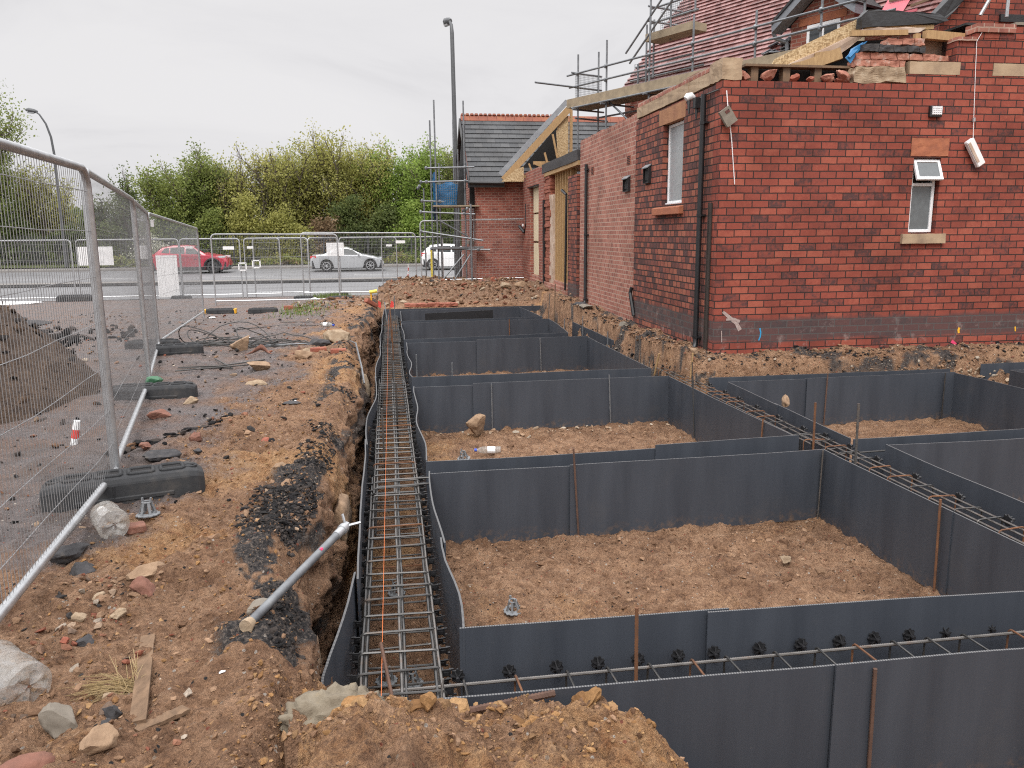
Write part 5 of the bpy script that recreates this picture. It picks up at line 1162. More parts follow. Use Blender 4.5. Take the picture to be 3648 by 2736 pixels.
# torn pier with plaster and a second skin
r = random.Random(9); m = MB()
for k in range(34):
    z = .1 + k * .092; w_ = r.uniform(.0, .22); m.bx(XW + .02 + r.uniform(-.02, .02), XW + .24, 21.75 - w_, 22.35, z, z + .082); 
rough_edges(m.build('torn_brickwork', G['brick_raw'], db), .02, 9, 1)
m = MB(); m.bx(XW + .03, XW + .18, 21.28, 21.72, .1, 2.6); rough_edges(m.build('plaster_skin', G['plaster'], db), .03, 3, 7)
m = MB(); m.bx(XW - .01, XW + .2, 22.36, 23.15, .05, 3.35); rough_edges(m.build('torn_brickwork', G['brick_wing'], db), .02, 5, 7)
m = MB(); m.bx(XW - .03, XW + .02, 22.32, 22.45, .2, 2.5); m.build('damp_strip', G['black_plastic'], db)
for k in range(3):
    z0 = (.35, 1.36, 2.2)[k]; z1 = (1.30, 2.15, 2.92)[k]; m = MB(); m.bx(XW + .10, XW + .14, 23.55, 24.55, z0, z1); m.build('insulation_board', G['cream'], db)
m = MB(); m.bx(XW + .08, XW + .16, 23.2, 23.5, .3, 2.95); m.build('stud', G['timber'], db)
m = MB(); m.bx(XW - .01, XW + .24, 23.16, 24.6, 2.95, 3.45); m.bx(XW - .01, XW + .24, 24.6, 25.98, .0, 3.45); m.build('side_wall', G['brick_wing'], db)
m = MB(); m.bx(XW - .06, XW + .2, 23.1, 24.7, 2.93, 2.97); m.build('door_flashing', G['black_plastic'], db)
m = MB(); m.tube((XW - .04, 19.45, .2), (XW - .04, 19.35, 2.5), .03, 6); m.path([(XW - .04, 19.35, 2.5), (XW - .1, 19.6, 2.62)], .035, 6); m.build('vent_pipe', G['black_paint'], db)
m = MB(); m.path([(XW - .02, 25.3, 2.5), (XW - .02, 25.25, 1.9), (XW - .03, 25.5, 1.62)], .02, 5); m.path([(XW - .03, 25.5, 1.62), (XW - .16, 25.7, 1.82)], .05, 6); m.build('vent_pipe', G['black_paint'], db)

# ---- gabled wing with the slate roof
def slope_roof(name, mat, parent, p0, e, sl, length, rise, gauge, step, wob=.004, skew=0., skew2=0., seed=0):
    """stepped courses: p0 eave start, e eave direction, sl slope direction (unit)"""
    p0 = Vector(p0); e = Vector(e).normalized(); sl = Vector(sl).normalized(); nn = e.cross(sl).normalized()
    if nn.z < 0: nn = -nn
    V = []; F = []; UV = []; n = int(rise / gauge); nu = max(2, int(length / .3)); r = random.Random(seed)
    for k in range(n):
        a = k * gauge; b_ = a + gauge * 1.02; b0 = len(V)
        for i in range(nu + 1):
            f = i / nu; u = length * f; u0 = a * skew + (length - a * skew - a * skew2) * f; w_ = wob * mn.noise(Vector((u * 1.3, k * .7, seed)))
            for s, h in ((a, -.01), (a, step + w_), (b_, w_ * .5)):
                uu = u0; q = p0 + e * uu + sl * s + nn * h; V.append(q[:]); UV.append((uu, s))  # riser UV kept on the course line: dark joint colour painted as shadow
        for i in range(nu):
            j = b0 + i * 3; F += [(j, j + 3, j + 4, j + 1), (j + 1, j + 4, j + 5, j + 2)]
    me = bpy.data.meshes.new(name); me.from_pydata(V, [], F); me.materials.append(mat)
    uv = me.uv_layers.new(name='UVMap'); vi = np.empty(len(me.loops), 'i'); me.loops.foreach_get('vertex_index', vi); uv.data.foreach_set('uv', np.array(UV, 'f')[vi].ravel())
    o = bpy.data.objects.new(name, me); COL.objects.link(o); o.parent = parent; return o
G['slate'] = brickmat('slate', [(.0, (.055, .058, .062)), (.5, (.070, .073, .076)), (1., (.088, .090, .092))], (.022, .023, .024), bw=.3, bh=.265, ms=.004, rough=.55, bst=.25)
G['tile_red'] = brickmat('tile_red', [(.0, (.15, .058, .052)), (.5, (.24, .10, .09)), (1., (.36, .19, .18))], (.06, .028, .026), bw=.17, bh=.155, ms=.004, rough=.38, bst=.3)
G['ridge_red'] = M('ridge_tile', (.24, .078, .046), (.16, .055, .035), 3, .8, bst=.2, c3=(.30, .15, .05))
wg = T('gabled_wing', 'small pink brick wing with a grey slate roof and red ridge tiles', 'building')
m = MB(); wall(m, 'y', 26.0, 26.22, 2.86, XW + .2, -.3, 3.25); m.build('front_wall', G['brick_wing'], wg)
m = MB(); wall(m, 'x', 2.861, 3.1, 26.22, 31.2, -.5, 3.25, [(26.75, 27.35, 1.36, 2.72), (27.9, 28.5, 1.36, 2.72)]); m.build('side_wall', G['brick_wing'], wg)
m = MB(); m.prism([(26.22, 3.25), (31.2, 3.25), (28.6, 5.55)], lambda u, v, a: (a, u, v), 2.862, 3.0); m.build('gable', G['brick_wing'], wg)
for y0 in (26.75, 27.9):
    o = MB(); 
    for a in ((y0, y0 + .05, 1.36, 2.72), (y0 + .55, y0 + .6, 1.36, 2.72), (y0 + .05, y0 + .55, 1.36, 1.41), (y0 + .05, y0 + .55, 2.67, 2.72)): o.bx(2.90, 2.95, *a)
    w = T('window', None, None); w.parent = wg; o.build('frame', G['upvc'], w); m = MB(); m.bx(2.92, 2.93, y0 + .05, y0 + .55, 1.41, 2.67); m.build('pane', G['darkglass'], w)
    m = MB(); m.bx(2.80, 2.95, y0 - .08, y0 + .68, 1.24, 1.352); m.build('sill', G['concrete'], w)
ry, rz_ = 28.5, 5.50; ey, ez = 25.72, 3.20; slp = Vector((0, ry - ey, rz_ - ez)); 
slope_roof('roof_slope', G['slate'], wg, (2.66, ey, ez), (1, 0, 0), slp, 7.4, slp.length, .265, .022, seed=3)
slope_roof('roof_slope', G['slate'], wg, (10.06, 31.3, ez), (-1, 0, 0), (0, ry - 31.3, rz_ - ez), 7.4, 3.6, .265, .022, seed=4)
m = MB()
for k in range(24):
    x = 2.66 + k * .31; m.prism([(-.16, -.14), (0, .07), (.16, -.14), (.13, -.16), (0, .02), (-.13, -.16)], lambda u, v, a: (a, ry + u, rz_ + v + .03), x, x + .302)
    if x < 6.3:
        for j in range(2): m.path([(x + .08 + j * .15, ry - .0, rz_ + .09), (x + .08 + j * .15, ry, rz_ + .145)], [.072, .05], 8)
m.build('ridge_tiles', G['ridge_red'], wg, uv=False)
m = MB(); m.prism([(ey - .04, ez - .20), (ey - .04, ez - .02), (ry, rz_ - .02), (ry, rz_ - .26)], lambda u, v, a: (a, u, v), 2.60, 2.645); m.prism([(31.34, ez - .20), (31.34, ez - .02), (ry, rz_ - .02), (ry, rz_ - .26)], lambda u, v, a: (a, u, v), 2.60, 2.645); m.bx(2.645, 2.86, ey + .1, ey + .3, ez - .16, ez + .05); m.build('bargeboard', G['black_paint'], wg)
m = MB(); m.path([(2.62, ey - .06, ez - .03), (3.72, ey - .06, ez - .05)], .06, 8); m.bx(2.66, 3.75, ey - .005, ey + .03, ez - .17, ez - .005); m.build('gutter', G['black_paint'], wg)
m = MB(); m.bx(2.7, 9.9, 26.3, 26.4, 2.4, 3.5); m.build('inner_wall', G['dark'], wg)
# valley lead and the exposed truss where the long roof was taken off
m = MB(); m.beam((3.58, 25.5, 3.40), (5.72, 25.5, 5.62), .04, .15); m.build('valley_lead', G['lead'], wg)
tr = T('roof_truss', 'exposed pale timber roof truss at the end of the slate roofed wing', 'roof truss')
for p, q, w_, h_ in (((3.66, 25.3, 3.22), (5.86, 25.3, 5.50), .07, .20),):
    m = MB(); m.beam(p, q, w_, h_); m.build('rafter', G['timber'], tr)
m = MB(); m.beam((5.80, 25.3, 2.3), (5.80, 25.3, 5.45), .07, .13, up=(0, 1, 0)); m.build('post', G['timber'], tr)
m = MB(); m.prism([(5.5, 2.6), (5.73, 2.5), (5.73, 5.2), (5.42, 4.88), (5.34, 4.7)], lambda u, v, a: (u, a, v), 25.36, 25.38); m.build('gusset', G['osb'], tr)
for p, q, w_ in (((4.6, 25.3, 3.74), (5.6, 25.3, 3.74), .10), ((4.62, 25.25, 3.74), (5.5, 25.25, 3.35), .08), ((4.95, 25.24, 4.05), (5.15, 25.24, 3.32), .06), ((4.45, 25.24, 3.72), (4.62, 25.24, 3.3), .05), ((5.2, 25.23, 4.6), (5.48, 25.23, 3.3), .06), ((4.25, 25.3, 3.33), (5.8, 25.3, 3.33), .09)):
    m = MB(); m.beam(p, q, .04, w_); m.build('strut', G['timber'], tr)
m = MB(); m.prism([(3.58, 3.17), (4.28, 3.17), (4.28, 3.62), (4.05, 3.55)], lambda u, v, a: (u, a, v), 25.2, 25.225); m.build('eaves_box', G['osb'], tr)
m = MB(); m.prism([(4.0, 3.2), (5.85, 2.5), (5.85, 5.3)], lambda u, v, a: (u, a, v), 26.28, 26.3); m.build('void', G['dark'], tr)  # black triangle painted as the unlit opening behind the truss

# ---- main house roof behind
th = R(26); ND = Vector((math.cos(th), math.sin(th), 0)); ED = Vector((math.sin(th), -math.cos(th), 0)); S0 = Vector((5.20, 23.03, 0))
def SP(s, off, z): p = S0 + ED * s + ND * off; return Vector((p.x, p.y, z))
mh = T('tiled_house', 'tall house with a wet pinkish red tiled roof and a dormer gable', 'building')
pt = R(49); slv = ND * math.cos(pt) + Vector((0, 0, math.sin(pt)))
slope_roof('roof_slope', G['tile_red'], mh, SP(1.22, .9, 5.46), ED, slv, 13.0, 6.0, .157, .034, seed=8)
m = MB(); q = [SP(1.27, .98, 5.44), SP(1.27, .98, 0), SP(1.27, 8, 0), SP(1.27, .98, 5.44) + slv * 6]
m.add([a for a in q] + [a + ED * .2 for a in q], [(0, 1, 2, 3), (7, 6, 5, 4), (0, 4, 5, 1), (1, 5, 6, 2), (2, 6, 7, 3), (3, 7, 4, 0)]); m.build('gable_wall', G['brick_wing'], mh)
m = MB(); a = [SP(1.3, 1.1, 0), SP(14.2, 1.1, 0), SP(14.2, 1.1, 5.4), SP(1.3, 1.1, 5.4)]; m.add([p for p in a] + [p + ND * .2 for p in a], [(0, 1, 2, 3), (7, 6, 5, 4), (0, 4, 5, 1), (1, 5, 6, 2), (2, 6, 7, 3), (3, 7, 4, 0)]); m.build('eaves_wall', G['brick_wing'], mh)
# dormer
dm = T('dormer', None, None); dm.parent = mh
def sprism(poly, o0, o1, name, mat, par): m = MB(); m.prism(poly, lambda u, v, a: SP(u, a, v), o0, o1); return m.build(name, mat, par)
sprism([(6.72, 4.9), (8.22, 4.9), (8.22, 6.0), (7.46, 6.52), (6.72, 5.98)], .80, 3.2, 'dormer_wall', G['brick_wing'], dm)
sprism([(6.93, 5.90), (8.05, 5.90), (8.05, 6.05), (6.93, 6.05)], .785, .84, 'lintel', G['stone_red'], dm)
for a in ((7.14, 7.2, 5.2, 5.88), (7.86, 7.92, 5.2, 5.88), (7.2, 7.86, 5.82, 5.88), (7.5, 7.55, 5.2, 5.82)): sprism([(a[0], a[2]), (a[1], a[2]), (a[1], a[3]), (a[0], a[3])], .77, .83, 'window_frame', G['upvc'], dm)
sprism([(7.2, 5.2), (7.86, 5.2), (7.86, 5.82), (7.2, 5.82)], .79, .80, 'window_pane', G['darkglass'], dm)
for sg in (-1, 1):
    x0 = 7.46; ex = x0 + sg * .98; ez_ = 5.92
    sprism([(x0, 6.72), (x0, 6.54), (ex, ez_ - .09), (ex + sg * .02, ez_ + .07)], .45, .79, 'bargeboard', G['fascia'], dm)
    sprism([(x0, 6.78), (x0, 6.725), (ex, ez_ + .075), (ex + sg * .06, ez_ + .10)], .42, 3.4, 'dormer_roof', G['membrane'], dm)
m = MB(); m.path([SP(6.44, .55, 5.86), SP(6.46, .62, 5.74), SP(6.58, .85, 5.66), SP(6.62, .85, 5.3)], .045, 8); m.build('downpipe', G['fascia'], dm, True)
r = random.Random(4)
for k in range(12):
    s = r.uniform(5.9, 6.6); o_ = r.uniform(.0, .35); zz = 5.46 + o_ * math.tan(pt) + .06
    m = MB(); Mr = Matrix.Rotation(r.uniform(0, 3), 3, 'Z') @ Matrix.Rotation(R(-20), 3, 'X'); m.obx(SP(s, .92 + o_, zz), (.3, .22, .015), Mr)
    tag(m.build('loose_slate', G['lead'], None, uv=False), 'grey slate lying loose on the red tiles beside the dormer', 'slate', 'loose slates beside the dormer')
# pink underlay right of the dormer
m = MB(); q = []
for i in range(7):
    for j in range(5):
        p = SP(8.5 + i * .09, .93, 5.50) + slv * (.1 + j * .30) ; q.append(p + Vector((0, 0, .05 + .05 * mn.noise(p * 2.1))))
m.add(q, [(i * 5 + j, i * 5 + j + 1, i * 5 + j + 6, i * 5 + j + 5) for i in range(6) for j in range(4)]); m.build('underlay', G['pinkmem'], mh)
for k in range(7): m = MB(); p = SP(8.6 + .3 * (k % 4), .9, 5.62 + .13 * k) + ND * (.12 * k); m.beam(p, p + ED * .5 + Vector((0, 0, .06 * (k % 3 - 1))), .03, .05); m.build('batten', G['pinkmem'] if k % 2 else G['timber_old'], mh)
# brick cross gable at the far right and its black flashing
m = MB(); m.prism([(9.2, 4.3), (12.5, 4.3), (12.5, 6.5), (10.6, 6.3), (9.3, 5.02)], lambda u, v, a: (u, a, v), 13.0, 13.2); m.build('cross_gable', G['brick_red'], mh)
m = MB(); m.prism([(8.98, 5.02), (9.25, 5.0), (9.9, 5.66), (9.75, 5.80), (9.3, 5.34)], lambda u, v, a: (u, a, v), 12.8, 12.99); rough_edges(m.build('flashing', G['membrane'], mh), .02, 5, 4)
m = MB(); m.bx(10.38, 11.5, 12.95, 12.995, 5.04, 5.16); m.build('flashing', G['membrane'], mh)

# ---- scaffolds
TB = .026
def sc_tube(m, p, q): m.tube(p, q, TB, 7)
def coupler(t, p, s=.05):
    m = MB(); m.path([Vector(p) - Vector((0, 0, s)), Vector(p) - Vector((0, 0, s * .3)), Vector(p) + Vector((0, 0, s * .3)), Vector(p) + Vector((0, 0, s))], [.034, .052, .052, .034], 6); m.build('coupler', G['steel_dull'], t, uv=False)
def netting(t, corner, ux, uz, nx, nz, r_=.0045):
    m = MB(); c = Vector(corner); ux = Vector(ux); uz = Vector(uz)
    for i in range(nx + 1): m.tube(c + ux * (i / nx), c + ux * (i / nx) + uz, r_, 3)
    for k in range(nz + 1): m.tube(c + uz * (k / nz), c + uz * (k / nz) + ux, r_, 3)
    return m.build('brick_guard', G['steel_dull'], t, uv=False)
rs = T('roof_scaffold', 'tube scaffold with boards and guard rails along the red tiled roof', 'scaffold')
for s, o_, z0, z1 in ((.42, 0, 2.8, 6.40), (1.6, 0, 3.3, 6.55), (3.2, 0, 3.4, 7.4), (4.63, 0, 3.4, 6.55), (6.42, 0, 3.4, 6.25), (8.02, 0, 3.6, 6.6), (8.95, 0, 4.5, 6.4), (.35, .8, 3.2, 6.57), (2.25, .8, 5.2, 6.9), (1.95, .8, 5.2, 5.98), (2.72, .6, 5.5, 6.9), (3.3, .6, 6.3, 7.8), (4.1, .6, 6.8, 7.8)):
    m = MB(); sc_tube(m, SP(s, o_, z0), SP(s, o_, z1)); m.build('standard', G['steel_dull'], rs, True, uv=False)
    if o_ == 0:
        for z in (5.90, 5.56): coupler(rs, SP(s, -.03, z))
for a, b_, z, o_ in ((0, 9.6, 5.90, -.05), (.1, 9.6, 5.57, -.05), (.2, 9.2, 5.02, -.05), (1.8, 4.2, 5.92, .85), (1.6, 4.2, 5.60, .85), (.3, 4, 4.80, .8)):
    m = MB(); sc_tube(m, SP(a, o_, z), SP(b_, o_, z)); m.build('ledger', G['steel_dull'], rs, True, uv=False)
for s, z, a, b_ in ((.32, 5.93, -.15, .95), (.32, 5.56, -1.4, .95), (.42, 4.95, -.2, .95), (1.6, 4.95, -.2, 1.0), (3.2, 4.97, -.2, 1.0), (4.63, 4.98, -.2, 1.0), (.42, 4.72, -.1, 1.1)):
    m = MB(); sc_tube(m, SP(s, a, z), SP(s, b_, z)); m.build('transom', G['steel_dull'], rs, True, uv=False)
for p, q in ((SP(1.55, .1, 5.05), SP(2.3, .2, 4.45)), (SP(2.33, .0, 6.09), SP(3.75, .0, 7.25)), (SP(2.37, .1, 5.85), SP(3.95, .1, 7.15)), (SP(3.1, .3, 4.4), SP(3.3, .9, 5.0))):
    m = MB(); sc_tube(m, p, q); m.build('brace', G['steel_dull'], rs, True, uv=False)
for k in range(4): m = MB(); a = SP(-.02, .05 + .22 * k, 5.06); b_ = SP(9.0, .05 + .22 * k, 5.06); m.beam(a, b_, .21, .038); m.build('board', G['board'], rs)
m = MB(); m.beam(SP(-.02, -.03, 5.16), SP(9, -.03, 5.16), .035, .22); m.build('toe_board', G['board'], rs)
netting(rs, SP(.3, .0, 5.26), (ND * .95), (0, 0, .64), 20, 14); netting(rs, SP(1.75, .85, 5.2), ED * .75, (0, 0, .8), 14, 14)
m = MB(); m.beam(SP(2.72, .55, 6.42), SP(4.3, .55, 6.42), .5, .18); m.build('board', G['board'], rs)
netting(rs, SP(2.95, .6, 6.55), ED * 1.0, (0, 0, .62), 16, 12)
for z in (7.18, 6.83): m = MB(); sc_tube(m, SP(2.6, .6, z), SP(4.2, .6, z)); sc_tube(m, SP(2.7, .4, z + .02), SP(2.9, 1.4, z - .02)); m.build('ledger', G['steel_dull'], rs, True, uv=False)
m = MB(); m.tube((9.72, 12.6, 5.03), (9.98, 12.5, 5.6), .03, 7); m.tube((10.2, 12.6, 5.02), (10.2, 12.6, 5.6), .03, 7); m.build('brace', G['steel'], rs, True, uv=False)
ws = T('wing_scaffold', 'scaffold tower with a boarded platform beside the gabled wing', 'scaffold')
# standards: x, y, bottom, top
for x, y, z0, z1 in ((1.47, 26.25, -.3, 5.1), (1.62, 25.9, -.3, 5.66), (1.83, 27.4, -.3, 3.9), (2.54, 26.1, -.3, 5.68), (2.28, 27.3, -.3, 5.28), (2.62, 25.2, -.3, 2.5), (1.30, 27.6, -.3, 3.1), (2.48, 27.9, -.4, 4.4), (2.74, 26.6, -.3, 2.3)):
    m = MB(); sc_tube(m, (x, y, z0), (x + rnd.uniform(-.03, .03), y, z1)); m.build('standard', G['steel_dull'], ws, True, uv=False)
for p, q in (((1.3, 25.85, 3.62), (2.82, 25.9, 3.66)), ((1.3, 25.85, 3.20), (2.82, 25.9, 3.24)), ((1.1, 25.9, 2.28), (2.8, 25.7, 2.20)), ((1.1, 25.85, 1.68), (3.0, 25.3, 1.38)), ((1.4, 25.8, 1.14), (3.25, 25.6, 1.08)), ((1.1, 26.4, 3.1), (1.1, 27.8, 3.1)), ((1.15, 25.9, 2.62), (1.85, 26.0, 2.6)), ((1.2, 27.5, 3.3), (2.8, 27.5, 3.3)), ((2.5, 25.2, 2.35), (2.6, 27.9, 2.35))):
    m = MB(); sc_tube(m, p, q); m.build('ledger', G['steel_dull'], ws, True, uv=False); coupler(ws, p); coupler(ws, Vector(p).lerp(Vector(q), .8))
for p, q in (((1.45, 25.6, -.15), (2.42, 25.7, .95)), ((1.85, 25.5, -.2), (2.62, 25.6, .95)), ((1.7, 25.9, 2.0), (2.6, 26.0, 1.5))):
    m = MB(); sc_tube(m, p, q); m.build('brace', G['steel_dull'], ws, True, uv=False)
for k in range(6): m = MB(); m.beam((1.5, 25.85 + .23 * k, 2.46), (2.95, 25.85 + .23 * k, 2.46), .22, .038); m.build('board', G['board'], ws)
m = MB(); m.beam((1.4, 25.75, 1.16), (3.05, 25.75, 1.16), .22, .06); m.build('board', G['steel_dull'], ws)
m = MB(); m.prism([(2.30, 2.5), (2.62, 2.5), (2.62, 5.0), (2.55, 5.0)], lambda u, v, a: (u, a, v), 26.6, 26.7); o = m.build('debris_sheet', G['membrane'], ws)
m = MB(); q = []
for i in range(13):
    for k in range(9):
        x = 1.58 + i * .085; z = 2.50 + k * .09 - .05 * math.sin(i * .8) * (k > 6); q.append((x, 26.9 + .05 * mn.noise(Vector((x * 6, z * 4, 1))) + (0 if i > 1 else -.2 * (2 - i)), z))
m.add(q, [(i * 9 + k, i * 9 + k + 1, i * 9 + k + 10, i * 9 + k + 9) for i in range(12) for k in range(8)]); m.build('hung_sheet', G['bluetarp'], None)
tag(bpy.data.objects['hung_sheet'], 'blue tarpaulin hung inside the platform rails of the left scaffold', 'tarpaulin'); bpy.data.objects['hung_sheet'].name = 'tarpaulin'
m = MB(); q = []
for i in range(5):
    for k in range(14):
        q.append((1.50 + .03 * i + .05 * mn.noise(Vector((i, k * .5, 4))), 25.95 + .1 * i, 1.95 + k * .115 + .03 * i))
m.add(q, [(i * 14 + k, i * 14 + k + 1, i * 14 + k + 15, i * 14 + k + 14) for i in range(4) for k in range(13)]); tag(m.build('tarpaulin', G['bluetarp']), 'crumpled blue tarpaulin strip hanging down the corner pole of the left scaffold', 'tarpaulin')
netting(ws, (1.60, 26.8, 2.55), (1.1, 0, 0), (0, 0, .72), 16, 10, .006)
# ================================================================ TREES
def leafmat():
    m, nt, b = newmat('foliage'); at = N(nt, 'ShaderNodeAttribute', attribute_name='Mask')
    L(nt, at.outputs['Color'], b.inputs['Base Color']); b.inputs['Roughness'].default_value = .6; b.inputs['Specular IOR Level'].default_value = .25
    tr = N(nt, 'ShaderNodeBsdfTranslucent'); L(nt, at.outputs['Color'], tr.inputs[0]); mx = N(nt, 'ShaderNodeMixShader'); mx.inputs[0].default_value = .5
    L(nt, b.outputs[0], mx.inputs[1]); L(nt, tr.outputs[0], mx.inputs[2]); L(nt, mx.outputs[0], nt.nodes['Material Output'].inputs[0]); return m
G['leaf'] = leafmat(); G['bark'] = M('bark', (.13, .105, .08), (.07, .055, .045), 6, .95, bst=.5, bsc=15)
def leaves(P, size, cols, seed, jit=.25):
    r = np.random.RandomState(seed); n = len(P)
    a = r.normal(size=(n, 3)); a /= np.linalg.norm(a, axis=1)[:, None]; b_ = r.normal(size=(n, 3)); b_ -= a * (a * b_).sum(1)[:, None]; b_ /= np.linalg.norm(b_, axis=1)[:, None]
    s = size * r.uniform(.6, 1.3, n)[:, None]
    V = np.stack([P - a * s * .6, P + b_ * s * .38, P + a * s * .6, P - b_ * s * .38], 1).reshape(-1, 3)
    F = np.arange(n * 4).reshape(-1, 4)
    # clump-wise hue: leaves close together share a shade of their own
    k = vn(P[:, 0] * 1.1, P[:, 1] * 1.1, P[:, 2] * 1.1, seed) * .6 + r.uniform(-.5, .5, n)
    C = np.array(cols); t = np.clip((k + 1) / 2 * (len(C) - 1), 0, len(C) - 1.001); i = t.astype(int); f = (t - i)[:, None]
    c = (C[i] * (1 - f) + C[i + 1] * f) * 1.2; c = c * r.uniform(1 - jit, 1 + jit, n)[:, None]
    A = np.ones((n, 4, 4)); A[..., :3] = c[:, None]
    return V, F, A.reshape(-1, 4)
GREEN = [(.085, .115, .032), (.17, .205, .056), (.27, .295, .09)]; YEL = [(.17, .175, .05), (.29, .285, .085), (.40, .375, .13)]
DARK = [(.05, .070, .024), (.10, .128, .042), (.165, .19, .065)]; BRIGHT = [(.11, .17, .035), (.19, .265, .055), (.28, .35, .09)]; BROWN = [(.13, .085, .05), (.21, .145, .085), (.29, .21, .13)]
def tree(label, x, y, h, spread, stems, cols, seed, nleaf=5200, lsize=.17, bare=.3, group='trees behind the road', name='tree', z=None, fill=0.):
    r = random.Random(seed); nr = np.random.RandomState(seed); t = T(name, label, 'tree', (x, y, float(zp(y)) + .1 if z is None else z), 0, group)
    m = MB(); tips = []
    def branch(p, d, ln, rad, lev):
        n = 5 if lev < 2 else 3; pts = [p]; q = p; dd = d
        for i in range(n):
            dd = (dd + Vector((r.uniform(-1, 1), r.uniform(-1, 1), r.uniform(-.3, .6))) * (.20 if lev else .12)).normalized(); q = q + dd * ln / n; pts.append(q)
            if lev == 0 and i >= 1 or lev == 1:
                for _ in range(2 if lev == 0 else 2):
                    o = Vector((r.uniform(-1, 1), r.uniform(-1, 1), r.uniform(.0, .9))); nd = (dd * .75 + o * .75).normalized()
                    if lev < 2: branch(q, nd, ln * r.uniform(.26, .42), rad * (.5 if lev == 0 else .45), lev + 1)
            if lev >= 1: tips.append((q, lev))
        m.path(pts, [max(.008, rad * (1 - .8 * i / n)) for i in range(n + 1)], 5 if lev == 0 else 3, cap=False)
        tips.append((q, lev))
    for k in range(stems):
        a = 2 * math.pi * (k + r.random() * .6) / stems; lean = spread / h * r.uniform(.25, 1.)
        branch(Vector((.25 * math.cos(a), .25 * math.sin(a), 0)), Vector((math.cos(a) * lean, math.sin(a) * lean * .7, 1)).normalized(), h * r.uniform(.56, .70), .05 + .008 * h, 0)
    m.build('trunk', G['bark'], t, True, uv=False)
    tp = np.array([q[:] for q, l in tips]); low = tp[:, 2] / h
    w = np.where(nr.uniform(0, 1, len(tp)) < bare, .15, 1.) * np.clip(1.25 - .5 * low, .3, 1.2); w /= w.sum()
    P = tp[nr.choice(len(tp), nleaf, p=w)] + np.clip(nr.normal(0, 1, (nleaf, 3)), -1.5, 1.5) * (.19 + .018 * h) * np.array([1, 1, .8])
    if fill:
        nf = int(nleaf * fill); c = nr.normal(0, 1, (60, 3)); c /= np.linalg.norm(c, axis=1)[:, None]; c *= nr.uniform(.5, 1, 60)[:, None] ** .5
        c = c * np.array([spread, spread * .8, h * .40]) + np.array([0, 0, h * .45]); Q = c[nr.randint(0, 60, nf)] + nr.normal(0, .26, (nf, 3)); P = np.concatenate([P, Q])
    P = P[P[:, 2] > .05]
    V, F, A = leaves(P, lsize, cols, seed); npmesh('crown', V, F, G['leaf'], t, attr=A); return t
def bush(label, x, y, h, w, cols, seed, n=4200, lsize=.17, d=1.5, group='bushes along the verge', name='bush', cat='bush', z=None):
    nr = np.random.RandomState(seed); r = random.Random(seed); t = T(name, label, cat, (x, y, float(zp(y)) + .1 if z is None else z), 0, group)
    m = MB(); nc = 70; c = nr.normal(0, 1, (nc, 3)); c /= np.linalg.norm(c, axis=1)[:, None]; c[:, 2] = np.abs(c[:, 2]) * 1.15 - .15
    rad = nr.uniform(.35, 1, nc) ** .45; c = c * rad[:, None]; tap = np.clip(1.1 - .35 * np.clip(c[:, 2], 0, 1), .5, 1.1)
    c = c * np.stack([tap * w / 2, tap * d / 2, np.full(nc, h * .92)], 1); c[:, 2] = np.clip(c[:, 2], .15, None) * (1 + .16 * vn(c[:, 0] * 1.2, c[:, 1], 0, seed))
    for k in range(9):
        q = Vector(c[k]); p = Vector((r.uniform(-.3, .3), r.uniform(-.2, .2), 0)); m.path([p, p.lerp(q, .5) + Vector((0, 0, .2 * h)), q], [.05, .03, .012], 4, cap=False)
    m.build('stems', G['bark'], t, True, uv=False)
    wt = nr.uniform(.3, 1, nc); wt /= wt.sum()
    sp = nr.uniform(.16, .36, nc) * (h / 4) ** .5; i = nr.choice(nc, n, p=wt); P = c[i] + nr.normal(0, 1, (n, 3)) * sp[i][:, None] * np.array([1.15, 1, .75]); P = P[P[:, 2] > .02]
    V, F, A = leaves(P, lsize, cols, seed); npmesh('foliage', V, F, G['leaf'], t, attr=A); return t
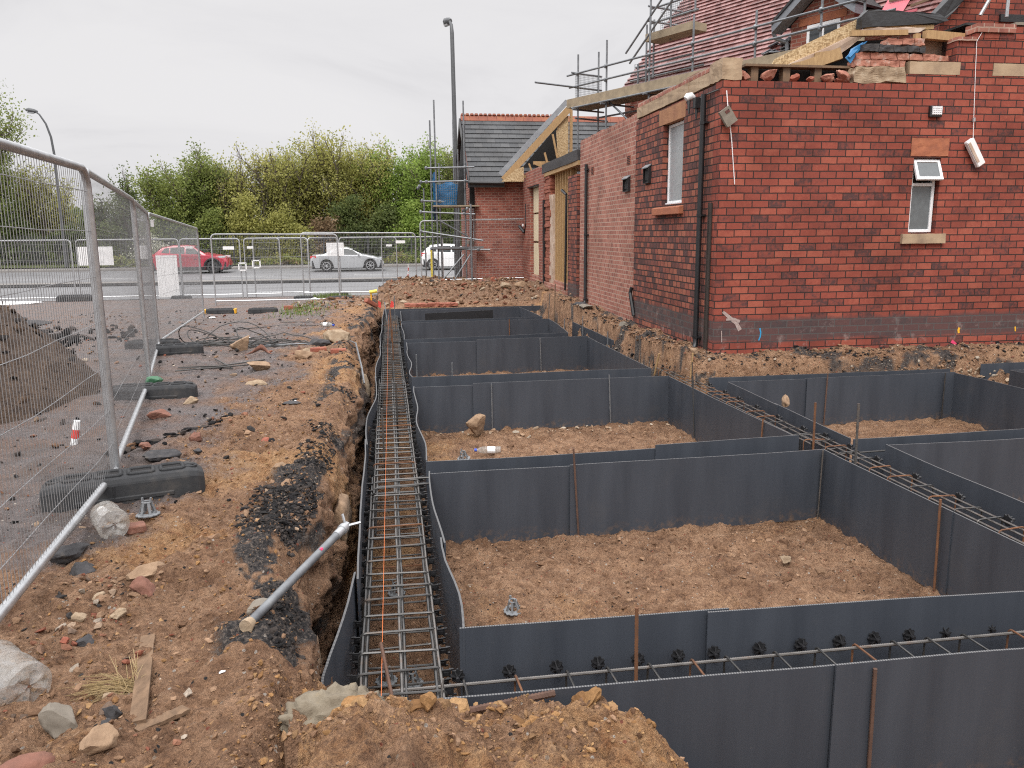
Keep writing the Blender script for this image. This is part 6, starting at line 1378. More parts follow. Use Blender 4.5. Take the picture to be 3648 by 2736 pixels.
TL = [('green tree at the left end of the main belt, beside the sky gap', -14.3, 57.5, 7.0, 1.6, 6, GREEN, 6500, .2, .5), ('leafy tree second from the left end of the main belt', -12.3, 58.5, 7.6, 1.7, 6, GREEN, 6000, .2, .4), ('thinly leafed many stemmed tree behind the red car', -10.2, 58.8, 7.9, 1.8, 8, YEL, 3000, .5, 0), ('bare topped many stemmed tree right of the red car', -8.0, 58.6, 8.0, 1.8, 8, YEL, 2800, .5, 0),
      ('yellow green tree above the gap between red and silver cars', -6.2, 58.4, 8.2, 1.7, 7, YEL, 5200, .25, .15), ('full yellow green tree left of the belt top', -4.6, 58.8, 8.7, 1.7, 7, YEL, 5600, .2, .15), ('tallest yellow green tree of the belt, behind the silver car', -2.7, 58.5, 8.9, 1.8, 7, YEL, 6200, .15, .25), ('yellow green tree right of the tallest one', -.9, 58.6, 8.2, 1.6, 6, YEL, 5600, .2, .2), ('bright green tree near the right end of the belt', .9, 58.2, 8.0, 1.7, 6, BRIGHT, 6500, .15, .4), ('bright green tree behind the left scaffold', 2.7, 57.6, 7.9, 1.7, 6, BRIGHT, 7000, .1, .5), ('green tree behind the gabled wing', 4.8, 58, 7.8, 1.7, 6, GREEN, 5000, .2, .5),
      ('dark thin tree standing alone in the sky gap', -17.6, 59.5, 5.9, 1.2, 5, DARK, 2600, .3, .1), ('smaller dark tree left of the sky gap', -19.3, 60, 4.6, 1.1, 5, DARK, 1500, .4, 0), ('sparse yellow green tree behind the curved lamp post', -22.3, 59, 6.0, 1.7, 7, YEL, 2600, .4, 0), ('yellow green tree at the left, seen through the near fence', -24.5, 59, 6.8, 1.8, 7, YEL, 3600, .3, .1), ('yellow tree at the left edge under the tall green one', -26.6, 58.2, 6.6, 1.6, 7, YEL, 4200, .2, .2), ('tall green tree cut off by the left edge of the photo', -25.3, 56.4, 11.6, 2.2, 6, GREEN, 9000, .1, .5)]
TL += [('olive tree filling the belt behind the gap between the cars', -7.2, 60.5, 7.6, 1.9, 7, GREEN, 5200, .1, .5), ('olive tree filling the belt behind the red car', -11.2, 60.8, 7.0, 1.9, 7, GREEN, 5200, .1, .5), ('olive tree filling the belt behind the silver car bonnet', -1.6, 60.8, 7.8, 2.0, 7, YEL, 5200, .1, .5)]
for i, (lb, x, y, h, sp, st, co, nl, ba, fi) in enumerate(TL): tree(lb, x, y, h, sp, st, co, 100 + i, int(nl * 1.7), .135, ba, fill=fi)
BL = [('dark green bush below the left end of the tree belt', -14.0, 56.0, 4.2, 3.2, GREEN, 5200), ('olive bush behind the front of the red car', -11.5, 55.6, 4.0, 3.2, GREEN, 5200), ('yellow tinged bush right of the red car', -9.0, 55.6, 4.2, 3.2, YEL, 5200), ('broad yellow green bush in the middle of the belt', -6.9, 55.5, 4.4, 3.0, YEL, 5600), ('low golden bush left of the brown one', -5.4, 55.0, 2.9, 2.0, YEL, 3200), ('brown withered bush behind the silver car tail', -4.2, 55.4, 3.7, 2.0, BROWN, 3600), ('dark green bush behind the silver car roof', -2.3, 55.8, 4.4, 3.0, DARK, 5200), ('dark bush behind the silver car bonnet', -.2, 55.8, 4.2, 2.8, DARK, 5000), ('bright leafed bush left of the white car', 1.7, 55.4, 4.6, 2.6, BRIGHT, 4800), ('dark bush behind the white car', 4.0, 55.8, 4.0, 3.0, DARK, 4000),
      ('low dark bush under the lone thin tree', -17.8, 56.2, 2.6, 3.0, DARK, 3600), ('dark bush left of the white flowering one', -20.6, 56.4, 2.9, 3.2, DARK, 3800), ('dark bush behind the left white board', -23.4, 56.2, 3.1, 3.2, DARK, 4000), ('dark bush behind the curved lamp post foot', -26.2, 56.0, 3.2, 3.2, DARK, 4000), ('dark bush at the left edge of the photo', -29.2, 56.0, 3.4, 3.4, DARK, 4000)]
for i, (lb, x, y, h, w, co, nl) in enumerate(BL): bush(lb, x, y, h, w, co, 200 + i, int(nl * 1.7), .14)
bush('hawthorn bush covered in white blossom behind the red car', -14.9, 54.9, 2.1, 2.4, [(.22, .24, .10), (.55, .54, .46), (.72, .70, .64)], 240, 2600, .12)
for i, (lb, x, w) in enumerate([('low weeds left of the red car', -16.5, 3.), ('low weeds behind the gap between the cars', -6.6, 3.2), ('low weeds behind the tail of the silver car', -3.2, 2.6), ('low weeds between the silver and white cars', .9, 2.4)]): bush(lb, x, 52.9, .8, w, GREEN + BROWN[1:], 260 + i, 1200, .11, .7, 'weeds along the railing', 'weeds', 'weeds')
def farwood():
    nr = np.random.RandomState(77); n = 26000; x = nr.uniform(-75, 40, n); top = 3.2 + 1.1 * vn(x * .25, 0, 0, 4) + .6 * vn(x * .9, 0, 0, 5)
    P = np.stack([x, nr.normal(80, 1.6, n), .1 + top * nr.uniform(0, 1, n) ** .8], 1); V, F, A = leaves(P, .5, DARK, 78)
    tag(npmesh('far_wood', V, F, G['leaf'], attr=A), 'low dark wood in the distance seen through gaps in the trees', 'wood', None, 'stuff')
farwood()
# steel railing behind the cars
rl = T('railing', 'dark steel palisade railing along the verge behind the cars', 'railing', (0, 53.4, float(zp(53.4)) + .12)); m = MB(); G['railing'] = M('railing_paint', (.055, .058, .06), (.035, .036, .038), 3, .6)
for k in range(480): x = -60 + k * .16; m.beam((x, 0, .08), (x, 0, 1.93), .06, .012)
m.build('pales', G['railing'], rl, uv=False); m = MB()
for z in (.35, 1.6): m.beam((-60, .04, z), (16.8, .04, z), .05, .05)
m.build('rails', G['railing'], rl, uv=False)
for k in range(28): m = MB(); m.beam((-60 + k * 2.8, .07, 0), (-60 + k * 2.8, .07, 1.8), .07, .1); m.build('post', G['railing'], rl, uv=False)
# ================================================================ CARS
def car(label, mat, x0, yc, prof, belt, arches, wr, W2, wins, lights, clad=False, rim='alloy', width=None):
    """prof: (x, top z) from tail to nose; arches: wheel centre x; wins: side window polygons (x, z)"""
    z0 = float(zp(yc)) + .012; t = T('car', label, 'car', (x0, yc, z0), 0, 'cars on the far carriageway')
    px = [p[0] for p in prof]; pz = [p[1] for p in prof]; Ln = px[-1]; xs = sorted(set([round(a, 3) for a in np.arange(0, Ln + .001, .05)] + [Ln])); 
    bx_ = [p[0] for p in belt]; bz = [p[1] for p in belt]
    def hw(x): e = min(x, Ln - x); return W2 * (1 - .22 * max(0, 1 - e / .55) ** 2)
    def ring(x):
        top = float(np.interp(x, px, pz)); b_ = min(float(np.interp(x, bx_, bz)), top - .04); zl = .20 + .16 * max(0, 1 - min(x, Ln - x) / .35)
        for a in arches:
            if abs(x - a) < wr + .06: zl = max(zl, wr + math.sqrt((wr + .06) ** 2 - (x - a) ** 2))
        w = hw(x); cab = top - b_; wt = w * (1 - .30 * min(1, cab / .5)) if cab > .08 else w * .93
        zl = min(zl, b_ - .05); zm = zl + (b_ - zl) * .55
        return [(w * .95, zl), (w, zm), (w * .985, b_ - .02), (w * .955, b_), (wt, top - .05 * min(1, cab / .3) - .01), (wt * .7, top), (0, top + .015)], b_, top, wt, w
    V = []; n = 13
    for x in xs:
        rg = ring(x)[0]; full = [(-y, z) for y, z in rg] + [(y, z) for y, z in reversed(rg[:-1])]; V += [(x, y, z) for y, z in full]
    F = [(i * n + k, i * n + k + 1, (i + 1) * n + k + 1, (i + 1) * n + k) for i in range(len(xs) - 1) for k in range(n - 1)] + [tuple(range(n)), tuple(range((len(xs) - 1) * n, len(xs) * n))]
    m = MB(); m.add(V, F); m.build('body', mat, t, True, uv=False)
    m = MB(); m.bx(.12, Ln - .12, -W2 * .9, W2 * .9, .16, .62); m.build('underbody', G['black_plastic'], t, uv=False)
    def yat(x, z):
        rg, b_, top, wt, w = ring(x); f = min(1, max(0, (z - b_) / max(.05, rg[4][1] - b_))); return w * .955 + (wt - w * .955) * f
    for poly in wins:
        for sg in (-1, 1):
            m = MB(); us = [p[0] for p in poly]; xa, xb = min(us), max(us); q = []; k = 10
            for i in range(k + 1):
                x = xa + (xb - xa) * i / k; zs = []
                for j in range(len(poly)):
                    (ax, az), (bx2, bz2) = poly[j], poly[(j + 1) % len(poly)]
                    if min(ax, bx2) - 1e-6 <= x <= max(ax, bx2) + 1e-6 and abs(bx2 - ax) > 1e-6: zs.append(az + (bz2 - az) * (x - ax) / (bx2 - ax))
                if not zs: zs = [poly[0][1]]
                for z in (min(zs), max(zs)): q.append((x, sg * (yat(x, z) + .008), z))
            m.add(q, [(2 * i, 2 * i + 1, 2 * i + 3, 2 * i + 2) for i in range(k)]); m.build('side_window', G['carglass'], t, uv=False)
    # windscreen and rear window over the steep parts of the roofline
    for nm, (xa, xb) in (('rear_window', lights['rw']), ('windscreen', lights['ws'])):
        m = MB(); q = []
        for i in range(7):
            x = xa + (xb - xa) * i / 6; rg, b_, top, wt, w = ring(x); q += [(x, -wt * .86, top + .006), (x, -wt * .5, top + .016), (x, wt * .5, top + .016), (x, wt * .86, top + .006)]
        m.add(q, [(4 * i + k, 4 * i + k + 1, 4 * i + k + 5, 4 * i + k + 4) for i in range(6) for k in range(3)]); m.build(nm, G['carglass'], t, uv=False)
    for nm, mt, (xa, xb, za, zb) in (('tail_light', G['taillight'], lights['tail']), ('headlight', G['headlight'], lights['head'])):
        for sg in (-1, 1):
            m = MB(); m.add([(x, sg * (hw(x) + .006 - .02 * (z > .8)), z) for x, z in ((xa, za), (xb, za + .03), (xb, zb), (xa, zb))], [(0, 1, 2, 3)]); m.build(nm, mt, t, uv=False)
    for a in arches:
        for sg in (-1, 1):
            w = T('wheel', None, None, (a, sg * (W2 - .10), wr)); w.parent = t
            m = MB(); ps = [(wr * .66, -.10), (wr * .93, -.10), (wr, -.07), (wr, .07), (wr * .93, .10), (wr * .66, .10)]; k = 24; vs = [(u * math.cos(2 * math.pi * i / k), v, u * math.sin(2 * math.pi * i / k)) for i in range(k) for u, v in ps]
            m.add(vs, [(i * 6 + j, i * 6 + j + 1, ((i + 1) % k) * 6 + j + 1, ((i + 1) % k) * 6 + j) for i in range(k) for j in range(5)]); m.build('tyre', G['tyre'], w, True, uv=False)
            m = MB(); yo = sg * .085; m.path([(wr * .66 * math.cos(2 * math.pi * i / 20), yo, wr * .66 * math.sin(2 * math.pi * i / 20)) for i in range(20)], .022, 5, closed=True)
            for i in range(7): an = 2 * math.pi * i / 7; m.beam((.03 * math.cos(an), yo, .03 * math.sin(an)), (wr * .66 * math.cos(an), yo, wr * .66 * math.sin(an)), .02, .062, up=(0, 1, 0))
            m.path([(0, yo - .012, 0), (0, yo + .012, 0)], .055, 10); m.build('rim', G[rim], w, True, uv=False)
            if clad:
                m = MB(); m.path([(( wr + .10) * math.cos(R(q)), sg * (.105), (wr + .10) * math.sin(R(q))) for q in range(0, 181, 12)], .05, 5); m.build('arch_trim', G['black_plastic'], w, uv=False)
    for sg in (-1, 1):
        m = MB(); m.obx((lights['mir'][0], sg * (W2 + .06), lights['mir'][1]), (.12, .18, .12)); m.build('mirror', mat if not clad else G['black_plastic'], t, uv=False, bevel=.03)
    m = MB(); m.bx(-.012, .05, -W2 * .72, W2 * .72, .38, .47); m.build('bumper_trim', G['black_plastic'], t, uv=False); m = MB(); m.bx(Ln - .05, Ln + .012, -W2 * .72, W2 * .72, .30, .42); m.build('bumper_trim', G['black_plastic'], t, uv=False)
    if clad: m = MB(); m.bx(arches[0] + wr + .08, arches[1] - wr - .08, -W2 - .012, W2 + .012, .2, .36); m.build('sill_trim', G['black_plastic'], t, uv=False)
    m = MB(); m.bx(2.35, 2.5, -W2 - .012, -W2 + .01, .78, .81); m.build('door_handle', G['black_plastic'] if clad else mat, t, uv=False)
    return t
car('silver coupe on the far road, tail lit red, partly behind the white board', G['car_silver'], -4.36, 47.9, [(0, .55), (.04, .82), (.15, .95), (.75, .98), (1.25, 1.28), (1.7, 1.38), (2.1, 1.37), (2.5, 1.22), (2.98, .96), (3.6, .85), (4.05, .68), (4.16, .50)], [(0, .80), (.6, .92), (3.0, .90), (3.6, .80), (4.16, .6)], (.93, 3.38), .32, .88,
    [[(1.15, .95), (1.75, .95), (1.75, 1.28), (1.4, 1.24)], [(1.82, .95), (2.84, .93), (2.45, 1.18), (2.1, 1.29), (1.82, 1.29)]], dict(rw=(.82, 1.25), ws=(2.42, 2.95), tail=(.03, .36, .76, .90), head=(3.68, 4.02, .62, .76), mir=(2.75, .97)))
car('red crossover car with black wheel arches on the far road', G['car_red'], -13.0, 48.1, [(0, .6), (.04, .95), (.25, 1.15), (.62, 1.46), (1.2, 1.56), (1.9, 1.57), (2.3, 1.52), (2.95, 1.10), (3.6, 1.0), (4.0, .86), (4.14, .6)], [(0, .95), (.8, 1.08), (3.0, 1.0), (3.6, .92), (4.14, .7)], (.82, 3.32), .35, .89,
    [[(.62, 1.16), (1.05, 1.12), (1.05, 1.43), (.8, 1.40)], [(1.1, 1.12), (1.85, 1.08), (1.85, 1.46), (1.1, 1.44)], [(1.92, 1.08), (2.75, 1.05), (2.3, 1.42), (1.92, 1.46)]], dict(rw=(.18, .58), ws=(2.36, 2.9), tail=(.02, .3, .95, 1.08), head=(3.66, 4.02, .84, .96), mir=(2.62, 1.1)), clad=True, rim='alloy_dark')
car('white hatchback on the far road behind the scaffold', G['car_white'], 1.95, 47.9, [(0, .55), (.05, .95), (.3, 1.28), (.6, 1.42), (1.3, 1.49), (2.0, 1.46), (2.5, 1.30), (3.05, 1.0), (3.6, .92), (3.95, .75), (4.08, .5)], [(0, .92), (.5, 1.0), (3.0, .94), (3.6, .86), (4.08, .65)], (.66, 3.18), .31, .86,
    [[(.48, 1.08), (.9, 1.05), (.9, 1.36), (.7, 1.32)], [(.98, 1.05), (1.72, 1.01), (1.72, 1.38), (.98, 1.37)], [(1.8, 1.01), (2.78, .98), (2.4, 1.27), (1.8, 1.38)]], dict(rw=(.1, .5), ws=(2.45, 3.0), tail=(.03, .34, .80, 1.0), head=(3.6, 3.95, .7, .84), mir=(2.65, 1.03)))
# ================================================================ LAMP POSTS
def lamp(label, pts, r0, head, hd):
    t = T('street_lamp', label, 'street lamp', pts[0]); b_ = Vector(pts[0]); q = [Vector(p) - b_ for p in pts]; n = len(q)
    m = MB(); m.path(q, [r0 * (1 - .55 * i / (n - 1)) for i in range(n)], 10); m.build('pole', G['lamp_steel'], t, True, uv=False)
    m = MB(); m.path([(0, 0, 0), (0, 0, 1.5)], r0 * 1.45, 10); m.build('base', G['lamp_steel'], t, True, uv=False)
    m = MB(); h = Vector(head) - b_; d = Vector(hd); m.path([h - d * .5, h - d * .25, h + d * .25, h + d * .5], [.06, .12, .14, .05], 8); m.build('lantern', G['lamp_steel'], t, True, uv=False)
    m = MB(); m.path([h - d * .2 - Vector((0, 0, .07)), h + d * .35 - Vector((0, 0, .08))], [.09, .10], 8); m.build('bowl', G['headlight'], t, True, uv=False)
lamp('street lamp with a curved swan neck arm, seen through the near fence', [(-19.28, 52.6, -.2), (-19.27, 52.6, 3), (-19.27, 52.6, 6.3), (-19.35, 52.6, 7.4), (-19.55, 52.6, 8.15), (-19.85, 52.6, 8.68), (-20.1, 52.6, 8.85)], .085, (-20.25, 52.6, 8.88), (-.62, -.1, .10))
lamp('tall straight street lamp rising behind the left scaffold', [(2.60, 30.0, -.55), (2.60, 30, 3), (2.555, 30, 8.55), (2.54, 30.05, 8.85), (2.50, 30.2, 9.0)], .10, (2.45, 30.45, 9.06), (-.16, .55, .08))
# ================================================================ THINGS ON THE GROUND
def big_bottle(label, loc, rz, ln, rad, seed, tilt=0.):
    t = T('water_bottle', label, 'bottle', loc, rz, 'crushed clear plastic water bottles'); t.rotation_euler = (0, tilt, rz)
    m = MB(); k = 36; V = []; st = []; n = 46
    for i in range(n + 1):
        u = i / n; x = (u - .5) * ln; q = rad * (1 - .05 * (.5 + .5 * math.sin(u * math.pi * 22)) ** 2); e = min(u, 1 - u)
        if u > .97: q *= 1 - ((u - .97) / .03) ** 2 * .25
        if u < .22: q = rad * (.18 + .82 * math.sin(u / .22 * math.pi / 2) ** .8)
        st.append((x, q))
    for x, q in st:
        for j in range(k):
            a = 2 * math.pi * j / k; v = Vector((x, q * math.cos(a), q * math.sin(a))); nn = mn.noise(v * 8 + Vector((seed, 0, 0))) * .012 + mn.noise(v * 24) * .003; v.y *= 1 + nn / rad; v.z *= 1 + nn / rad; V.append(v)
    x = st[-1][0]
    for f in (.72, .4, .1):   # star folded base
        for j in range(k):
            a = 2 * math.pi * j / k; q = st[-1][1] * f; V.append(Vector((x - .012 * (1 - f) - .012 * math.cos(5 * a) * (.3 < f < .8) + .010 * mn.noise(Vector((a * 2, f * 6, seed))), q * math.cos(a), q * math.sin(a))))
    nr_ = len(V) // k; m.add(V, [(i * k + j, i * k + (j + 1) % k, (i + 1) * k + (j + 1) % k, (i + 1) * k + j) for i in range(nr_ - 1) for j in range(k)]); m.build('shell', G['bottle'], t, True, uv=False)
    m = MB(); m.path([(-ln / 2 - .02, 0, 0), (-ln / 2 + .008, 0, 0)], .024, 12); m.build('cap', G['upvc'], t, uv=False)
z = gz(-1.42, 2.93); big_bottle('large clear ribbed plastic bottle at the left edge, base towards the camera', (-1.40, 2.86, z + .08), R(-40), .32, .084, 3, .05)
z = gz(-1.60, 4.5); big_bottle('large clear plastic bottle lying under the fence rail beside the rubber foot', (-1.535, 4.38, z + .072), R(-58), .25, .078, 8, .05)
# adjustable prop
t = T('steel_prop', 'grey steel prop leaning from the bank onto the trench sheet', 'steel prop'); A = Vector((-.60, 3.10, gz(-.62, 3.1) + .03)); B = Vector((-.255, 3.98, .135)); d = (B - A)
m = MB(); m.tube(A, A + d * .93, .0195, 14); m.build('tube', G['steel_dull'], t, True, uv=False)
m = MB(); m.tube(A + d * .86, A + d * .95, .0225, 14); m.tube(A + d * .93, A + d * .965, .027, 14); m.build('collar', G['steel'], t, True, uv=False)
m = MB(); m.tube(A + d * .965, A + d * 1.0, .02, 8); P = A + d * .985; m.tube(P - Vector((.0, 0, 0)), P + Vector((.075, .01, .012)), .007, 6); m.tube(P, P + Vector((-.015, .02, .06)), .007, 6); m.build('pin', G['steel'], t, True, uv=False)
m = MB(); m.tube(A - d * .03, A + d * .01, .030, 12, .024); m.build('mud_plug', G['rock_pale'], t, True, uv=False)
m = MB(); P = A + d * .67 + Vector((.004, -.011, .0138)); m.path([P, P + d * .018], .008, 6); m.build('paint_dot', G['paint_pink'], t, uv=False)
# planks, straw, cables
def plank(label, p, q, w, th, mat, sd):
    p = Vector(p); q = Vector(q); m = MB(); n = 16; d = (q - p); s = Vector((-d.y, d.x, 0)).normalized(); V = []
    for i in range(n + 1):
        c = p + d * i / n; e = w * (1 + .08 * mn.noise(Vector((i * .6, sd, 0)))); up = Vector((0, 0, th + .004 * mn.noise(Vector((i * .5, sd, 7)))))
        V += [c - s * e / 2, c + s * e / 2, c + s * e / 2 + up, c - s * e / 2 + up]
    m.add(V, [(i * 4 + k, i * 4 + (k + 1) % 4, i * 4 + 4 + (k + 1) % 4, i * 4 + 4 + k) for i in range(n) for k in range(4)] + [(0, 1, 2, 3), (n * 4 + 3, n * 4 + 2, n * 4 + 1, n * 4)]); return tag(m.build('timber_strip', mat), label, 'timber strip')
G['muddywood'] = M('muddy_wood', (.215, .135, .08), (.11, .068, .04), 12, .95, bst=.5, bsc=40, stretch=(3, 1, 3))
plank('mud caked wooden strip lying lengthwise beside the straw', (-1.02, 3.20, gz(-1.02, 3.2) - .002), (-.865, 2.53, gz(-.865, 2.53) - .002), .052, .018, G['muddywood'], 1)
plank('short broken wooden strip at the foot of the longer one', (-.865, 2.50, gz(-.86, 2.5) + .004), (-.74, 2.64, gz(-.75, 2.64)), .045, .014, G['muddywood'], 2)
m = MB(); r = random.Random(12)
for k in range(95):
    a = r.gauss(3.5, .55); ln = r.uniform(.08, .24); c = Vector((-.975 + r.gauss(0, .03), 2.84 + r.gauss(0, .025), gz(-.98, 2.84) + .012)); e = c + Vector((math.cos(a) * ln, math.sin(a) * ln * .6, r.uniform(-.005, .05)))
    if k < 14: e = c + Vector((r.uniform(-.05, .05), r.uniform(0, .05), r.uniform(.05, .13)))
    m.path([c, c.lerp(e, .5) + Vector((0, 0, .018)), e], [.0018, .0015, .0008], 3)
tag(m.build('straw_tuft', G['straw'], uv=False), 'tuft of pale dry grass beside the wooden strip', 'dry grass')
def coil(label, cx, cy, rad, n, mat, sd, rr=.011, flat=.5):
    m = MB(); r = random.Random(sd)
    for k in range(n):
        R0 = rad * r.uniform(.6, 1.1); ox = r.uniform(-.3, .3) * rad; oy = r.uniform(-.2, .2) * rad; q = []; lift = r.uniform(0, .08) if k % 3 else r.uniform(.1, .34)
        for i in range(26):
            a = 2 * math.pi * i / 24 + k; x = cx + ox + R0 * math.cos(a); y = cy + oy + R0 * flat * math.sin(a); q.append((x, y, gz(x, y) + .015 + .02 * (k % 3) + lift * max(0, math.sin(a + k * 1.7)) ** 2))
        m.path(q, rr, 5)
    return tag(m.build('cable_coil', mat, smooth=True, uv=False), label, 'cable')
coil('tangled coil of dark cable lying behind the sandstone block', -2.45, 12.75, .62, 9, G['hose'], 5, .008)
coil('spread loops of dark cable to the right of the tangled coil', -1.75, 12.6, .55, 4, G['hose'], 6, .008)
m = MB(); m.path([(-2.0, 12.4, gz(-2, 12.4) + .02), (-1.2, 12.55, gz(-1.2, 12.55) + .02), (-.75, 13.2, gz(-.75, 13.2) + .02), (-.5, 11.8, gz(-.55, 11.8) + .03), (-.36, 9.9, -.02), (-.33, 9.6, -.16)], .012, 5); tag(m.build('hose', G['steel_dull'], smooth=True, uv=False), 'thin grey hose trailing over the trench lip', 'hose')
for lb, pts in (('bent wire mesh scrap on the mud beyond the second grey foot', [(-2.55, 9.9), (-1.75, 10.05), (-1.6, 10.5), (-2.1, 10.15), (-2.6, 10.25), (-1.9, 9.95), (-2.3, 10.9)]), ('thin wire lying across the yard behind the cable', [(-2.9, 15.6), (-2.0, 16.2), (-1.3, 16.0), (-.9, 15.2)]), ('straight dark bar lying in the yard', [(-2.2, 16.9), (-1.5, 16.6)])):
    m = MB(); m.path([(x, y, gz(x, y) + .025) for x, y in pts], .009, 5); tag(m.build('scrap_wire', G['hose'], uv=False), lb, 'scrap wire')
def small_bottle(label, loc, rz, cap, s=1.):
    t = T('drink_bottle', label, 'bottle', loc, rz); m = MB(); m.path([(-.11 * s, 0, 0), (-.105 * s, 0, 0), (.04 * s, 0, 0), (.075 * s, 0, 0), (.095 * s, 0, 0), (.105 * s, 0, 0)], [.028 * s, .033 * s, .033 * s, .028 * s, .013 * s, .012 * s], 12); m.build('shell', G['bottle'], t, True, uv=False)
    m = MB(); m.path([(.105 * s, 0, 0), (.128 * s, 0, 0)], .0145 * s, 10); m.build('cap', G[cap], t, uv=False); m = MB(); m.path([(-.06 * s, 0, 0), (.01 * s, 0, 0)], .0335 * s, 12, cap=False); m.build('label', G['white'], t, uv=False)
small_bottle('clear drink bottle with a blue cap on the soil of the second cell', (1.05, 8.65, -.80), R(172), 'bluecap', 1.25)
small_bottle('white plastic bottle lying in the yard near the trench', (-1.18, 15.6, gz(-1.18, 15.6) + .04), R(-40), 'bluecap', 1.35)
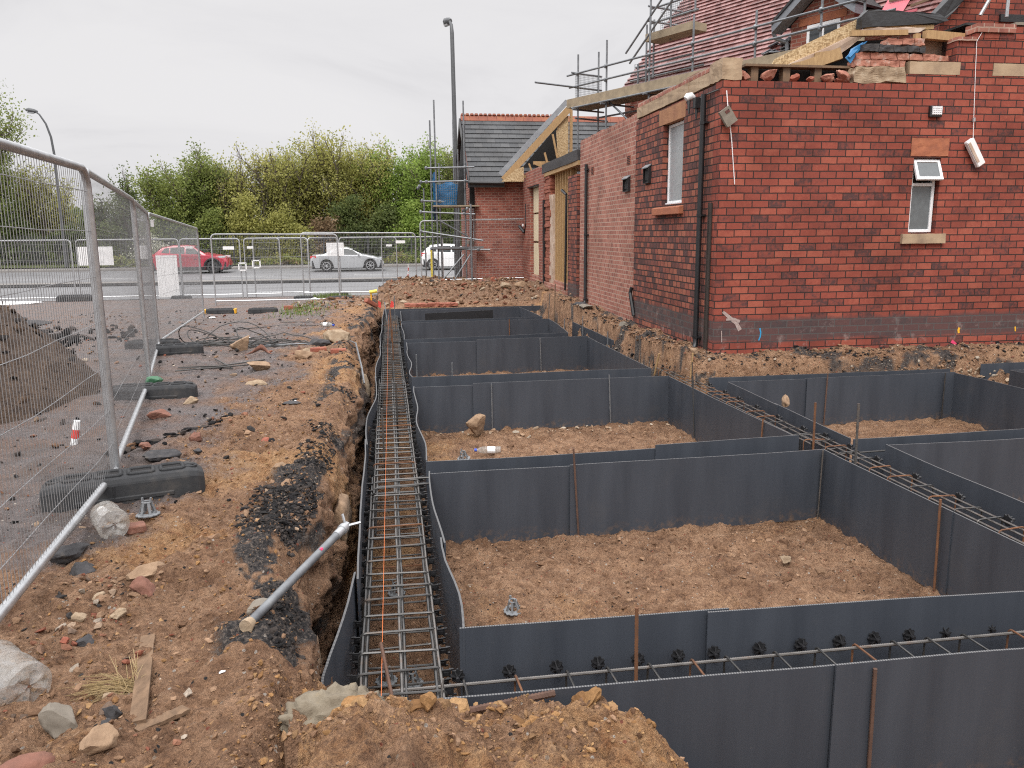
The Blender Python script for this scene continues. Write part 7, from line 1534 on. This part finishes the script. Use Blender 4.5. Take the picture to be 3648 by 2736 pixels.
# stones and bricks that can be told apart
RK = [('pointed triangular sandstone standing against the back of the second cell', (1.0, 9.52), (.30, .2, .36), 'sandstone', 0, dict(z=-.85, rough=.2, sink=.05, name='pointed_stone')),
 ('pale stone lying alone near the back of the nearest cell', (2.86, 5.25), (.13, .1, .10), 'rock_pale', .5, dict(z=-.84)), ('grey chip near the right side of the nearest cell', (3.25, 4.5), (.12, .09, .05), 'sandstone', 1, dict(z=-.84)),
 ('twin brown stones in the right corner of the second cell, left one', (3.22, 7.05), (.20, .16, .14), 'sandstone', .4, dict(z=-.84)), ('twin brown stones in the right corner of the second cell, right one', (3.44, 6.95), (.22, .18, .15), 'sandstone', 2, dict(z=-.84)),
 ('small brown stone perched between the sheets of the cell before the brick wall', (4.32, 8.15), (.17, .12, .16), 'sandstone', 1.4, dict(z=-.33, sink=0)),
 ('big sandstone block beside the cable coil', (-2.12, 11.95), (.42, .34, .36), 'sandstone', .3, dict(rough=.18)),
 ('large pale boulder on the trench lip near the far cells', (-.80, 12.55), (.55, .42, .34), 'rock_pale', .7, dict()), ('black tarmac lump beside the large pale boulder', (-1.10, 12.3), (.5, .3, .18), 'asphalt_chunk', .3, dict()),
 ('squared sandstone in front of the brick cluster by the trench lip', (-1.12, 10.75), (.34, .24, .19), 'sandstone', .2, dict(rough=.16)), ('pale stone at the top of the brick cluster by the trench lip', (-1.12, 11.35), (.36, .26, .17), 'rock_pale', 1.1, dict()),
 ('brown angular stone lying alone on the walkway beyond the second grey foot', (-1.55, 9.75), (.40, .24, .16), 'sandstone', 2.7, dict()), ('dark stone with a splintered end on the walkway', (-1.42, 8.75), (.34, .12, .10), 'rock_pale', .6, dict()),
 ('pale stone against the end of the second grey fence foot', (-1.93, 7.95), (.19, .15, .13), 'rock_pale', .3, dict()), ('pinkish brick bat left of the tarmac crack', (-2.05, 7.3), (.26, .15, .10), 'rock_red', 0, dict()),
 ('pink brick lump at the end of the tarmac crack', (-1.52, 6.35), (.17, .13, .12), 'rock_red', 1, dict()), ('flat black tarmac slab in front of the tarmac crack', (-1.68, 5.9), (.36, .22, .10), 'asphalt_chunk', .2, dict()), ('brown lump at the left end of the tarmac crack', (-1.85, 6.15), (.14, .12, .10), 'rock_red', 2, dict()),
 ('small black lump beside the pink brick lump', (-1.45, 6.05), (.12, .08, .06), 'asphalt_chunk', 2, dict()), ('flat grey tarmac flake by the trench lip', (-.95, 7.6), (.26, .2, .05), 'asphalt_chunk', 1, dict()), ('grey stone on the walkway left of the black rubble', (-.80, 5.5), (.14, .11, .08), 'sandstone', .9, dict()), ('brick red chip on the walkway beyond the black rubble', (-.98, 6.25), (.12, .08, .05), 'brick_raw', .4, dict()),
 ('large red sandstone beside the fence rail in the left foreground', (-1.16, 3.62), (.15, .125, .12), 'rock_red', .7, dict()), ('flat brown slab behind the large red sandstone', (-1.21, 3.82), (.24, .16, .10), 'sandstone', .3, dict()), ('pale flat stone left of the large red sandstone', (-1.20, 3.42), (.085, .07, .05), 'rock_pale', 1, dict()), ('whitish stone among the pebbles by the fence rail', (-1.34, 3.60), (.075, .07, .065), 'rock_pale', 2, dict()), ('cream stone in the middle of the pebbles by the fence rail', (-1.35, 3.38), (.085, .065, .055), 'rock_pale', 0, dict()), ('small bright red brick chip among the pebbles', (-1.33, 3.18), (.045, .04, .04), 'brick_raw', 0, dict()),
 ('black tarmac lump at the lower end of the pebbles', (-1.26, 3.20), (.10, .085, .06), 'asphalt_chunk', 0, dict()), ('grey tarmac lump partly under the fence mesh', (-1.66, 4.12), (.24, .2, .10), 'asphalt_chunk', 1, dict()), ('second grey tarmac lump under the fence mesh, nearer the camera', (-1.52, 3.92), (.2, .16, .10), 'asphalt_chunk', 2, dict()),
 ('rough concrete lump in front of the nearest bottle', (-1.12, 2.58), (.14, .14, .16), 'concrete', .3, dict(rough=.22)), ('black lump beside the rough concrete lump', (-.98, 2.64), (.085, .08, .075), 'asphalt_chunk', 0, dict()), ('brown faceted stone at the bottom left', (-.92, 2.36), (.15, .11, .09), 'sandstone', .8, dict()), ('wide flat brown slab in the bottom left corner', (-1.15, 2.33), (.26, .16, .08), 'rock_red', .4, dict()), ('rounded pebble behind the rough concrete lump', (-1.03, 2.76), (.06, .05, .04), 'rock_pale', .4, dict()), ('second black crumb at the bottom left, by the faceted stone', (-.94, 2.47), (.05, .05, .045), 'asphalt_chunk', 2, dict()),
 ('greyish slab on the lip beside the prop', (-.60, 3.34), (.15, .19, .07), 'concrete', .4, dict(sink=.3)), ('sandstone boulder jutting from the bank behind the prop', (-.40, 3.42), (.16, .40, .40), 'sandstone', .1, dict(z=-.42, rough=.2)), ('sandstone boulder jutting from the trench bank past the black rubble', (-.42, 5.6), (.22, .8, .5), 'sandstone', 0, dict(z=-.55, rough=.22)), ('sandy boulder overhanging the trench beside the third cell', (-.45, 10.6), (.4, .9, .45), 'rock_pale', 0, dict(z=-.5)),
 ('small pale pebble on the right flank of the foreground mound', (.66, 2.50), (.045, .04, .035), 'concrete', 1.7, dict()), 
 ('squared pale stone on the rubble mound, left of the wing wall', (1.55, 24.9), (.55, .3, .25), 'rock_pale', 0, dict()), ('tilted brick coloured block on the rubble mound', (2.9, 24.6), (.5, .35, .3), 'rock_red', .5, dict()), ('orange broken pipe piece on top of the rubble mound', (3.35, 25.3), (.45, .3, .28), 'brick_raw', .8, dict()), ('pale block on the right side of the rubble mound', (3.25, 22.2), (.45, .3, .25), 'rock_pale', .2, dict()), ('squared grey block right of the pale one on the rubble mound', (3.7, 22.4), (.5, .3, .3), 'sandstone', .1, dict()),
 ('whitish stone slab on the bank below the pink wall', (4.06, 16.2), (.3, .9, .16), 'concrete', 0, dict()), ('black tarmac slab on the bank beside the whitish slab', (4.12, 16.9), (.3, .6, .12), 'asphalt_chunk', .2, dict()), ('square concrete lump on the bank under the pipe stub', (4.08, 13.6), (.25, .35, .22), 'concrete', .2, dict()), ('brown stone at the foot of the corner drainpipe', (4.12, 10.35), (.16, .14, .14), 'sandstone', 0, dict())]
for i, (lb, loc, s, mt, rz, kw) in enumerate(RK): rock(lb, loc, s, G[mt], 300 + i, rz, **kw)
for i, (lb, loc, rz, kw) in enumerate([('red brick in the cluster by the trench lip, behind the squared sandstone', (-.98, 11.15), .4, {}), ('red brick lying at the lip right of the squared sandstone', (-.70, 10.95), .1, {}), ('red brick leaning at the far left corner of the cells', (-.42, 19.6), .6, dict(tilt=(.0, .5), size=(.34, .16, .10))), ('second red brick at the far left corner of the cells', (-.2, 19.9), -.5, dict(tilt=(.0, .7), size=(.3, .15, .10))), ('dark red brick right of the black fence foot in the yard', (-2.5, 20.8), .1, dict(size=(.24, .14, .11))), ('brown brick piece half buried in the soil by the rubber foot', (-1.4, 4.38), .4, dict(size=(.10, .085, .05), mat='rock_red'))]): brickthing(lb, loc, rz, seed=i, **kw)
for lb, p in (('curled brown leather strap lying on the mud behind the cable', [(-2.0, 11.35), (-1.8, 11.5), (-1.62, 11.3)]), ('curled brown strap piece further right on the mud', [(-1.42, 11.25), (-1.30, 11.3), (-1.22, 11.15)])):
    m = MB(); pts = densify([(x, y, 0) for x, y in p], .05); m.add([(q.x, q.y, gz(q.x, q.y) + .01 + .10 * math.sin(i * .35) ** 2 * (1 if k else .2)) for i, q in enumerate(pts) for k in (0, 1)], [(2 * i, 2 * i + 1, 2 * i + 3, 2 * i + 2) for i in range(len(pts) - 1)]); o = m.build('strap', G['rock_red'], smooth=True); so = o.modifiers.new('s', 'SOLIDIFY'); so.thickness = .012; tag(o, lb, 'strap')
rock('green plastic scrap on the second grey fence foot', (-2.42, 8.55), (.22, .16, .13), M('green_plastic', (.06, .17, .09), None, 5, .5), 399, .4, name='plastic_scrap', cat='plastic scrap', z=gz(-2.42, 8.55) + .1, rough=.1)
m = MB(); m.tube((0, 0, 0), (.04, .01, .20), .028, 8); o = m.build('tape_roll', G['white'], uv=False); o.location = (-2.52, 6.62, gz(-2.52, 6.62)); tag(o, 'small red and white tube on the mud behind the near fence', 'tube'); m = MB(); m.tube((.012, .003, .06), (.026, .0065, .13), .0286, 8, cap=False) if False else m.tube((.012, .003, .06), (.026, .0065, .13), .0288, 8); m.build('red_band', G['redplastic'], o, uv=False)
m = MB(); m.path([(.26 * math.cos(a), .20 * math.sin(a), .05) for a in [2 * math.pi * i / 24 for i in range(24)]], .07, 8, closed=True); o = m.build('rubber_ring', G['tyre'], smooth=True, uv=False); o.location = (-1.35, 23.0, gz(-1.35, 23.0)); o.scale = (1.1, 1.1, .8); tag(o, 'flat dark rubber ring on the dirt under the fence panel', 'rubber ring')
# clay lump on the foreground mound
def clay():
    v, f = ico(5); v2 = np.concatenate([v]); d = 1 + .30 * fbm(v[:, 0] * 1.3, v[:, 1] * 1.3, v[:, 2] * 1.3, 5, 3) + .16 * np.abs(fbm(v[:, 0] * 4, v[:, 1] * 4, v[:, 2] * 4, 6, 3)) + .05 * fbm(v[:, 0] * 14, v[:, 1] * 14, v[:, 2] * 14, 7, 2)
    d = d * .8 + .34 * np.abs(vn(v[:, 0] * 4, v[:, 1] * 4, v[:, 2] * 4, 8)) + .20 * np.abs(vn(v[:, 0] * 9, v[:, 1] * 9, v[:, 2] * 9, 9)) + .10 * np.abs(vn(v[:, 0] * 20, v[:, 1] * 20, v[:, 2] * 20, 10)); w = v * d[:, None] * np.array([.165, .12, .10]); o = npmesh('clay_lump', w, f, G['clay_grey'], smooth=True); o.location = (-.235, 2.50, -.03); o.rotation_euler = (0, .1, .2); tag(o, 'big grey crumbly clay lump on the foreground mound', 'clay lump')
clay()
# spoil heap and broken tarmac behind the near fence
def heap():
    cx, cy = -5.75, 8.35; k = 120; ang = np.linspace(0, 2 * np.pi, 161)[:-1]; rr = np.linspace(0, 1, 110); A, Q = np.meshgrid(ang, rr); Rm = 2.62 * (1 + .05 * np.sin(A * 3 + 1) + .04 * vn(np.cos(A) * 2, np.sin(A) * 2, 0, 91))
    X = cx + Q * Rm * np.cos(A); Y = cy + Q * Rm * 1.05 * np.sin(A); Z = np.minimum(1.55 + .1 * vn(X, Y, 0, 92), (1 - Q) * Rm * .93) + .06 * fbm(X * 2.5, Y * 2.5, 0, 93, 3) + .07 * np.abs(fbm(X * 6, Y * 6, 0, 94, 3)) - .06 * (Q > .98) - .02
    nr_, nc = X.shape; i = np.arange(nr_ - 1)[:, None] * nc; j = np.arange(nc)[None]; j2 = (j + 1) % nc; F = np.stack([i + j, i + j2, i + nc + j2, i + nc + j], -1).reshape(-1, 4)
    o = npmesh('spoil_heap', np.stack([X, Y, Z + zp(Y)], -1).reshape(-1, 3), F, G['heap'], smooth=True); tag(o, 'steep heap of dark brown spoil behind the near fence', 'spoil heap')
    return X, Y, Z
G['heap'] = M('heap_soil', (.082, .052, .034), (.036, .023, .017), 16, .95, bst=1., bsc=35, bd=.05, c3=(.12, .08, .055))
X_, Y_, Z_ = heap()
nr = np.random.RandomState(5); sel = nr.choice(X_.size, 2600); P_ = np.stack([X_.ravel()[sel], Y_.ravel()[sel]], 1) + nr.normal(0, .02, (2600, 2))
scatter('spoil_clods', 'dark clods covering the spoil heap', 'soil', P_, szs(2600, .015, .10, 3), [(.08, .052, .035), (.12, .08, .055), (.045, .032, .024), (.035, .03, .028)], 23, zs=Z_.ravel()[sel])
P_ = gauss(500, -6.1, 14.2, .7, 1.1); scatter('tarmac_rubble', 'scattered black tarmac crumbs beyond the spoil heap', 'rubble', P_, szs(500, .03, .28, 3), C_BLK, 24)
r = random.Random(31)
for k in range(20):
    x = -7.6 + r.gauss(0, .75); y = 15.8 + r.gauss(0, .7); h = max(0, .42 - .30 * abs(x + 7.9))
    w, f = rockverts((r.uniform(.5, 1.0), r.uniform(.4, .7), r.uniform(.10, .2)), 500 + k, 3, .16); Mx = np.array(Matrix.Rotation(r.uniform(0, 6), 3, 'Z') @ Matrix.Rotation(r.uniform(-.4, .4), 3, 'X')); w = w @ Mx.T
    o = npmesh('tarmac_slab', w, f, G['asphalt_chunk'], smooth=True); o.location = (x, y, gz(x, y) + .05 + h * r.uniform(.2, 1)); tag(o, 'broken black tarmac slab in the pile behind the near fence', 'tarmac slab', 'broken tarmac slabs in the pile')
# low sandstone and brick footing behind the farthest sheet
ft = T('old_footing', 'exposed old footing of pale sandstone and red brick behind the farthest sheet', 'footing')
for k, (a, b_, z0, z1, mt) in enumerate([(.15, 3.8, -.40, -.24, 'sandstone'), (.4, 1.75, -.235, -.13, 'brick_raw')]): course('stone_course' if k == 0 else 'brick_course', G[mt], ft, 'y', 20.46, 20.9, a, b_, z0, z1, 60 + k, .45 if k == 0 else .3, .02, .03)
for lb, x in (('left', -.3), ('right', .02)): m = MB(); m.prism([(x, -.24), (x + .1, -.27), (x + .10, -.10), (x + .04, -.06)], lambda u, v, a: (u, a, v), 20.6, 20.61); tag(m.build('warning_tape', G['redplastic']), '%s of two red warning tape scraps at the far left corner of the cells' % lb, 'tape')
t = T('tool', 'short yellow handled tool stuck in the dirt at the far left corner', 'tool', (-.45, 21.2, gz(-.45, 21.2))); m = MB(); m.tube((0, 0, 0), (0, 0, .26), .02, 6); m.build('shaft', G['amber'], t, uv=False); m = MB(); m.tube((-.04, 0, .28), (.16, 0, .31), .045, 8); m.build('handle', G['yellow'], t, uv=False)
# terracotta pipe end in the bank
m = MB(); q = [(.0, 0, 0), (.10, .16, .0)]; m.path(q, .062, 12, cap=False); m.path([(.10, .16, 0), (0, 0, 0)], .050, 12, cap=False); o = m.build('clay_pipe', G['brick_raw'], smooth=True, uv=False); o.location = (4.02, 10.0, -.34); tag(o, 'broken clay drain pipe sticking out of the bank at the building corner', 'pipe')
# grass tufts
def grass(label, pts, sd, n=220, h=.09):
    r = np.random.RandomState(sd); V = []; F = []
    for k in range(n):
        cx, cy, sx, sy = pts; x = r.normal(cx, sx); y = r.normal(cy, sy); z = gz(x, y); a = r.uniform(0, 6.28); hh = h * r.uniform(.5, 1.3); w = .008; b0 = len(V); lx, ly = math.cos(a) * hh * .5, math.sin(a) * hh * .5
        V += [(x - w, y, z), (x + w, y, z), (x + lx, y + ly, z + hh)]; F.append((b0, b0 + 1, b0 + 2))
    tag(npmesh('grass', np.array(V), np.array(F), G['grassgreen']), label, 'grass', None, 'stuff')
grass('green grass growing by the fence foot near the silver car', (-2.0, 26.8, .35, .35), 1, 420, .16); grass('grassy weeds on the dirt in front of the middle yard panel', (-2.1, 20.3, .35, .9), 2, 320, .12)
# litter by the fences
for i, (lb, x, y, s) in enumerate([('white scrap of plastic by the joint of the middle yard panels', -2.3, 25.6, .3), ('white scrap in front of the black muddy fence foot', -4.0, 19.05, .2), ('white scrap lying in the yard behind the cable', -2.3, 13.6, .22), ('crumpled white scrap on the walkway by the trench lip', -.98, 8.0, .13), ('small white scrap beside the cage at the front right of the prop', -.66, 2.85, .035)]):
    rock(lb, (x, y), (s, s * .6, s * .35), G['white'], 420 + i, i, name='litter', cat='litter', sub=2)
m = MB(); m.obx((0, 0, 0), (.05, .045, 2.6)); o = m.build('sheet_of_plastic', G['upvc']) if False else None
# white sheeting along the road edge at the left and the yellow machine foot at the photo edge
w, f = rockverts((2.0, .4, .12), 433, 3, .3); o = npmesh('white_sheeting', w, f, G['white'], smooth=True); o.location = (-11.6, 26.9, float(zp(26.9)) + .03); tag(o, 'white plastic sheeting bunched along the road edge at the left', 'sheeting')
mf = T('barrier_post', 'yellow barrier post at the left edge of the photo', 'barrier post', (-8.62, 16.0, gz(-8.6, 16)))
m = MB(); m.bx(-.09, .09, -.09, .09, .18, 1.1); m.build('post', G['yellow'], mf, bevel=.02); m = MB(); m.bx(-.2, .2, -.2, .2, 0, .18); m.build('base', G['yellow'], mf, bevel=.03)
# ================================================================ LIGHT, SKY, CAMERA
def build_world():
    w = bpy.data.worlds.new('World'); SC.world = w; w.use_nodes = True; nt = w.node_tree
    bg = nt.nodes['Background']; sky = N(nt, 'ShaderNodeTexSky'); sky.sky_type = 'NISHITA'; sky.sun_disc = False
    sky.sun_elevation = R(52); sky.sun_rotation = R(200); sky.dust_density = 3.
    hs = N(nt, 'ShaderNodeHueSaturation'); hs.inputs['Saturation'].default_value = .12; L(nt, sky.outputs[0], hs.inputs['Color'])
    tc = N(nt, 'ShaderNodeTexCoord'); mp = N(nt, 'ShaderNodeMapping'); mp.inputs['Scale'].default_value = (1, 1, 3.2); L(nt, tc.outputs['Generated'], mp.inputs[0])
    n1 = noi(nt, mp.outputs[0], 1.9, 6, .6, .7)
    cl = ramp(nt, n1, [(.34, (5.6, 5.52, 5.68)), (.5, (6.75, 6.66, 6.78)), (.64, (7.1, 7.0, 7.08))])
    sx = N(nt, 'ShaderNodeSeparateXYZ'); L(nt, tc.outputs['Generated'], sx.inputs[0])
    gr = N(nt, 'ShaderNodeMapRange'); gr.inputs[1].default_value = .27; gr.inputs[2].default_value = .62; gr.inputs[3].default_value = 1.; gr.inputs[4].default_value = 3.2; L(nt, sx.outputs[2], gr.inputs[0])
    vm = N(nt, 'ShaderNodeVectorMath', operation='SCALE'); L(nt, mix(nt, .86, hs.outputs[0], cl), vm.inputs[0]); L(nt, gr.outputs[0], vm.inputs['Scale'])   # an overcast sky is brightest overhead
    L(nt, vm.outputs[0], bg.inputs['Color']); bg.inputs['Strength'].default_value = .10
    s = bpy.data.lights.new('sun', 'SUN'); s.energy = 1.5; s.angle = R(25); s.color = (1, .965, .92)
    o = bpy.data.objects.new('sun', s); COL.objects.link(o)
    el, az = R(52), R(200)    # azimuth clockwise from +Y
    d = Vector((math.sin(az) * math.cos(el), math.cos(az) * math.cos(el), math.sin(el)))
    o.rotation_euler = d.to_track_quat('Z', 'Y').to_euler(); o.location = (0, 0, 30)
def build_camera():
    c = bpy.data.cameras.new('camera'); c.sensor_width = 36; c.lens = 1725 / 2212 * 36; c.clip_start = .05; c.clip_end = 2000
    o = bpy.data.objects.new('camera', c); COL.objects.link(o); SC.camera = o
    yaw, pit, rl = R(8.7), R(10.7), R(.5)
    fw = Vector((math.sin(yaw) * math.cos(pit), math.cos(yaw) * math.cos(pit), -math.sin(pit)))
    rt = Vector((math.cos(yaw), -math.sin(yaw), 0)); up = rt.cross(fw)
    r2 = rt * math.cos(rl) - up * math.sin(rl); u2 = up * math.cos(rl) + rt * math.sin(rl)
    M4 = Matrix(((r2.x, u2.x, -fw.x, 0), (r2.y, u2.y, -fw.y, 0), (r2.z, u2.z, -fw.z, 1.6), (0, 0, 0, 1)))
    o.matrix_world = M4
def settle():
    """move the origin of each single-piece or empty-rooted thing to its base"""
    for o in list(COL.objects):
        if o.parent or o.get('kind') == 'structure' or o.type not in ('MESH', 'EMPTY'): continue
        if o.location.length > 1e-6 or o.rotation_euler.to_quaternion().angle > 1e-6: continue
        def meshes(x, M0):
            r = [(x, M0)] if x.type == 'MESH' else []
            for c in x.children: r += meshes(c, M0 @ c.matrix_local)
            return r
        ms = meshes(o, Matrix.Identity(4))
        if not ms: continue
        lo = Vector((1e9,) * 3); hi = -lo
        for x, M0 in ms:
            n = len(x.data.vertices); co = np.empty(n * 3, 'f'); x.data.vertices.foreach_get('co', co); co = co.reshape(-1, 3)
            co = co @ np.array(M0.to_3x3()).T + np.array(M0.translation)
            lo = Vector(np.minimum(lo, co.min(0))); hi = Vector(np.maximum(hi, co.max(0)))
        b = Vector(((lo.x + hi.x) / 2, (lo.y + hi.y) / 2, lo.z))
        if o.type == 'MESH':
            if o.data.users > 1: continue
            o.data.transform(Matrix.Translation(-b))
        for c in o.children: c.matrix_local = Matrix.Translation(-b) @ c.matrix_local
        o.location = b
build_world(); build_camera(); settle()
vs = SC.view_settings; vs.view_transform = 'Standard'; vs.look = 'None'; vs.exposure = .3; vs.gamma = 1; vs.use_curve_mapping = False
SC.cycles.max_bounces = 6; SC.cycles.use_denoising = False; SC.cycles.filter_width = 1.15; SC.cycles.sample_clamp_indirect = 4
